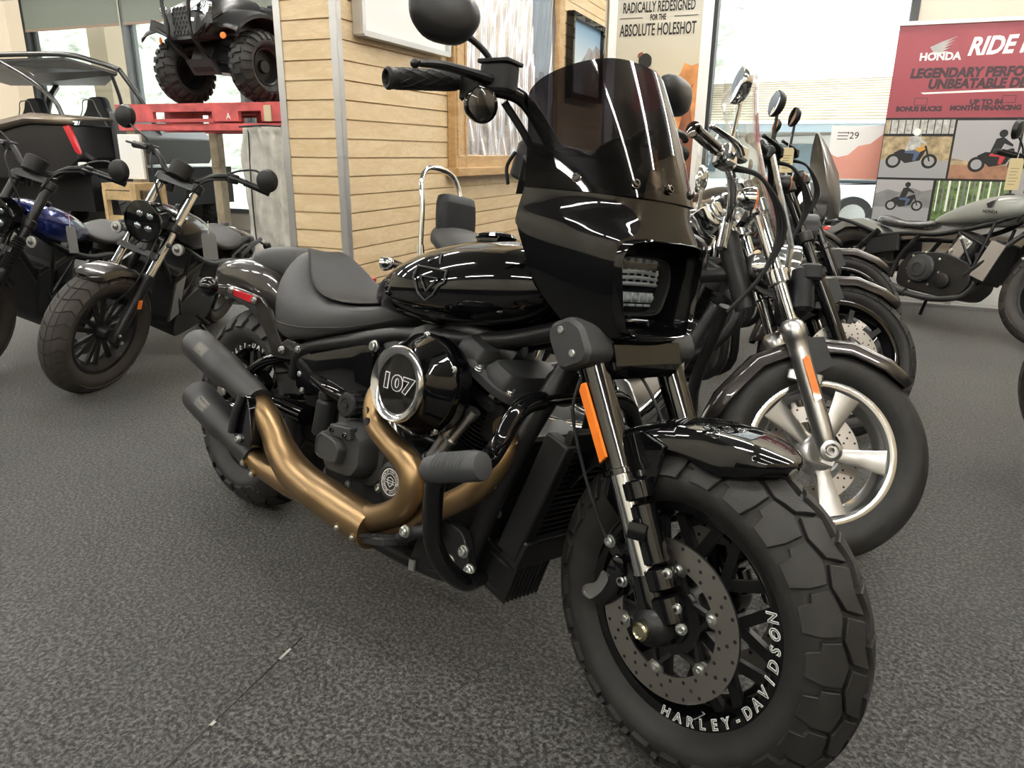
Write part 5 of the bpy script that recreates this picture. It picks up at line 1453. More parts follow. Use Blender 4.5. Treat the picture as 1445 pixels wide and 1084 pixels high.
        g = G(X); g.lathe([(.0295, .001), (.028, .007), (.001, .011)], ip, (1, 0, 0), n=18); g.mat(1).lathe([(.016, .010), (.014, .013), (.001, .014)], ip, (1, 0, 0), n=14); g.build('lens', [m['dial2'], m['led']], ob)
    gc = top + V((.02, -.0, .085))
    g = G(X); g.lathe([(.040, -.05), (.052, -.045), (.056, .0), (.056, .028), (.050, .032), (.001, .030)], gc, (-.45, 0, .89), n=28); ga = g.build('gauge', m['matte'], t)
    g = G(X); g.lathe([(.049, .0325), (.001, .033)], gc, (-.45, 0, .89), n=24); g.build('dial', m['dial'], ga)
    g = G(X)
    for s in (-1, 1): g.tube([top + V((-.03, s * .22, .11)), top + V((.05, s * .15, .07)), top + V((.06, s * .06, -.08)), top + V((.0, s * .03, -.22))], .005, n=6)
    g.tube([fp(.50, .07, .05), fp(.30, .09, .06), fp(.10, .0, .05)], .004, n=6)
    g.build('control_cable', m['rubber'], t)
    # tank, seat, fenders
    g = G()
    T2 = [(.56, .725, .70, .03), (.60, .755, .695, .065), (.70, .81, .69, .10), (.82, .865, .70, .135), (.94, .905, .715, .155), (1.04, .925, .735, .155), (1.12, .925, .765, .135), (1.17, .915, .80, .10), (1.185, .90, .83, .06)]
    g.loft([ring_se(x, a, b, w, e=2.9) for x, a, b, w in T2]); tk = g.build('fuel_tank', m[paint], t, smooth=60, sub=1)
    g = G(); g.lathe([(.001, .014), (.03, .012), (.036, .004), (.034, -.02)], (1.0, 0, .922), (-.2, 0, 1), n=20); g.build('fuel_cap', m['satin'], tk)
    if logo:
        g = G(); wing(g, V((1.00, -.1565, .845)), V((-1, 0, 0)) * -1, V((0, 0, 1)), .075)
        text(g, 'HONDA', .026, V((1.005, -.1570, .79)), (1, 0, 0), (0, 0, 1), ext=.0005, font_off=.0008)
        g.build('tank_badge', m['black'], tk, smooth=0)
    g = G(); g.loft([ring_se(x, a, b, w, e=2.8) for x, a, b, w in ((.13, .70, .665, .06), (.17, .735, .655, .10), (.25, .73, .645, .125), (.36, .70, .64, .13), (.46, .695, .645, .115), (.54, .715, .66, .08), (.60, .735, .69, .05))])
    se = g.build('seat', m['wrap'] if wrapped else m['leather'], t, smooth=60, sub=1)
    rc = (0, 0, .323)
    make_tyre(t, rc, .323, .15, rr, m['tyreold'], None, 'street', 'rear_tyre', 48)
    make_rim(t, rc, rr, .15, m['satin'], None, 'rear_rim')
    g = G(); cc = V(rc)
    for k in range(7):
        a = 2 * PI * k / 7
        for q in (-1, 1):
            e = V((math.cos(a), 0, math.sin(a))); n = V((-math.sin(a), 0, math.cos(a)))
            g.bar(cc + e * .04 + n * .008 * q, cc + e * (rr - .015) + n * .034 * q, .012, .022, n)
    g.lathe([(.001, -.07), (.04, -.06), (.045, .06), (.001, .07)], rc, (0, 1, 0), n=20)
    g.build('rear_spokes', m['satin'], t)
    fender(None, rc, .372, [(38, .7, .6, 0), (45, .95, .9, 0), (60, 1, 1, 0), (85, 1, 1, 0), (110, 1, 1, 0), (135, .98, 1, 0), (150, .8, .7, .004), (154, .5, .4, .006)], .092, .06, 'rear_fender', m['charcoal'] if paint != 'grey' else m[paint], t)
    g = G()
    for s in (-1, 1):
        g.tube([(1.20, s * .03, .84), (.98, s * .11, .71), (.70, s * .13, .62), (.46, s * .13, .60), (.22, s * .125, .56)], .017, n=10)
        g.tube([(1.24, s * .03, .74), (1.08, s * .13, .50), (.96, s * .14, .36)], .017, n=10)
        g.tube([(1.04, s * .12, .73), (1.00, s * .135, .42)], .011, n=8, smooth=False); g.tube([(.82, s * .13, .66), (1.10, s * .12, .54)], .011, n=8, smooth=False); g.tube([(.82, s * .13, .66), (.98, s * .13, .44)], .011, n=8, smooth=False)
        g.tube([(.56, s * .13, .61), (.46, s * .14, .42), (.44, s * .14, .28)], .016, n=8)
        g.tube([(0, s * .115, .323), (.44, s * .11, .38)], .022, n=10, smooth=False)
        g.tube([(.26, s * .13, .57), (-.02, s * .125, .64), (-.16, s * .12, .66)], .013, n=8)
    g.tube([(1.30, 0, .72), (1.20, 0, .92)], .032, n=14, smooth=False)
    g.build('frame', m['satin'], t)
    for s in (-1, 1):
        g = G(); a, b = V((.03, s * .135, .37)), V((.23, s * .135, .60)); g.cyl(a, b, .014, n=12)
        g.cyl(a + (b - a) * .55, b, .024, n=14)
        for k in range(9): q = a + (b - a) * (.12 + .05 * k); g.lathe([(.020, -.004), (.026, 0), (.020, .004)], q, b - a, n=14)
        g.build('shock', m['satin'], t)
    g = G(); g.loft([[V((x, y, z)) for x, z in rounded([(.50, .22), (.94, .20), (1.02, .30), (1.0, .44), (.80, .50), (.56, .48), (.48, .38)], 3, .3)] for y in (-.15, .15)]); en = g.build('crankcase', m['engine'], t, bevel=.006)
    g = G(); d = V((.42, 0, .91)).normalized(); e = V((.91, 0, -.42)); b = V((.82, 0, .44))
    bl = rounded([(-.085, -.12), (.085, -.12), (.085, .12), (-.085, .12)], 3, .25)
    g.loft([[b + d * q + e * x * k + V((0, y * k, 0)) for x, y in bl] for q, k in ((0, 1), (.10, 1), (.12, 1.1), (.20, 1.1), (.22, .9))]); g.build('cylinder_block', m['wrinkle'], en)
    g = G(); g.loft([[b + d * q + e * x * .62 + V((-.0, -.135 + y, 0)) for x, y in ((-.085, 0), (.085, 0), (.085, .05), (-.085, .05))] for q in (.04, .19)]); ec = g.build('head_plate', m['alu'], en, bevel=.01)
    for q, x in ((.07, -.035), (.17, .03), (.17, -.03)): bolt(ec, b + d * q + e * x + V((0, -.137, 0)), (0, -1, 0), .012, m['bolt'])
    g = G(); g.lathe([(.095, -.02), (.10, .02), (.09, .035), (.06, .04), (.058, .05), (.035, .055), (.033, .048), (.001, .048)], (.66, -.15, .37), (0, -1, 0), n=32); g.build('clutch_cover', m['wrinkle'], en)
    g = G(); g.lathe([(.05, 0), (.05, .025), (.04, .03), (.001, .03)], (.84, -.15, .31), (0, -1, 0), n=24); g.build('side_cover', m['engine'], en)
    for x, z in ((.555, .36), (.575, .45), (.66, .485), (.77, .45), (.79, .36), (.74, .27), (.60, .27)): bolt(en, (x, -.153, z), (0, -1, 0), .007, m['bolt'])
    g = G(); g.bar((1.03, 0, .34), (1.11, 0, .62), .26, .05, (1, 0, -.2)); ra = g.build('radiator', m['matte'], t, bevel=.008)
    for s in (-1, 1):
        g = G(); g.bar((1.05, s * .145, .36), (1.12, s * .145, .60), .012, .10, (1, 0, -.2)); g.build('radiator_guard', m['alu'] if not gaiters else m['satin'], ra)
    g = G()
    for y in (-.07, .05): g.tube([(.96, y, .52), (1.02, y - .02, .42), (.98, -.12, .24), (.80, -.15, .18), (.55, -.16, .19)], .020, n=12)
    g.tube([(.60, -.16, .19), (.42, -.165, .21), (.2, -.17, .26), (-.06, -.18, .33)], [.03, .05, .055, .05], n=16); g.build('exhaust', m['muffler'], t)
    for s in (-1, 1): g = G(); g.rbox((.30, s * .135, .50), (.26, .03, .12), .03, ry=-.25); g.build('side_panel', m['matte'], t)
    g = G(); g.tube([(.58, .15, .20), (.50, .25, .09), (.46, .31, .02)], .012, n=8); g.rbox((.45, .315, .048), (.06, .05, .01), .008); g.build('side_stand', m['satin'], t)
    for s in (-1, 1):
        g = G(); g.tube([(.72, s * .16, .30), (.74, s * .25, .285)], .012, n=8, smooth=False); g.build('footpeg', m['rubber'], t)
        indicator(t, (-.22, s * .16, .62), (-1, 0, 0), .028, m['satin'], m['lens'], None, 'rear_turn_signal', stalk=(-.17, s * .09, .64))
    g = G(); g.lathe([(.045, -.03), (.05, 0), (.04, .012), (.001, .014)], (-.33, 0, .56), (-1, 0, 0), n=20); g.build('tail_light', m['red'], t)
    g = G(); g.lathe([(.10, -.004), (.078, -.004), (.078, .004), (.10, .004)], (0, .085, .323), (0, 1, 0), n=32, closed=True); g.build('sprocket', m['steel'], t)
    return t, X
def wing(g, o, u, v, s):
    # spread-wing emblem: five feathers fanning up from one shoulder
    w = u.cross(v).normalized() * .0006
    for k in range(5):
        tx, ty = .52 - .07 * k, .42 - .17 * k
        rx, ry = -.46 + .05 * k, -.06 - .075 * k
        mx, my = (rx + tx) / 2, (ry + ty) / 2
        p = [(rx, ry + .02), (mx - .06, my + .02), (tx, ty), (mx + .02, my - .085), (rx + .06, ry - .06), (rx - .01, ry - .05)]
        g.loft([[o + u * a * s + v * b * s for a, b in p], [o + u * a * s + v * b * s + w for a, b in p]])
b1, X1 = bobber('black bobber motorcycle with chrome fork tubes beside the blue-tanked one', -1.727, .011, -.819, -.254, .424, 'rebelblack', fs=1.1)
b2, X2 = bobber('blue-tanked bobber motorcycle with ribbed fork gaiters, at the left edge', -2.33, -.43, -.83, -.25, .38, 'blue', gaiters=True, fs=1.1)
b3, X3 = bobber('grey-green bobber motorcycle with plastic-wrapped seat in front of the red banner', 1.53, 4.46, -.34, .22, .219, 'grey', wrapped=True, logo=True)
# ------------------------------------------------------------------ things on and beside the slatwall
m = M_
g = G(RMX)
# white sign board on the slatwall
g.box((.495, .020, 1.93), (.74, .03, .66)); sgn = tag(g.build('sign_board', m['white'], smooth=0), 'white sign board hung on the slatwall above the handlebar', 'sign')
g = G(RMX)
for a in ((.495, .030, 1.600, .76, .05, .022), (.495, .030, 2.27, .76, .05, .022)): g.box(a[:3], a[3:])
for s in (.117, .873): g.box((s, .030, 1.935), (.022, .05, .68))
g.build('sign_frame', m['trimalu'], sgn, smooth=0)
# wooden window frame in the partition with a crinkled silver film behind it
g = G(RMX)
for a in ((1.00, .024, 1.80, .13, .045, 1.55), (2.555, .024, 1.80, .13, .045, 1.55), (1.78, .027, 1.085, 1.69, .05, .07), (1.78, .039, 1.035, 1.75, .075, .045), (1.78, .024, 2.53, 1.69, .045, .11)): g.box(a[:3], a[3:])
for s in (.962, 1.056, 2.50): g.box((s, .030, 1.80), (.018, .05, 1.50))
wf = tag(g.build('film_panel', m['oak'], smooth=0, bevel=.004), 'light oak framed panel of crinkled silver film on the slatwall', 'framed panel')
random.seed(4)
foil = pm('silver_film', (.80, .79, .81), .24, metal=.75, bump=.25, bscale=7, bdist=.03, rvar=.1, nscale=6)
blue_ = pm('printed_blue_sky', (.20, .235, .28), .3, metal=.3); mtn = pm('printed_mountain', (.10, .10, .115), .35); snow = pm('printed_snow', (.38, .36, .38), .3, metal=.3)
ns, nz = 110, 60
vs = []; fs = []; mi = []
for j in range(nz + 1):
    for i in range(ns + 1):
        s = 1.065 + 1.43 * i / ns; z = 1.10 + 1.38 * j / nz
        amp = .015 * (1.0 if z > 1.6 else 1.0 + (1.6 - z) * 1.6)
        d = amp * (math.sin(s * 46 + 2.2 * math.sin(z * 3.1 + s * 4)) * .5 + .35 * math.sin(s * 97 + 3 * math.sin(z * 5)) + .5 * math.sin(s * 17 + z * 2.3) + .25 * math.sin(z * 21 + 5 * math.sin(s * 9)))
        vs.append((s, .0185 + d * .55, z))
g = G(RMX); g.v = [V(a) for a in vs]
for j in range(nz):
    for i in range(ns):
        a = j * (ns + 1) + i; g.f.append((a, a + 1, a + ns + 2, a + ns + 1))
        s = 1.065 + 1.43 * (i + .5) / ns; z = 1.10 + 1.38 * (j + .5) / nz
        k = 0
        if s > 2.08 + .05 * math.sin(z * 5):
            hgt = 1.565 + .09 * max(0, 1 - abs(s - 2.23) / .18) + .02 * math.sin(s * 31)
            k = 1 if z > hgt else (2 if z > hgt - .085 else 3)
            if s > 2.40 + .02 * math.sin(z * 4) and z > 1.3: k = 0 if s < 2.44 else 2
        g.mi.append(k)
o = g.build('silver_film', [foil, blue_, mtn, snow], wf, smooth=180)
# framed mountain picture
def flat(g, pts, s_axis, depth, k=None):
    if k is not None: g.mat(k)
    g.add([(a, depth, b) if s_axis else (depth, a, b) for a, b in pts], [tuple(range(len(pts)))])
g = G(RMX)
for a in ((3.18, .032, 1.545, .80, .05, .04), (3.18, .032, 2.085, .80, .05, .04), (2.80, .032, 1.815, .04, .05, .58), (3.56, .032, 1.815, .04, .05, .58)): g.box(a[:3], a[3:])
pf_ = tag(g.build('framed_picture', m['gloss'], smooth=0), 'black framed mountain picture on the slatwall', 'picture')
def sky_mat(name, lo, hi, z0, z1):
    mt = pm(name, lo, .35); nt_ = mt.node_tree; tcn = node(mt, 'ShaderNodeTexCoord'); sp = node(mt, 'ShaderNodeSeparateXYZ'); mr = node(mt, 'ShaderNodeMapRange'); r = node(mt, 'ShaderNodeValToRGB')
    mr.inputs['From Min'].default_value = z0; mr.inputs['From Max'].default_value = z1
    nt_.links.new(tcn.outputs['Object'], sp.inputs[0]); nt_.links.new(sp.outputs['Z'], mr.inputs['Value']); nt_.links.new(mr.outputs[0], r.inputs[0])
    r.color_ramp.elements[0].color = (*lo, 1); r.color_ramp.elements[1].color = (*hi, 1)
    nt_.links.new(r.outputs[0], nt_.nodes['Principled BSDF'].inputs['Base Color']); return mt
g = G(RMX)
flat(g, [(2.82, 1.565), (3.54, 1.565), (3.54, 2.065), (2.82, 2.065)], True, .030, 0)
flat(g, [(2.82, 1.565), (3.54, 1.565), (3.54, 1.93), (3.42, 1.95), (3.34, 1.90), (3.25, 1.92), (3.12, 1.83), (2.98, 1.76), (2.82, 1.68)], True, .0305, 1)
flat(g, [(3.05, 1.565), (3.54, 1.565), (3.54, 1.87), (3.44, 1.92), (3.40, 1.80), (3.30, 1.84), (3.20, 1.70)], True, .031, 2)
flat(g, [(2.82, 1.565), (3.16, 1.565), (3.02, 1.68), (2.92, 1.65), (2.82, 1.73)], True, .0315, 3)
g.build('print', [sky_mat('picture_sky', (.62, .66, .66), (.16, .33, .50), 1.7, 2.06), pm('hazy_peak', (.24, .235, .24), .5, noise=.4, nscale=18), pm('brown_peak', (.25, .165, .12), .5, noise=.5, nscale=16), pm('snowfield', (.50, .50, .50), .5, noise=.3, nscale=20)], pf_, smooth=0)
# poster by the window
PS = 4.15
g = G(RMX)
for a in ((PS + .01, -.045, 1.50, .03, .07, 2.1), (PS + .01, .765, 1.50, .03, .085, 2.1), (PS + .01, .36, .46, .03, .86, .06), (PS + .01, .36, 2.56, .03, .86, .06)): g.box(a[:3], a[3:])
po = tag(g.build('poster_frame', m['white'], smooth=0), 'white framed tall poster of a red-jacketed rider in orange dust, between slatwall and window', 'poster')
g = G(RMX)
flat(g, [(-.01, .49), (.725, .49), (.725, 2.53), (-.01, 2.53)], False, PS + .004, 0)
flat(g, [(.36, .49), (.725, .49), (.725, 1.88), (.66, 1.86), (.60, 1.885), (.57, 1.80), (.52, 1.76), (.50, 1.68), (.44, 1.66), (.40, 1.45)], False, PS + .003, 1)
flat(g, [(.44, .49), (.725, .49), (.725, 1.30), (.66, 1.60), (.69, 1.72), (.64, 1.66), (.60, 1.40), (.55, 1.2)], False, PS + .002, 2)
pts = [(-.01, .9)]
for k in range(30): pts += [(-.01 + .48 * (k / 30), 1.52 + .05 * ((k * 7) % 5) / 5 + .10 * (k > 22)), (-.01 + .48 * ((k + .5) / 30), 1.60 + .06 * ((k * 3) % 4) / 4 + .10 * (k > 22))]
pts += [(.47, .9)]
flat(g, pts, False, PS + .0035, 3)
flat(g, [(.16, 1.50), (.40, 1.50), (.42, 1.64), (.425, 1.75), (.36, 1.82), (.30, 1.85), (.24, 1.87), (.18, 1.80)], False, PS + .0015, 4)
flat(g, rounded([(.20, 1.86), (.25, 1.84), (.315, 1.87), (.315, 1.94), (.27, 1.975), (.20, 1.96)], 3, .35), False, PS + .001, 5)
flat(g, rounded([(.19, 1.93), (.24, 1.965), (.23, 1.985), (.19, 1.97)], 2, .3), False, PS + .0006, 2)
flat(g, [(.27, 1.85), (.36, 1.825), (.36, 1.80), (.27, 1.82)], False, PS + .001, 6)
g.mat(5)
for z in (2.252,):
    g.box((PS + .002, .115, z), (.0006, .20, .006)); g.box((PS + .002, .585, z), (.0006, .20, .006))
T_, Zv = (0, 1, 0), (0, 0, 1)
for st_, z, size, xs in (('RADICALLY REDESIGNED', 2.330, .115, .475), ('FOR THE', 2.250, .062, .55), ('ABSOLUTE HOLESHOT', 2.153, .135, .475)):
    text(g, st_, size, (PS + .001, .347, z), T_, Zv, ext=.0004, xs=xs, font_off=.0022)
g.build('poster_print', [sky_mat('poster_sky', (.56, .50, .34), (.50, .49, .44), 1.6, 2.4), pm('orange_dust', (.56, .24, .075), .6, noise=.35, nscale=7), pm('dark_rust_dust', (.22, .075, .035), .6, noise=.4, nscale=6), pm('poster_trees', (.13, .12, .085), .6), pm('red_jacket', (.40, .025, .035), .6, noise=.3, nscale=30), m['black'], pm('purple_trim', (.09, .06, .13), .6)], po, smooth=0)
# red dealership banner
BS = 4.0
g = G(RMX); g.box((BS, 2.86, 1.36), (.004, 1.30, 1.44)); bn = g.build('banner', pm('red_banner', (.27, .045, .062), .45, bump=.15, bscale=3, bdist=.05), smooth=0)
tag(bn, 'red and photo-printed advertising banner on a stand behind the grey motorcycle', 'banner')
g = G(RMX); g.box((BS, 2.86, 2.085), (.03, 1.31, .028)); g.build('top_rail', m['white'], bn, smooth=0)
g = G(RMX); g.box((BS, 2.86, .60), (.05, 1.30, .06)); g.box((BS - .0, 2.86, .30), (.03, .04, .60)); g.box((BS, 2.86, .012), (.10, .9, .024)); g.build('banner_stand', m['trimalu'], bn, smooth=0)
g = G(RMX); fx_ = BS - .0025
g.mat(0)
wing2 = []
text(g, 'HONDA', .072, (fx_, 2.508, 1.850), T_, Zv, ext=.0004, font_off=.003)
gg = G(); wing(gg, V((0, 0, 0)), V((1, 0, 0)), V((0, 0, 1)), .17)
g.add([(fx_ - .0002, 2.515 + a.x, 1.925 + a.z * .85) for a in gg.v], gg.f)
text(g, 'RIDE RED', .165, (fx_, 2.68, 1.905), (0, 1, .03), Zv, ext=.0004, font_off=.006, align='LEFT', shear=.25, xs=.82)
g.mat(1)
text(g, 'LEGENDARY PERFORMANCE.', .090, (fx_, 2.33, 1.735), T_, Zv, ext=.0004, font_off=.005, align='LEFT', shear=.12, xs=.92)
text(g, 'UNBEATABLE DEALS.', .090, (fx_, 2.46, 1.658), T_, Zv, ext=.0004, font_off=.005, align='LEFT', shear=.12, xs=.92)
text(g, 'BONUS BUCKS', .047, (fx_, 2.425, 1.487), T_, Zv, ext=.0004, font_off=.003, xs=.98)
text(g, 'UP TO 84', .050, (fx_, 2.86, 1.530), T_, Zv, ext=.0004, font_off=.003)
text(g, 'MONTHS FINANCING', .047, (fx_, 2.86, 1.490), T_, Zv, ext=.0004, font_off=.003, xs=.98)
for t_, z_ in ((2.43, 1.54), (3.00, 1.55)):
    for a in ((0, .024, .085, .004), (0, -.024, .085, .004), (-.042, 0, .004, .05), (.042, 0, .004, .05)): g.box((fx_, t_ + a[0], z_ + a[1]), (.0006, a[2], a[3]))
g.mat(0); g.add([(fx_, 2.42, 1.603), (fx_, 3.0, 1.622), (fx_, 3.5, 1.622), (fx_, 3.5, 1.606), (fx_, 2.9, 1.603), (fx_, 2.44, 1.592)], [(0, 1, 2, 3, 4, 5)])
g.build('banner_lettering', [m['white'], pm('dark_lettering', (.045, .022, .03), .6)], bn, smooth=0)
# the four photographs printed along its lower half
g = G(RMX); d0 = BS - .0026
MB_ = [m['black'], pm('print_sky', (.36, .35, .36), .5), pm('print_road', (.30, .30, .31), .5), pm('print_building', (.34, .26, .15), .5, noise=.5, nscale=22), pm('print_sand', (.30, .15, .09), .5, noise=.3, nscale=20), pm('print_hill', (.19, .19, .19), .5, noise=.3, nscale=9), pm('print_green', (.10, .17, .045), .5, noise=.7, nscale=26), pm('print_orange', (.55, .26, .03), .5), pm('print_red', (.45, .03, .04), .5), m['white'], pm('print_denim', (.06, .09, .17), .5), pm('print_window', (.42, .42, .40), .5, noise=.4, nscale=30)]
R_ = lambda t0, t1, z0, z1, k, dd=0.0: flat(g, [(t0, z0), (t1, z0), (t1, z1), (t0, z1)], False, d0 - dd, k)
R_(2.21, 3.51, .64, 1.425, 0)
R_(2.215, 2.685, .985, 1.41, 3, .0004); R_(2.215, 2.685, .985, 1.115, 2, .0006); R_(2.24, 2.45, 1.31, 1.41, 11, .0006); R_(2.48, 2.685, 1.31, 1.41, 11, .0006); R_(2.215, 2.685, 1.29, 1.31, 0, .0007)
for k in range(9): R_(2.25 + k * .05, 2.256 + k * .05, 1.31, 1.41, 0, .0008)
R_(2.44, 2.475, 1.115, 1.41, 11, .0007)
R_(2.70, 3.12, .985, 1.405, 1, .0004); R_(2.70, 3.12, .985, 1.085, 4, .0006)
flat(g, [(2.70, 1.075), (3.12, 1.075), (3.12, 1.09), (2.95, 1.10), (2.8, 1.115), (2.70, 1.135)], False, d0 - .0005, 3)
R_(2.215, 2.61, .66, .968, 1, .0004); flat(g, [(2.215, .66), (2.61, .66), (2.61, .90), (2.54, .885), (2.47, .91), (2.38, .875), (2.30, .895), (2.215, .86)], False, d0 - .0006, 5); R_(2.215, 2.61, .66, .76, 2, .0007)
R_(2.63, 3.12, .66, .968, 6, .0004)
for k in range(14): R_(2.645 + k * .034, 2.653 + k * .034 + .004 * (k % 3), .74, .968, 5 if k % 2 else 9, .0005)
R_(3.135, 3.50, .66, 1.405, 1, .0004)
def disc_(t, z, r, k, dd, n=18, ri=0): flat(g, [(t + r * math.cos(2 * PI * i / n), z + r * math.sin(2 * PI * i / n)) for i in range(n)], False, d0 - dd, k)
def printed_bike(t, z, s, col, rider, up):
    for q in (-.46, .46):
        disc_(t + q * s, z + .20 * s, .20 * s, 0, .0010); disc_(t + q * s, z + .20 * s, .13 * s, 2, .0012)
    flat(g, [(t + a * s, z + b * s) for a, b in ((-.48, .42), (-.30, .52), (.10, .50), (.30, .58), (.34, .50), (.22, .22), (-.15, .14), (-.3, .25))], False, d0 - .0014, 0)
    flat(g, [(t + a * s, z + b * s) for a, b in ((-.02, .50), (.28, .62), (.32, .52), (.10, .40))], False, d0 - .0016, col)
    flat(g, [(t + a * s, z + b * s) for a, b in ((.28, .62), (.34, .62), (.48, .20), (.44, .20))], False, d0 - .0016, 0)
    flat(g, [(t + a * s, z + b * s) for a, b in ((-.18, .50), (.02, .52), (.20, .44), (.10, .20), (.03, .22), (.05, .40), (-.2, .42))], False, d0 - .0018, rider)
    flat(g, [(t + a * s, z + b * s) for a, b in ((-.20, .48), (.02, .50), (.10, .74), (.30, .66), (.31, .71), (.06, .90), (-.10, .86))], False, d0 - .0020, up)
    disc_(t + .04 * s, z + .99 * s, .10 * s, 9 if up == 11 else 0, .0022, 14)
printed_bike(2.43, 1.055, .27, 7, 10, 11)
printed_bike(3.00, 1.035, .28, 0, 8, 0)
printed_bike(2.43, .735, .20, 0, 10, 0)
g.build('banner_photos', MB_, bn, smooth=0)
# ------------------------------------------------------------------ price tags
def tag_card(label, p, u, v, w, h, mat, nm='price_tag', lines=True, string=None):
    u, v = V(u).normalized(), V(v).normalized(); p = V(p); n = u.cross(v)
    g = G(); g.loft([[p + u * a * w / 2 + v * b * h / 2 + n * q for a, b in ((-1, -1), (1, -1), (1, .8), (.8, 1), (-.8, 1), (-1, .8))] for q in (-.0006, .0006)])
    o = tag(g.build(nm, mat, smooth=0), label, 'tag', 'tags hung on the motorcycles')
    if lines:
        g = G()
        for k in range(6): g.bar(p + u * -w * .34 + v * h * (.18 - .1 * k) + n * .0012, p + u * w * (.3 - .08 * (k % 3)) + v * h * (.18 - .1 * k) + n * .0012, .0035, .0004, n); g.bar(p + u * -w * .34 + v * h * (.18 - .1 * k) - n * .0012, p + u * w * (.3 - .08 * (k % 3)) + v * h * (.18 - .1 * k) - n * .0012, .0035, .0004, n)
        g.build('tag_print', pm('tag_ink', (.25, .2, .12), .7), o, smooth=0)
    if string:
        g = G(); g.tube([p + v * h * .46, (p + v * h * .5 + V(string)) / 2 + V((0, 0, .01)), V(string)], .0015, n=5); g.build('tag_string', m['white'], o)
    return o
CR = V((.727, .687, 0)); UPV = V((0, 0, 1))
def cam_pt(x, y, dpt):
    d = f_ * 1.0 + r_ * ((x - 722.5) / 1039.42) + d_ * ((y - 542) / 1039.42)
    return V(CAM) + d * dpt
yel = pm('manila_tag', (.62, .52, .30), .6)
TAGS_AT_END = True
# ------------------------------------------------------------------ red pallet stand with the quad bike
redwood = pm('red_painted_wood', (.46, .075, .075), .65, noise=.35, nscale=7, bump=.3, bscale=60)
rawwood = pm('weathered_post', (.34, .29, .20), .75, noise=.3, nscale=9, bump=.3, bscale=50)
ply = pm('plywood', (.48, .34, .17), .65, noise=.2, nscale=12)
PZ = 1.40
stand = thing('pallet_stand', 'red painted pallet deck raised on wooden posts under the quad bike', 'pallet stand', RM(3.1, -3.6, 0))
ox = lambda p: RM(p[0], p[1], p[2]) - RM(3.1, -3.6, 0)
g = G(ox)
for k in range(9): g.box((2.72 + .14 * k, -3.32, PZ + .115), (.12, 2.2, .022))
g.build('deck', redwood, stand, smooth=0)
g = G(ox)
for s in (2.68, 3.25, 3.84):
    # notched side stringer
    for t0, t1, z0, z1 in ((-4.42, -2.22, PZ + .055, PZ + .105), (-4.42, -3.95, PZ - .03, PZ + .06), (-3.25, -2.95, PZ - .03, PZ + .06), (-2.70, -2.22, PZ - .03, PZ + .06)): g.box((s, (t0 + t1) / 2, (z0 + z1) / 2), (.04, t1 - t0, z1 - z0))
g.box((2.66, -3.6, PZ - .02), (.02, .75, .03)); g.build('stringer', redwood, stand, smooth=0, bevel=.003)
g = G(ox)
for s in (2.72, 3.25, 3.80): g.box((s, -3.32, PZ - .075), (.10, 2.2, .06))
g.build('beam', redwood, stand, smooth=0, bevel=.004)
for t, s in ((-4.30, 2.74), (-2.68, 2.74), (-4.30, 3.78), (-2.68, 3.78)):
    g = G(ox); g.box((s, t, (PZ - .105) / 2), (.095, .11, PZ - .105)); g.box((s - .01, t, .95), (.10, .12, .02)); g.build('post', rawwood, stand, smooth=0, bevel=.004)
g = G(ox); text(g, 'A', .075, (2.657, -3.06, PZ + .012), (0, 1, 0), (0, 0, 1), ext=.001); g.build('stencil', m['white'], stand, smooth=0)
g = G(ox); g.box((2.652, -2.62, PZ + .035), (.012, .075, .13)); g.build('label_board', pm('pale_board', (.50, .42, .28), .7), stand, smooth=0)
g = G(RMX)
g.box((2.56, -4.17, 1.06), (.03, .28, .40)); tag(g.build('white_panel', m['white'], smooth=0, bevel=.006), 'pale board leaning below the left end of the red pallet', 'board')
cr = thing('wooden_crate', 'small plywood crate under the left end of the red pallet', 'crate', RM(2.5, -4.13, 0))
ox2 = lambda p: RM(p[0], p[1], p[2]) - RM(2.5, -4.13, 0)
g = G(ox2)
g.box((2.5, -4.13, .80), (.34, .42, .06)); g.build('lid', ply, cr, smooth=0)
for a, b in ((-.19, -.15), (.19, -.15), (-.19, .15), (.19, .15)):
    g = G(ox2); g.box((2.5 + b, -4.13 + a, .385), (.05, .04, .77)); g.build('leg', ply, cr, smooth=0)
for z in (.2, .5, .72): g = G(ox2); g.box((2.34, -4.13, z), (.02, .40, .08)); g.build('slat', ply, cr, smooth=0)
# grey cover hanging at the end of the slatwall
g = G(RMX); vs = []; n = 26; mm = 30
for j in range(mm + 1):
    for i in range(n + 1):
        t = -2.70 + .44 * i / n; z = .10 + 1.22 * j / mm
        vs.append((2.40 + .018 * math.sin(i * .9 + j * .21) + .012 * math.sin(j * .7 + i * .3), t + .01 * math.sin(j * .5), z))
g.add(vs, [(j * (n + 1) + i, j * (n + 1) + i + 1, (j + 1) * (n + 1) + i + 1, (j + 1) * (n + 1) + i) for j in range(mm) for i in range(n)])
cv = tag(g.build('dust_cover', pm('pale_grey_cloth', (.46, .45, .41), .85, noise=.15, nscale=14, bump=.5, bscale=40, bdist=.01), smooth=180, solid=.008), 'pale grey cloth cover hanging beside the slatwall end below the red pallet', 'cover')
g = G(RMX); g.tube([(2.385, -2.62, .12), (2.38, -2.63, .7), (2.385, -2.61, 1.30)], .006, n=6); g.tube([(2.37, -2.69, 1.315), (2.37, -2.48, 1.325), (2.375, -2.27, 1.32)], .008, n=6); g.build('piping', m['black'], cv)
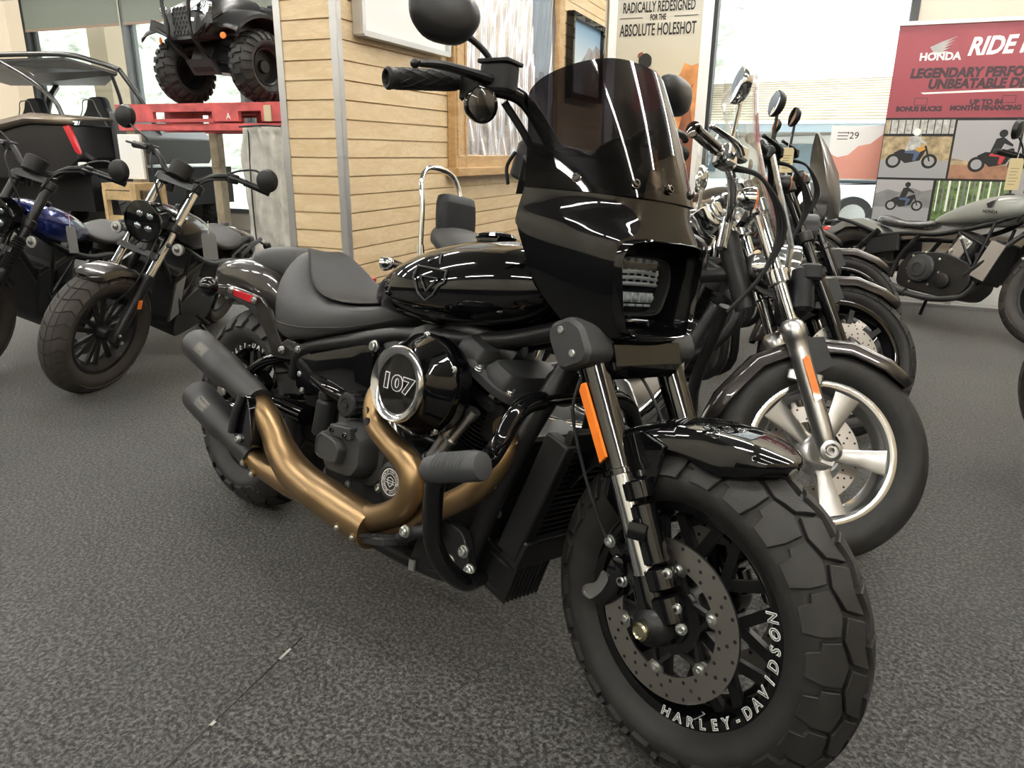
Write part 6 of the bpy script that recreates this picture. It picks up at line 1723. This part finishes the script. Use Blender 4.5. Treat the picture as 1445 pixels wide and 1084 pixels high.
# ------------------------------------------------------------------ quad bike on the pallet stand (own frame: x forward, y left)
pl_ = pm('black_body_plastic', (.010, .010, .011), .35); frm = m['satin']
atv = thing('quad_bike', 'black quad bike standing on the red pallet by the window', 'quad bike', RM(3.62, -3.36, PZ + .139), (0, 0, math.atan2(-D1.y, -D1.x) - .10))
for x, sy in ((.60, -1), (.60, 1), (-.62, -1), (-.62, 1)):
    c = (x, sy * .49, .30)
    ty = make_tyre(atv, c, .30, .24, .155, m['tyre'], None, 'knob', 'tyre', 48)
    g = G(); g.lathe([(.155, -.09), (.155, .09), (.14, .08), (.13, .02 * sy), (.06, .03 * sy), (.05, .06 * sy), (.001, .06 * sy)], c, (0, 1, 0), n=28); g.build('wheel_rim', m['satin'], ty)
g = G()
for sy in (-1, 1):
    for z0, z1 in ((.30, .36), (.42, .50)):
        g.tube([(.60, sy * .34, z0), (.50, sy * .12, z1 - .02)], .018, n=8, smooth=False); g.tube([(.60, sy * .34, z0), (.72, sy * .12, z1 - .02)], .018, n=8, smooth=False)
    g.tube([(-.62, sy * .34, .30), (-.30, sy * .12, .36)], .03, n=8, smooth=False)
g.build('suspension_arm', frm, atv)
for sy in (-1, 1):
    g = G(); a, b = V((.62, sy * .28, .36)), V((.56, sy * .15, .70)); g.cyl(a, b, .016, n=10)
    for k in range(10): g.lathe([(.030, -.006), (.038, 0), (.030, .006)], a + (b - a) * (.15 + .08 * k), b - a, n=14)
    g.build('shock', m['satin'], atv)
g = G(); g.loft([[V((x, y, z)) for x, z in ((.80, .26), (.84, .34), (.70, .62), (-.60, .60), (-.80, .42), (-.70, .26))] for y in (-.13, .13)]); g.rbox((0, 0, .40), (.55, .34, .34), .05); g.build('chassis', frm, atv, bevel=.01)
g = G(); g.loft([[V((.74 + .10 * q, y * w, z)) for y, w in ((-1, .16), (1, .16))] + [V((.70 + .1 * q, y * w, z)) for y, w in ((1, .16), (-1, .16))] for z, q in ((.24, .4), (.36, 1.2))]); g.build('skid_plate', m['wrinkle'], atv)
dn = lambda p: V(p) + V((0, 0, -.075))
# front body: nose, lamps, grille, bumper, fenders
g = G(dn)
rings = []
for x, zt, zb, w in ((.30, .98, .66, .25), (.55, .98, .62, .30), (.78, .93, .58, .33), (.92, .86, .56, .30), (.98, .80, .58, .24)):
    rings.append(ring_se(x, zt, zb, w, n=20, e=4))
g.loft(rings); g.build('front_body', pl_, atv, smooth=35)
for sy in (-1, 1):
    g = G(dn); rows = []
    for k in range(11):
        a = math.radians(38 + 11 * k); rows.append([V((.60 + .44 * math.cos(a), sy * y, .36 + .44 * math.sin(a) + dz)) for y, dz in ((.20, .06), (.34, .04), (.50, .02), (.60, -.01), (.605, -.04))])
    g.loft(rows, closed=False); g.build('front_fender', pl_, atv, smooth=50, solid=.012)
    g = G(dn); rows = []
    for k in range(11):
        a = math.radians(0 + 18 * k); rows.append([V((-.62 + .42 * math.cos(a), sy * y, .30 + .42 * math.sin(a) + dz)) for y, dz in ((.20, .04), (.34, .03), (.52, .0), (.57, -.05))])
    g.loft(rows, closed=False); g.build('rear_fender', pl_, atv, smooth=50, solid=.012)
    g = G(dn); lp = rounded([(.10, .70), (.30, .78), (.315, .86), (.24, .87), (.115, .80)], 3, .3)
    g.loft([[V((x - abs(y) * .16, sy * y, z)) for y, z in lp] for x in (.96, .995)]); g.build('headlight', m['led'], atv, smooth=40)
    g = G(dn); g.loft([[V((x - abs(y) * .16, sy * y, z)) for y, z in lp] for x in (1.0, 1.004)]); g.build('headlight_lens', m['lens'], atv, smooth=0)
    g = G(dn); g.lathe([(.028, 0), (.026, .012), (.001, .014)], (.90, sy * .40, .60), (1, sy * .4, 0), n=16); g.build('reflector', m['amber'], atv)
g = G(dn); g.rbox((.975, 0, .72), (.02, .22, .22), .01); gr = g.build('grille', m['black'], atv)
g = G(dn)
for i in range(5):
    for j in range(6):
        c = V((.988, -.084 + .042 * i + (.021 if j % 2 else 0), .635 + .036 * j))
        if abs(c.y) > .1: continue
        P = [c + V((0, .021 * math.sin(math.radians(60 * k)), .021 * math.cos(math.radians(60 * k)))) for k in range(6)]
        for k in range(6): g.bar(P[k], P[(k + 1) % 6], .005, .008, (1, 0, 0))
g.build('grille_mesh', pl_, gr)
for sy in (-1, 1):
    g = G(); g.tube([(.84, sy * .14, .36), (1.00, sy * .15, .50), (1.02, sy * .14, .62), (1.03, sy * .17, .80), (.98, sy * .17, .95)], .016, n=10); g.tube([(1.0, sy * .15, .52), (1.0, sy * .30, .60), (.92, sy * .44, .70)], .013, n=8); g.build('bumper_tube', m['satin'], atv)
    g = G(); g.rbox((.97, sy * .27, .60), (.04, .26, .09), .02, rz=-sy * .25, rx=sy * .35); g.build('bumper_wing', m['satin'], atv)
g = G(); g.rbox((-.15, 0, .80), (.75, .30, .16), .07); g.build('seat', m['leather2'], atv, bevel=.01)
g = G()
for s in (-1, 1): g.tube([(.30, 0, 1.0), (.25, s * .15, 1.06), (.12, s * .40, 1.08)], .013, n=8)
g.build('handlebar', frm, atv)
for x0 in (.62, -.60):
    g = G()
    for y in (-.3, -.1, .1, .3): g.tube([(x0 - .22, y, .995), (x0 + .22, y, .995)], .011, n=8, smooth=False)
    g.tube([(x0 - .24, -.33, .99), (x0 + .24, -.33, .99), (x0 + .24, .33, .99), (x0 - .24, .33, .99), (x0 - .24, -.33, .99)], .012, n=8, smooth=False); g.build('cargo_rack', frm, atv)
# ------------------------------------------------------------------ side-by-side buggy at the window (points given in room axes)
uo = RM(4.4, -6.8, 0)
utv = thing('off_road_buggy', 'black and tan off-road buggy with roof and roll cage, rear toward the camera', 'buggy', uo)
ux = lambda p: RM(p[0], p[1], p[2]) - uo
tub = m['dchrome'] if 0 else pm('cage_tube', (.02, .02, .02), .3, coat=.5)
g = G(ux); g.tube([(3.75, -7.55, 2.13), (3.68, -6.95, 1.90), (3.6, -6.49, 1.665), (3.57, -6.33, 1.46), (3.52, -6.09, 1.125), (3.5, -5.84, 1.0)], .026, n=12, k=4); g.build('rear_cage_tube', tub, utv); g = G(ux); g.tube([(3.95, -9.3, 2.13), (4.1, -9.3, 1.7), (4.2, -9.35, 1.0)], .026, n=12); g.build('rear_cage_tube', tub, utv)
g = G(ux); g.tube([(3.9, -9.2, 2.22), (4.0, -7.84, 2.225), (4.0, -6.72, 2.19), (4.02, -6.2, 2.09), (4.05, -5.90, 2.0)], .030, n=12); g.tube([(4.05, -5.90, 2.0), (4.2, -5.74, 1.61), (4.3, -5.62, 1.2)], .028, n=12); g.tube([(4.12, -6.13, 2.0), (4.2, -6.12, 1.62), (4.25, -6.30, 1.30)], .022, n=10); g.build('roof_rail', tub, utv)
g = G(ux)
g.loft([[V(p) for p in ((3.98, -9.2, 2.20), (4.02, -6.75, 2.165), (4.08, -5.98, 1.985), (5.5, -7.9, 2.02), (5.5, -9.9, 2.06))], [V(p) + V((0, 0, -.03)) for p in ((3.98, -9.2, 2.20), (4.02, -6.75, 2.165), (4.08, -5.98, 1.985), (5.5, -7.9, 2.02), (5.5, -9.9, 2.06))]])
g.build('roof', pm('roof_plastic', (.05, .05, .048), .5), utv, smooth=0)
g = G(ux); g.tube([(5.45, -8.85, 1.98), (5.1, -8.55, 1.80), (5.0, -8.55, 1.5), (5.0, -8.5, 1.2)], .045, n=12); g.tube([(4.4, -8.0, 2.14), (5.3, -8.9, 2.03)], .02, n=8, smooth=False); g.build('front_cage_tube', tub, utv)
for t0, nm in ((-8.22, 'left'), (-7.02, 'right')):
    g = G(ux)
    pr = rounded([(-.37, 1.05), (-.36, 1.42), (-.17, 1.62), (-.14, 1.76), (.10, 1.77), (.16, 1.62), (.36, 1.40), (.37, 1.05)], 4, .3)
    g.loft([[V((4.5 + x + (1.1 - z) * -.12, t0 + a * k, 1.2 + (z - 1.2) * kk)) for a, z in pr] for x, k, kk in ((0, .93, .97), (.02, 1, 1), (.10, 1, 1), (.13, .9, .96))])
    se_ = g.build('seat', m['leather2'], utv, smooth=40)
    g = G(ux)
    g.tube([(4.485 - .0, t0 + a * .80, 1.2 + (z - 1.2) * .93) for a, z in pr], .007, n=5, smooth=False); g.build('seat_piping', pm('grey_piping', (.15, .15, .15), .5), se_)
g = G(ux)
g.loft([[V((3.42, t, z)) for t, z in ((-9.2, .72), (-6.35, .80), (-5.97, 1.02), (-6.04, 1.38), (-6.7, 1.40), (-7.2, 1.34), (-9.2, 1.20))], [V((4.3, t - .05, z)) for t, z in ((-9.2, .72), (-6.35, .80), (-5.97, 1.02), (-6.04, 1.38), (-6.7, 1.40), (-7.2, 1.34), (-9.2, 1.20))]])
g.build('rear_body', pm('black_bed_plastic', (.014, .013, .014), .35), utv, smooth=0, bevel=.02)
g = G(ux)
g.loft([[V(p) for p in a] for a in ([(3.40, -7.55, 1.17), (3.36, -7.55, 1.23), (3.44, -7.6, 1.30), (3.9, -7.6, 1.36)], [(3.40, -7.15, 1.33), (3.36, -7.15, 1.38), (3.44, -7.2, 1.43), (3.9, -7.2, 1.46)], [(3.40, -6.7, 1.405), (3.36, -6.7, 1.445), (3.44, -6.7, 1.50), (3.9, -6.7, 1.50)], [(3.40, -5.95, 1.385), (3.36, -5.95, 1.42), (3.44, -5.95, 1.435), (3.9, -5.95, 1.45)])], closed=False)
g.build('rear_fender', pm('champagne_fender', (.20, .16, .12), .35, metal=.4), utv, smooth=50, solid=.03)
g = G(ux); g.loft([[V((s, t, z)) for t, z in ((-6.13, 1.365), (-6.03, 1.375), (-5.92, 1.10), (-5.93, 1.06), (-5.99, 1.09))] for s in (3.385, 3.42)]); g.build('tail_light', m['red'], utv, bevel=.006)
g = G(ux); g.loft([[V((3.9, t, z)) for t, z in ((-6.0, .95), (-5.60, .95), (-5.45, 1.25), (-5.75, 1.52), (-6.0, 1.55))], [V((5.4, t - .4, z)) for t, z in ((-6.0, .95), (-5.60, .95), (-5.45, 1.25), (-5.75, 1.40), (-6.0, 1.45))]]); g.build('door_panel', pm('grey_door', (.07, .07, .07), .5), utv, smooth=0, bevel=.02)
for s, t in ((3.9, -5.95), (3.9, -8.9), (5.8, -6.6), (5.8, -9.3)):
    c = RM(s, t, .36) - uo
    ty = make_tyre(utv, tuple(c), .36, .26, .19, m['tyre'], None, 'knob', 'tyre', 40)
    g = G(); g.lathe([(.19, -.1), (.19, .1), (.16, .06), (.05, .05), (.001, .06)], c, (0, 1, 0), n=24); g.build('wheel_rim', m['satin'], ty)
g = G(ux); g.loft([[V((s, t, z)) for t, z in ((-9.0, .4), (-6.2, .4), (-6.2, .9), (-9.0, .9))] for s in (3.7, 6.0)]); g.build('chassis', m['satin'], utv, smooth=0)
g = G(ux); g.rbox((3.40, -5.92, .92), (.05, .12, .12), .03); g.build('reflector', m['white'], utv)
# ------------------------------------------------------------------ outside
g = G(RMX); g.box((26, 0, -.12), (39, 120, .1)); struct(g.build('ground_outside', pm('pale_concrete', (.42, .41, .38), .8, noise=.15, nscale=.8), smooth=0))
random.seed(11)
g = G(RMX); n1, n2 = 60, 22; vs = []
for j in range(n2 + 1):
    for i in range(n1 + 1):
        t = -75 + 70 * i / n1; s = 34 + 34 * j / n2
        f = j / n2
        z = 15.0 * math.sin(f * PI * .5) * (.75 + .25 * math.sin(i * .23 + 1)) + random.uniform(-.9, .9) * (.3 + f)
        vs.append((s + random.uniform(-.5, .5), t + random.uniform(-.5, .5), z - .1))
g.add(vs, [(j * (n1 + 1) + i, j * (n1 + 1) + i + 1, (j + 1) * (n1 + 1) + i + 1, (j + 1) * (n1 + 1) + i) for j in range(n2) for i in range(n1)])
struct(g.build('hill', pm('pale_hillside', (.34, .36, .29), .9, noise=.6, nscale=.9), smooth=180))
for i, (s, t, w) in enumerate(((7.4, -12.6, 1.0), (7.4, -9.93, .42), (7.2, -4.6, .5))):
    g = G(RMX); g.box((s, t, 1.9), (.5, w, 4.0)); struct(g.build('pillar_%d' % (i + 1), pm('stucco', (.36, .29, .20), .85, bump=.3, bscale=40), smooth=0))
def agave(label, s, t, h, seed):
    random.seed(seed); r = thing('agave', label, 'plant', RM(s, t, -.07), (0, 0, 0), 'agave plants outside')
    lf = pm('agave_leaf', (.22, .34, .26), .55, noise=.25, nscale=6)
    for k in range(20):
        a = k * 2.4; el = math.radians(28 + 55 * (k / 20)); L = h * random.uniform(.85, 1.1)
        d = V((math.cos(a) * math.cos(el), math.sin(a) * math.cos(el), math.sin(el))); q = V((-math.sin(a), math.cos(a), 0)); u = d.cross(q)
        g = G(); rings = []
        for f, w in ((0, .05), (.3, .075), (.6, .055), (.85, .025), (1, .003)):
            c = V((math.cos(a) * .06, math.sin(a) * .06, .02)) + d * L * f + V((0, 0, -.12 * f * f * L * math.cos(el)))
            rings.append([c - q * w, c - u * .012 * (1 - f) - u * .001, c + q * w, c + u * .01])
        g.loft(rings); g.build('leaf', lf, r, smooth=60)
agave('blue-green agave plant outside the window under the pallet stand, left one', 8.2, -6.2, 1.25, 1)
agave('blue-green agave plant outside the window under the pallet stand, right one', 8.6, -5.0, 1.35, 2)
# building across the lot
bo = RM(42, 8, 0); bld = thing('building', 'low white shop building with tan tiled roof across the parking lot', 'building', bo)
bx_ = lambda p: RM(p[0], p[1], p[2]) - bo
tilt = lambda t: (t - 4) * .14
g = G(bx_); g.loft([[V((42, t, z)) for t, z in ((-14, -.1), (24, -.1), (24, 2.3 + tilt(24) * .25), (-14, 2.3 + tilt(-14) * .25))], [V((52, t, z)) for t, z in ((-14, -.1), (24, -.1), (24, 2.6), (-14, 2.6))]]); g.build('wall', pm('white_render', (.62, .61, .58), .8), bld, smooth=0)
g = G(bx_); g.box((41.2, 5, 2.55), (.5, 40, .42)); g.build('fascia', pm('blue_grey_gutter', (.30, .36, .40), .6), bld, smooth=0)
g = G(bx_)
for k in range(16):
    f0, f1 = k / 16, (k + 1) / 16
    g.add([(40.8 + 7 * f0, -15, 2.8 + 2.3 * f0 + .06), (40.8 + 7 * f0, 25, 2.8 + 3.1 * f0 + .06), (40.8 + 7 * f1, 25, 2.8 + 3.1 * f1), (40.8 + 7 * f1, -15, 2.8 + 2.3 * f1), (40.8 + 7 * f1, 25, 2.8 + 3.1 * f1 + .06), (40.8 + 7 * f1, -15, 2.8 + 2.3 * f1 + .06)], [(0, 1, 2, 3), (3, 2, 4, 5)])
g.build('roof', pm('tan_roof_tile', (.40, .34, .25), .8, noise=.2, nscale=.6), bld, smooth=0)
for k in range(5):
    g = G(bx_); g.box((41.95, -6 + 5.5 * k, 1.0), (.06, 3.2, 1.5)); g.build('shop_window', pm('dark_glass', (.16, .20, .22), .1), bld, smooth=0)
# white car in the lot
co = RM(11.0, 3.3, -.07); car = thing('car', 'white car parked outside the right-hand window', 'car', co, (0, 0, RANG + .25))
g = G(); rings = []
for y, zt, zs in ((-.85, .60, .35), (-.80, .78, .22), (.80, .78, .22), (.85, .60, .35)):
    rings.append([V((x, y, z)) for x, z in ((-2.1, zs), (-2.15, .55), (-2.05, zt), (1.0, zt + .08), (2.0, zt - .10), (2.15, .50), (2.05, zs))])
g.loft(rings); g.build('body', pm('white_car_paint', (.7, .7, .7), .2, coat=1.0), car, smooth=0, bevel=.05)
g = G(); g.loft([[V((x, y, .82)) for x, y in ((-1.75, -.74), (1.05, -.74), (1.05, .74), (-1.75, .74))], [V((x, y, 1.32)) for x, y in ((-1.1, -.56), (.35, -.56), (.35, .56), (-1.1, .56))]]); g.build('cabin_glass', pm('car_glass', (.05, .06, .07), .05), car, smooth=0, bevel=.04)
g = G(); g.loft([[V((x, y, 1.315)) for x, y in ((-1.12, -.57), (.37, -.57), (.37, .57), (-1.12, .57))], [V((x, y, 1.36)) for x, y in ((-1.0, -.5), (.25, -.5), (.25, .5), (-1.0, .5))]]); g.build('roof', pm('white_car_roof', (.7, .7, .7), .2), car, smooth=0)
for x in (-1.35, 1.35):
    for y in (-.80, .80):
        g = G(); g.lathe([(.20, -.09), (.31, -.10), (.32, 0), (.31, .10), (.20, .09)], (x, y, .32), (0, 1, 0), n=28, closed=True); w_ = g.build('wheel', m['tyre'], car); g = G(); g.lathe([(.20, -.085), (.05, -.095), (.001, -.095), (.001, .095), (.05, .095), (.20, .085)], (x, y, .32), (0, 1, 0), n=20); g.build('hub', m['alu'], w_)
# advertising sheet on the window glass
g = G(RMX); g.add([(SF + .04, 1.83, .95), (SF + .04, 2.26, .95), (SF + .04, 2.26, 1.38), (SF + .04, 1.83, 1.38)], [(0, 1, 2, 3)])
ad = tag(g.build('window_sheet', pm('white_sheet', (.86, .86, .84), .6), smooth=0, solid=.002), 'white and red advertising sheet stuck on the right window glass', 'poster')
g = G(RMX); g.add([(SF + .037, a, b) for a, b in ((1.84, .96), (1.84, 1.16), (1.90, 1.13), (1.98, 1.15), (2.05, 1.22), (2.14, 1.24), (2.25, 1.34), (2.25, .96))], [tuple(range(8))])
g.mat(1); text(g, "'29", .075, (SF + .0375, 2.0, 1.30), (0, 1, 0), (0, 0, 1), ext=.0003)
for k in range(3): g.box((SF + .0375, 1.92, 1.325 - .025 * k), (.0005, .08, .006))
g.build('sheet_print', [pm('coral_print', (.72, .33, .26), .6), m['black']], ad, smooth=0)
# ------------------------------------------------------------------ the motorcycle just entering at the right edge
b4, X4 = bobber('motorcycle cut by the right picture edge, only its front tyre showing', *RIGHT_BIKE, 'rebelblack')

# ------------------------------------------------------------------ tags hung on the other motorcycles
def hang(label, x, y, dpt, w, h, mat, **kw):
    p = cam_pt(x, y, dpt)
    return tag_card(label, p, CR, UPV, w, h, mat, string=tuple(p + V((.01, 0, h * .5 + .06))), **kw)
hang('manila price tag hanging from the bars of the fourth cruiser', 1110, 226, 3.55, .062, .115, yel)
hang('manila price tag hanging from the bars of the grey-green bobber', 1431, 246, 4.35, .085, .18, yel)
film_ = pm('grey_plastic_sleeve', (.16, .16, .155), .3, coat=.5)
hang('grey plastic document sleeve hanging from the black bobber', 296, 348, 3.75, .075, .135, film_, nm='document_sleeve', lines=False)
hang('grey plastic document sleeve hanging from the blue-tanked bobber', 102, 338, 3.85, .05, .14, film_, nm='document_sleeve', lines=False)
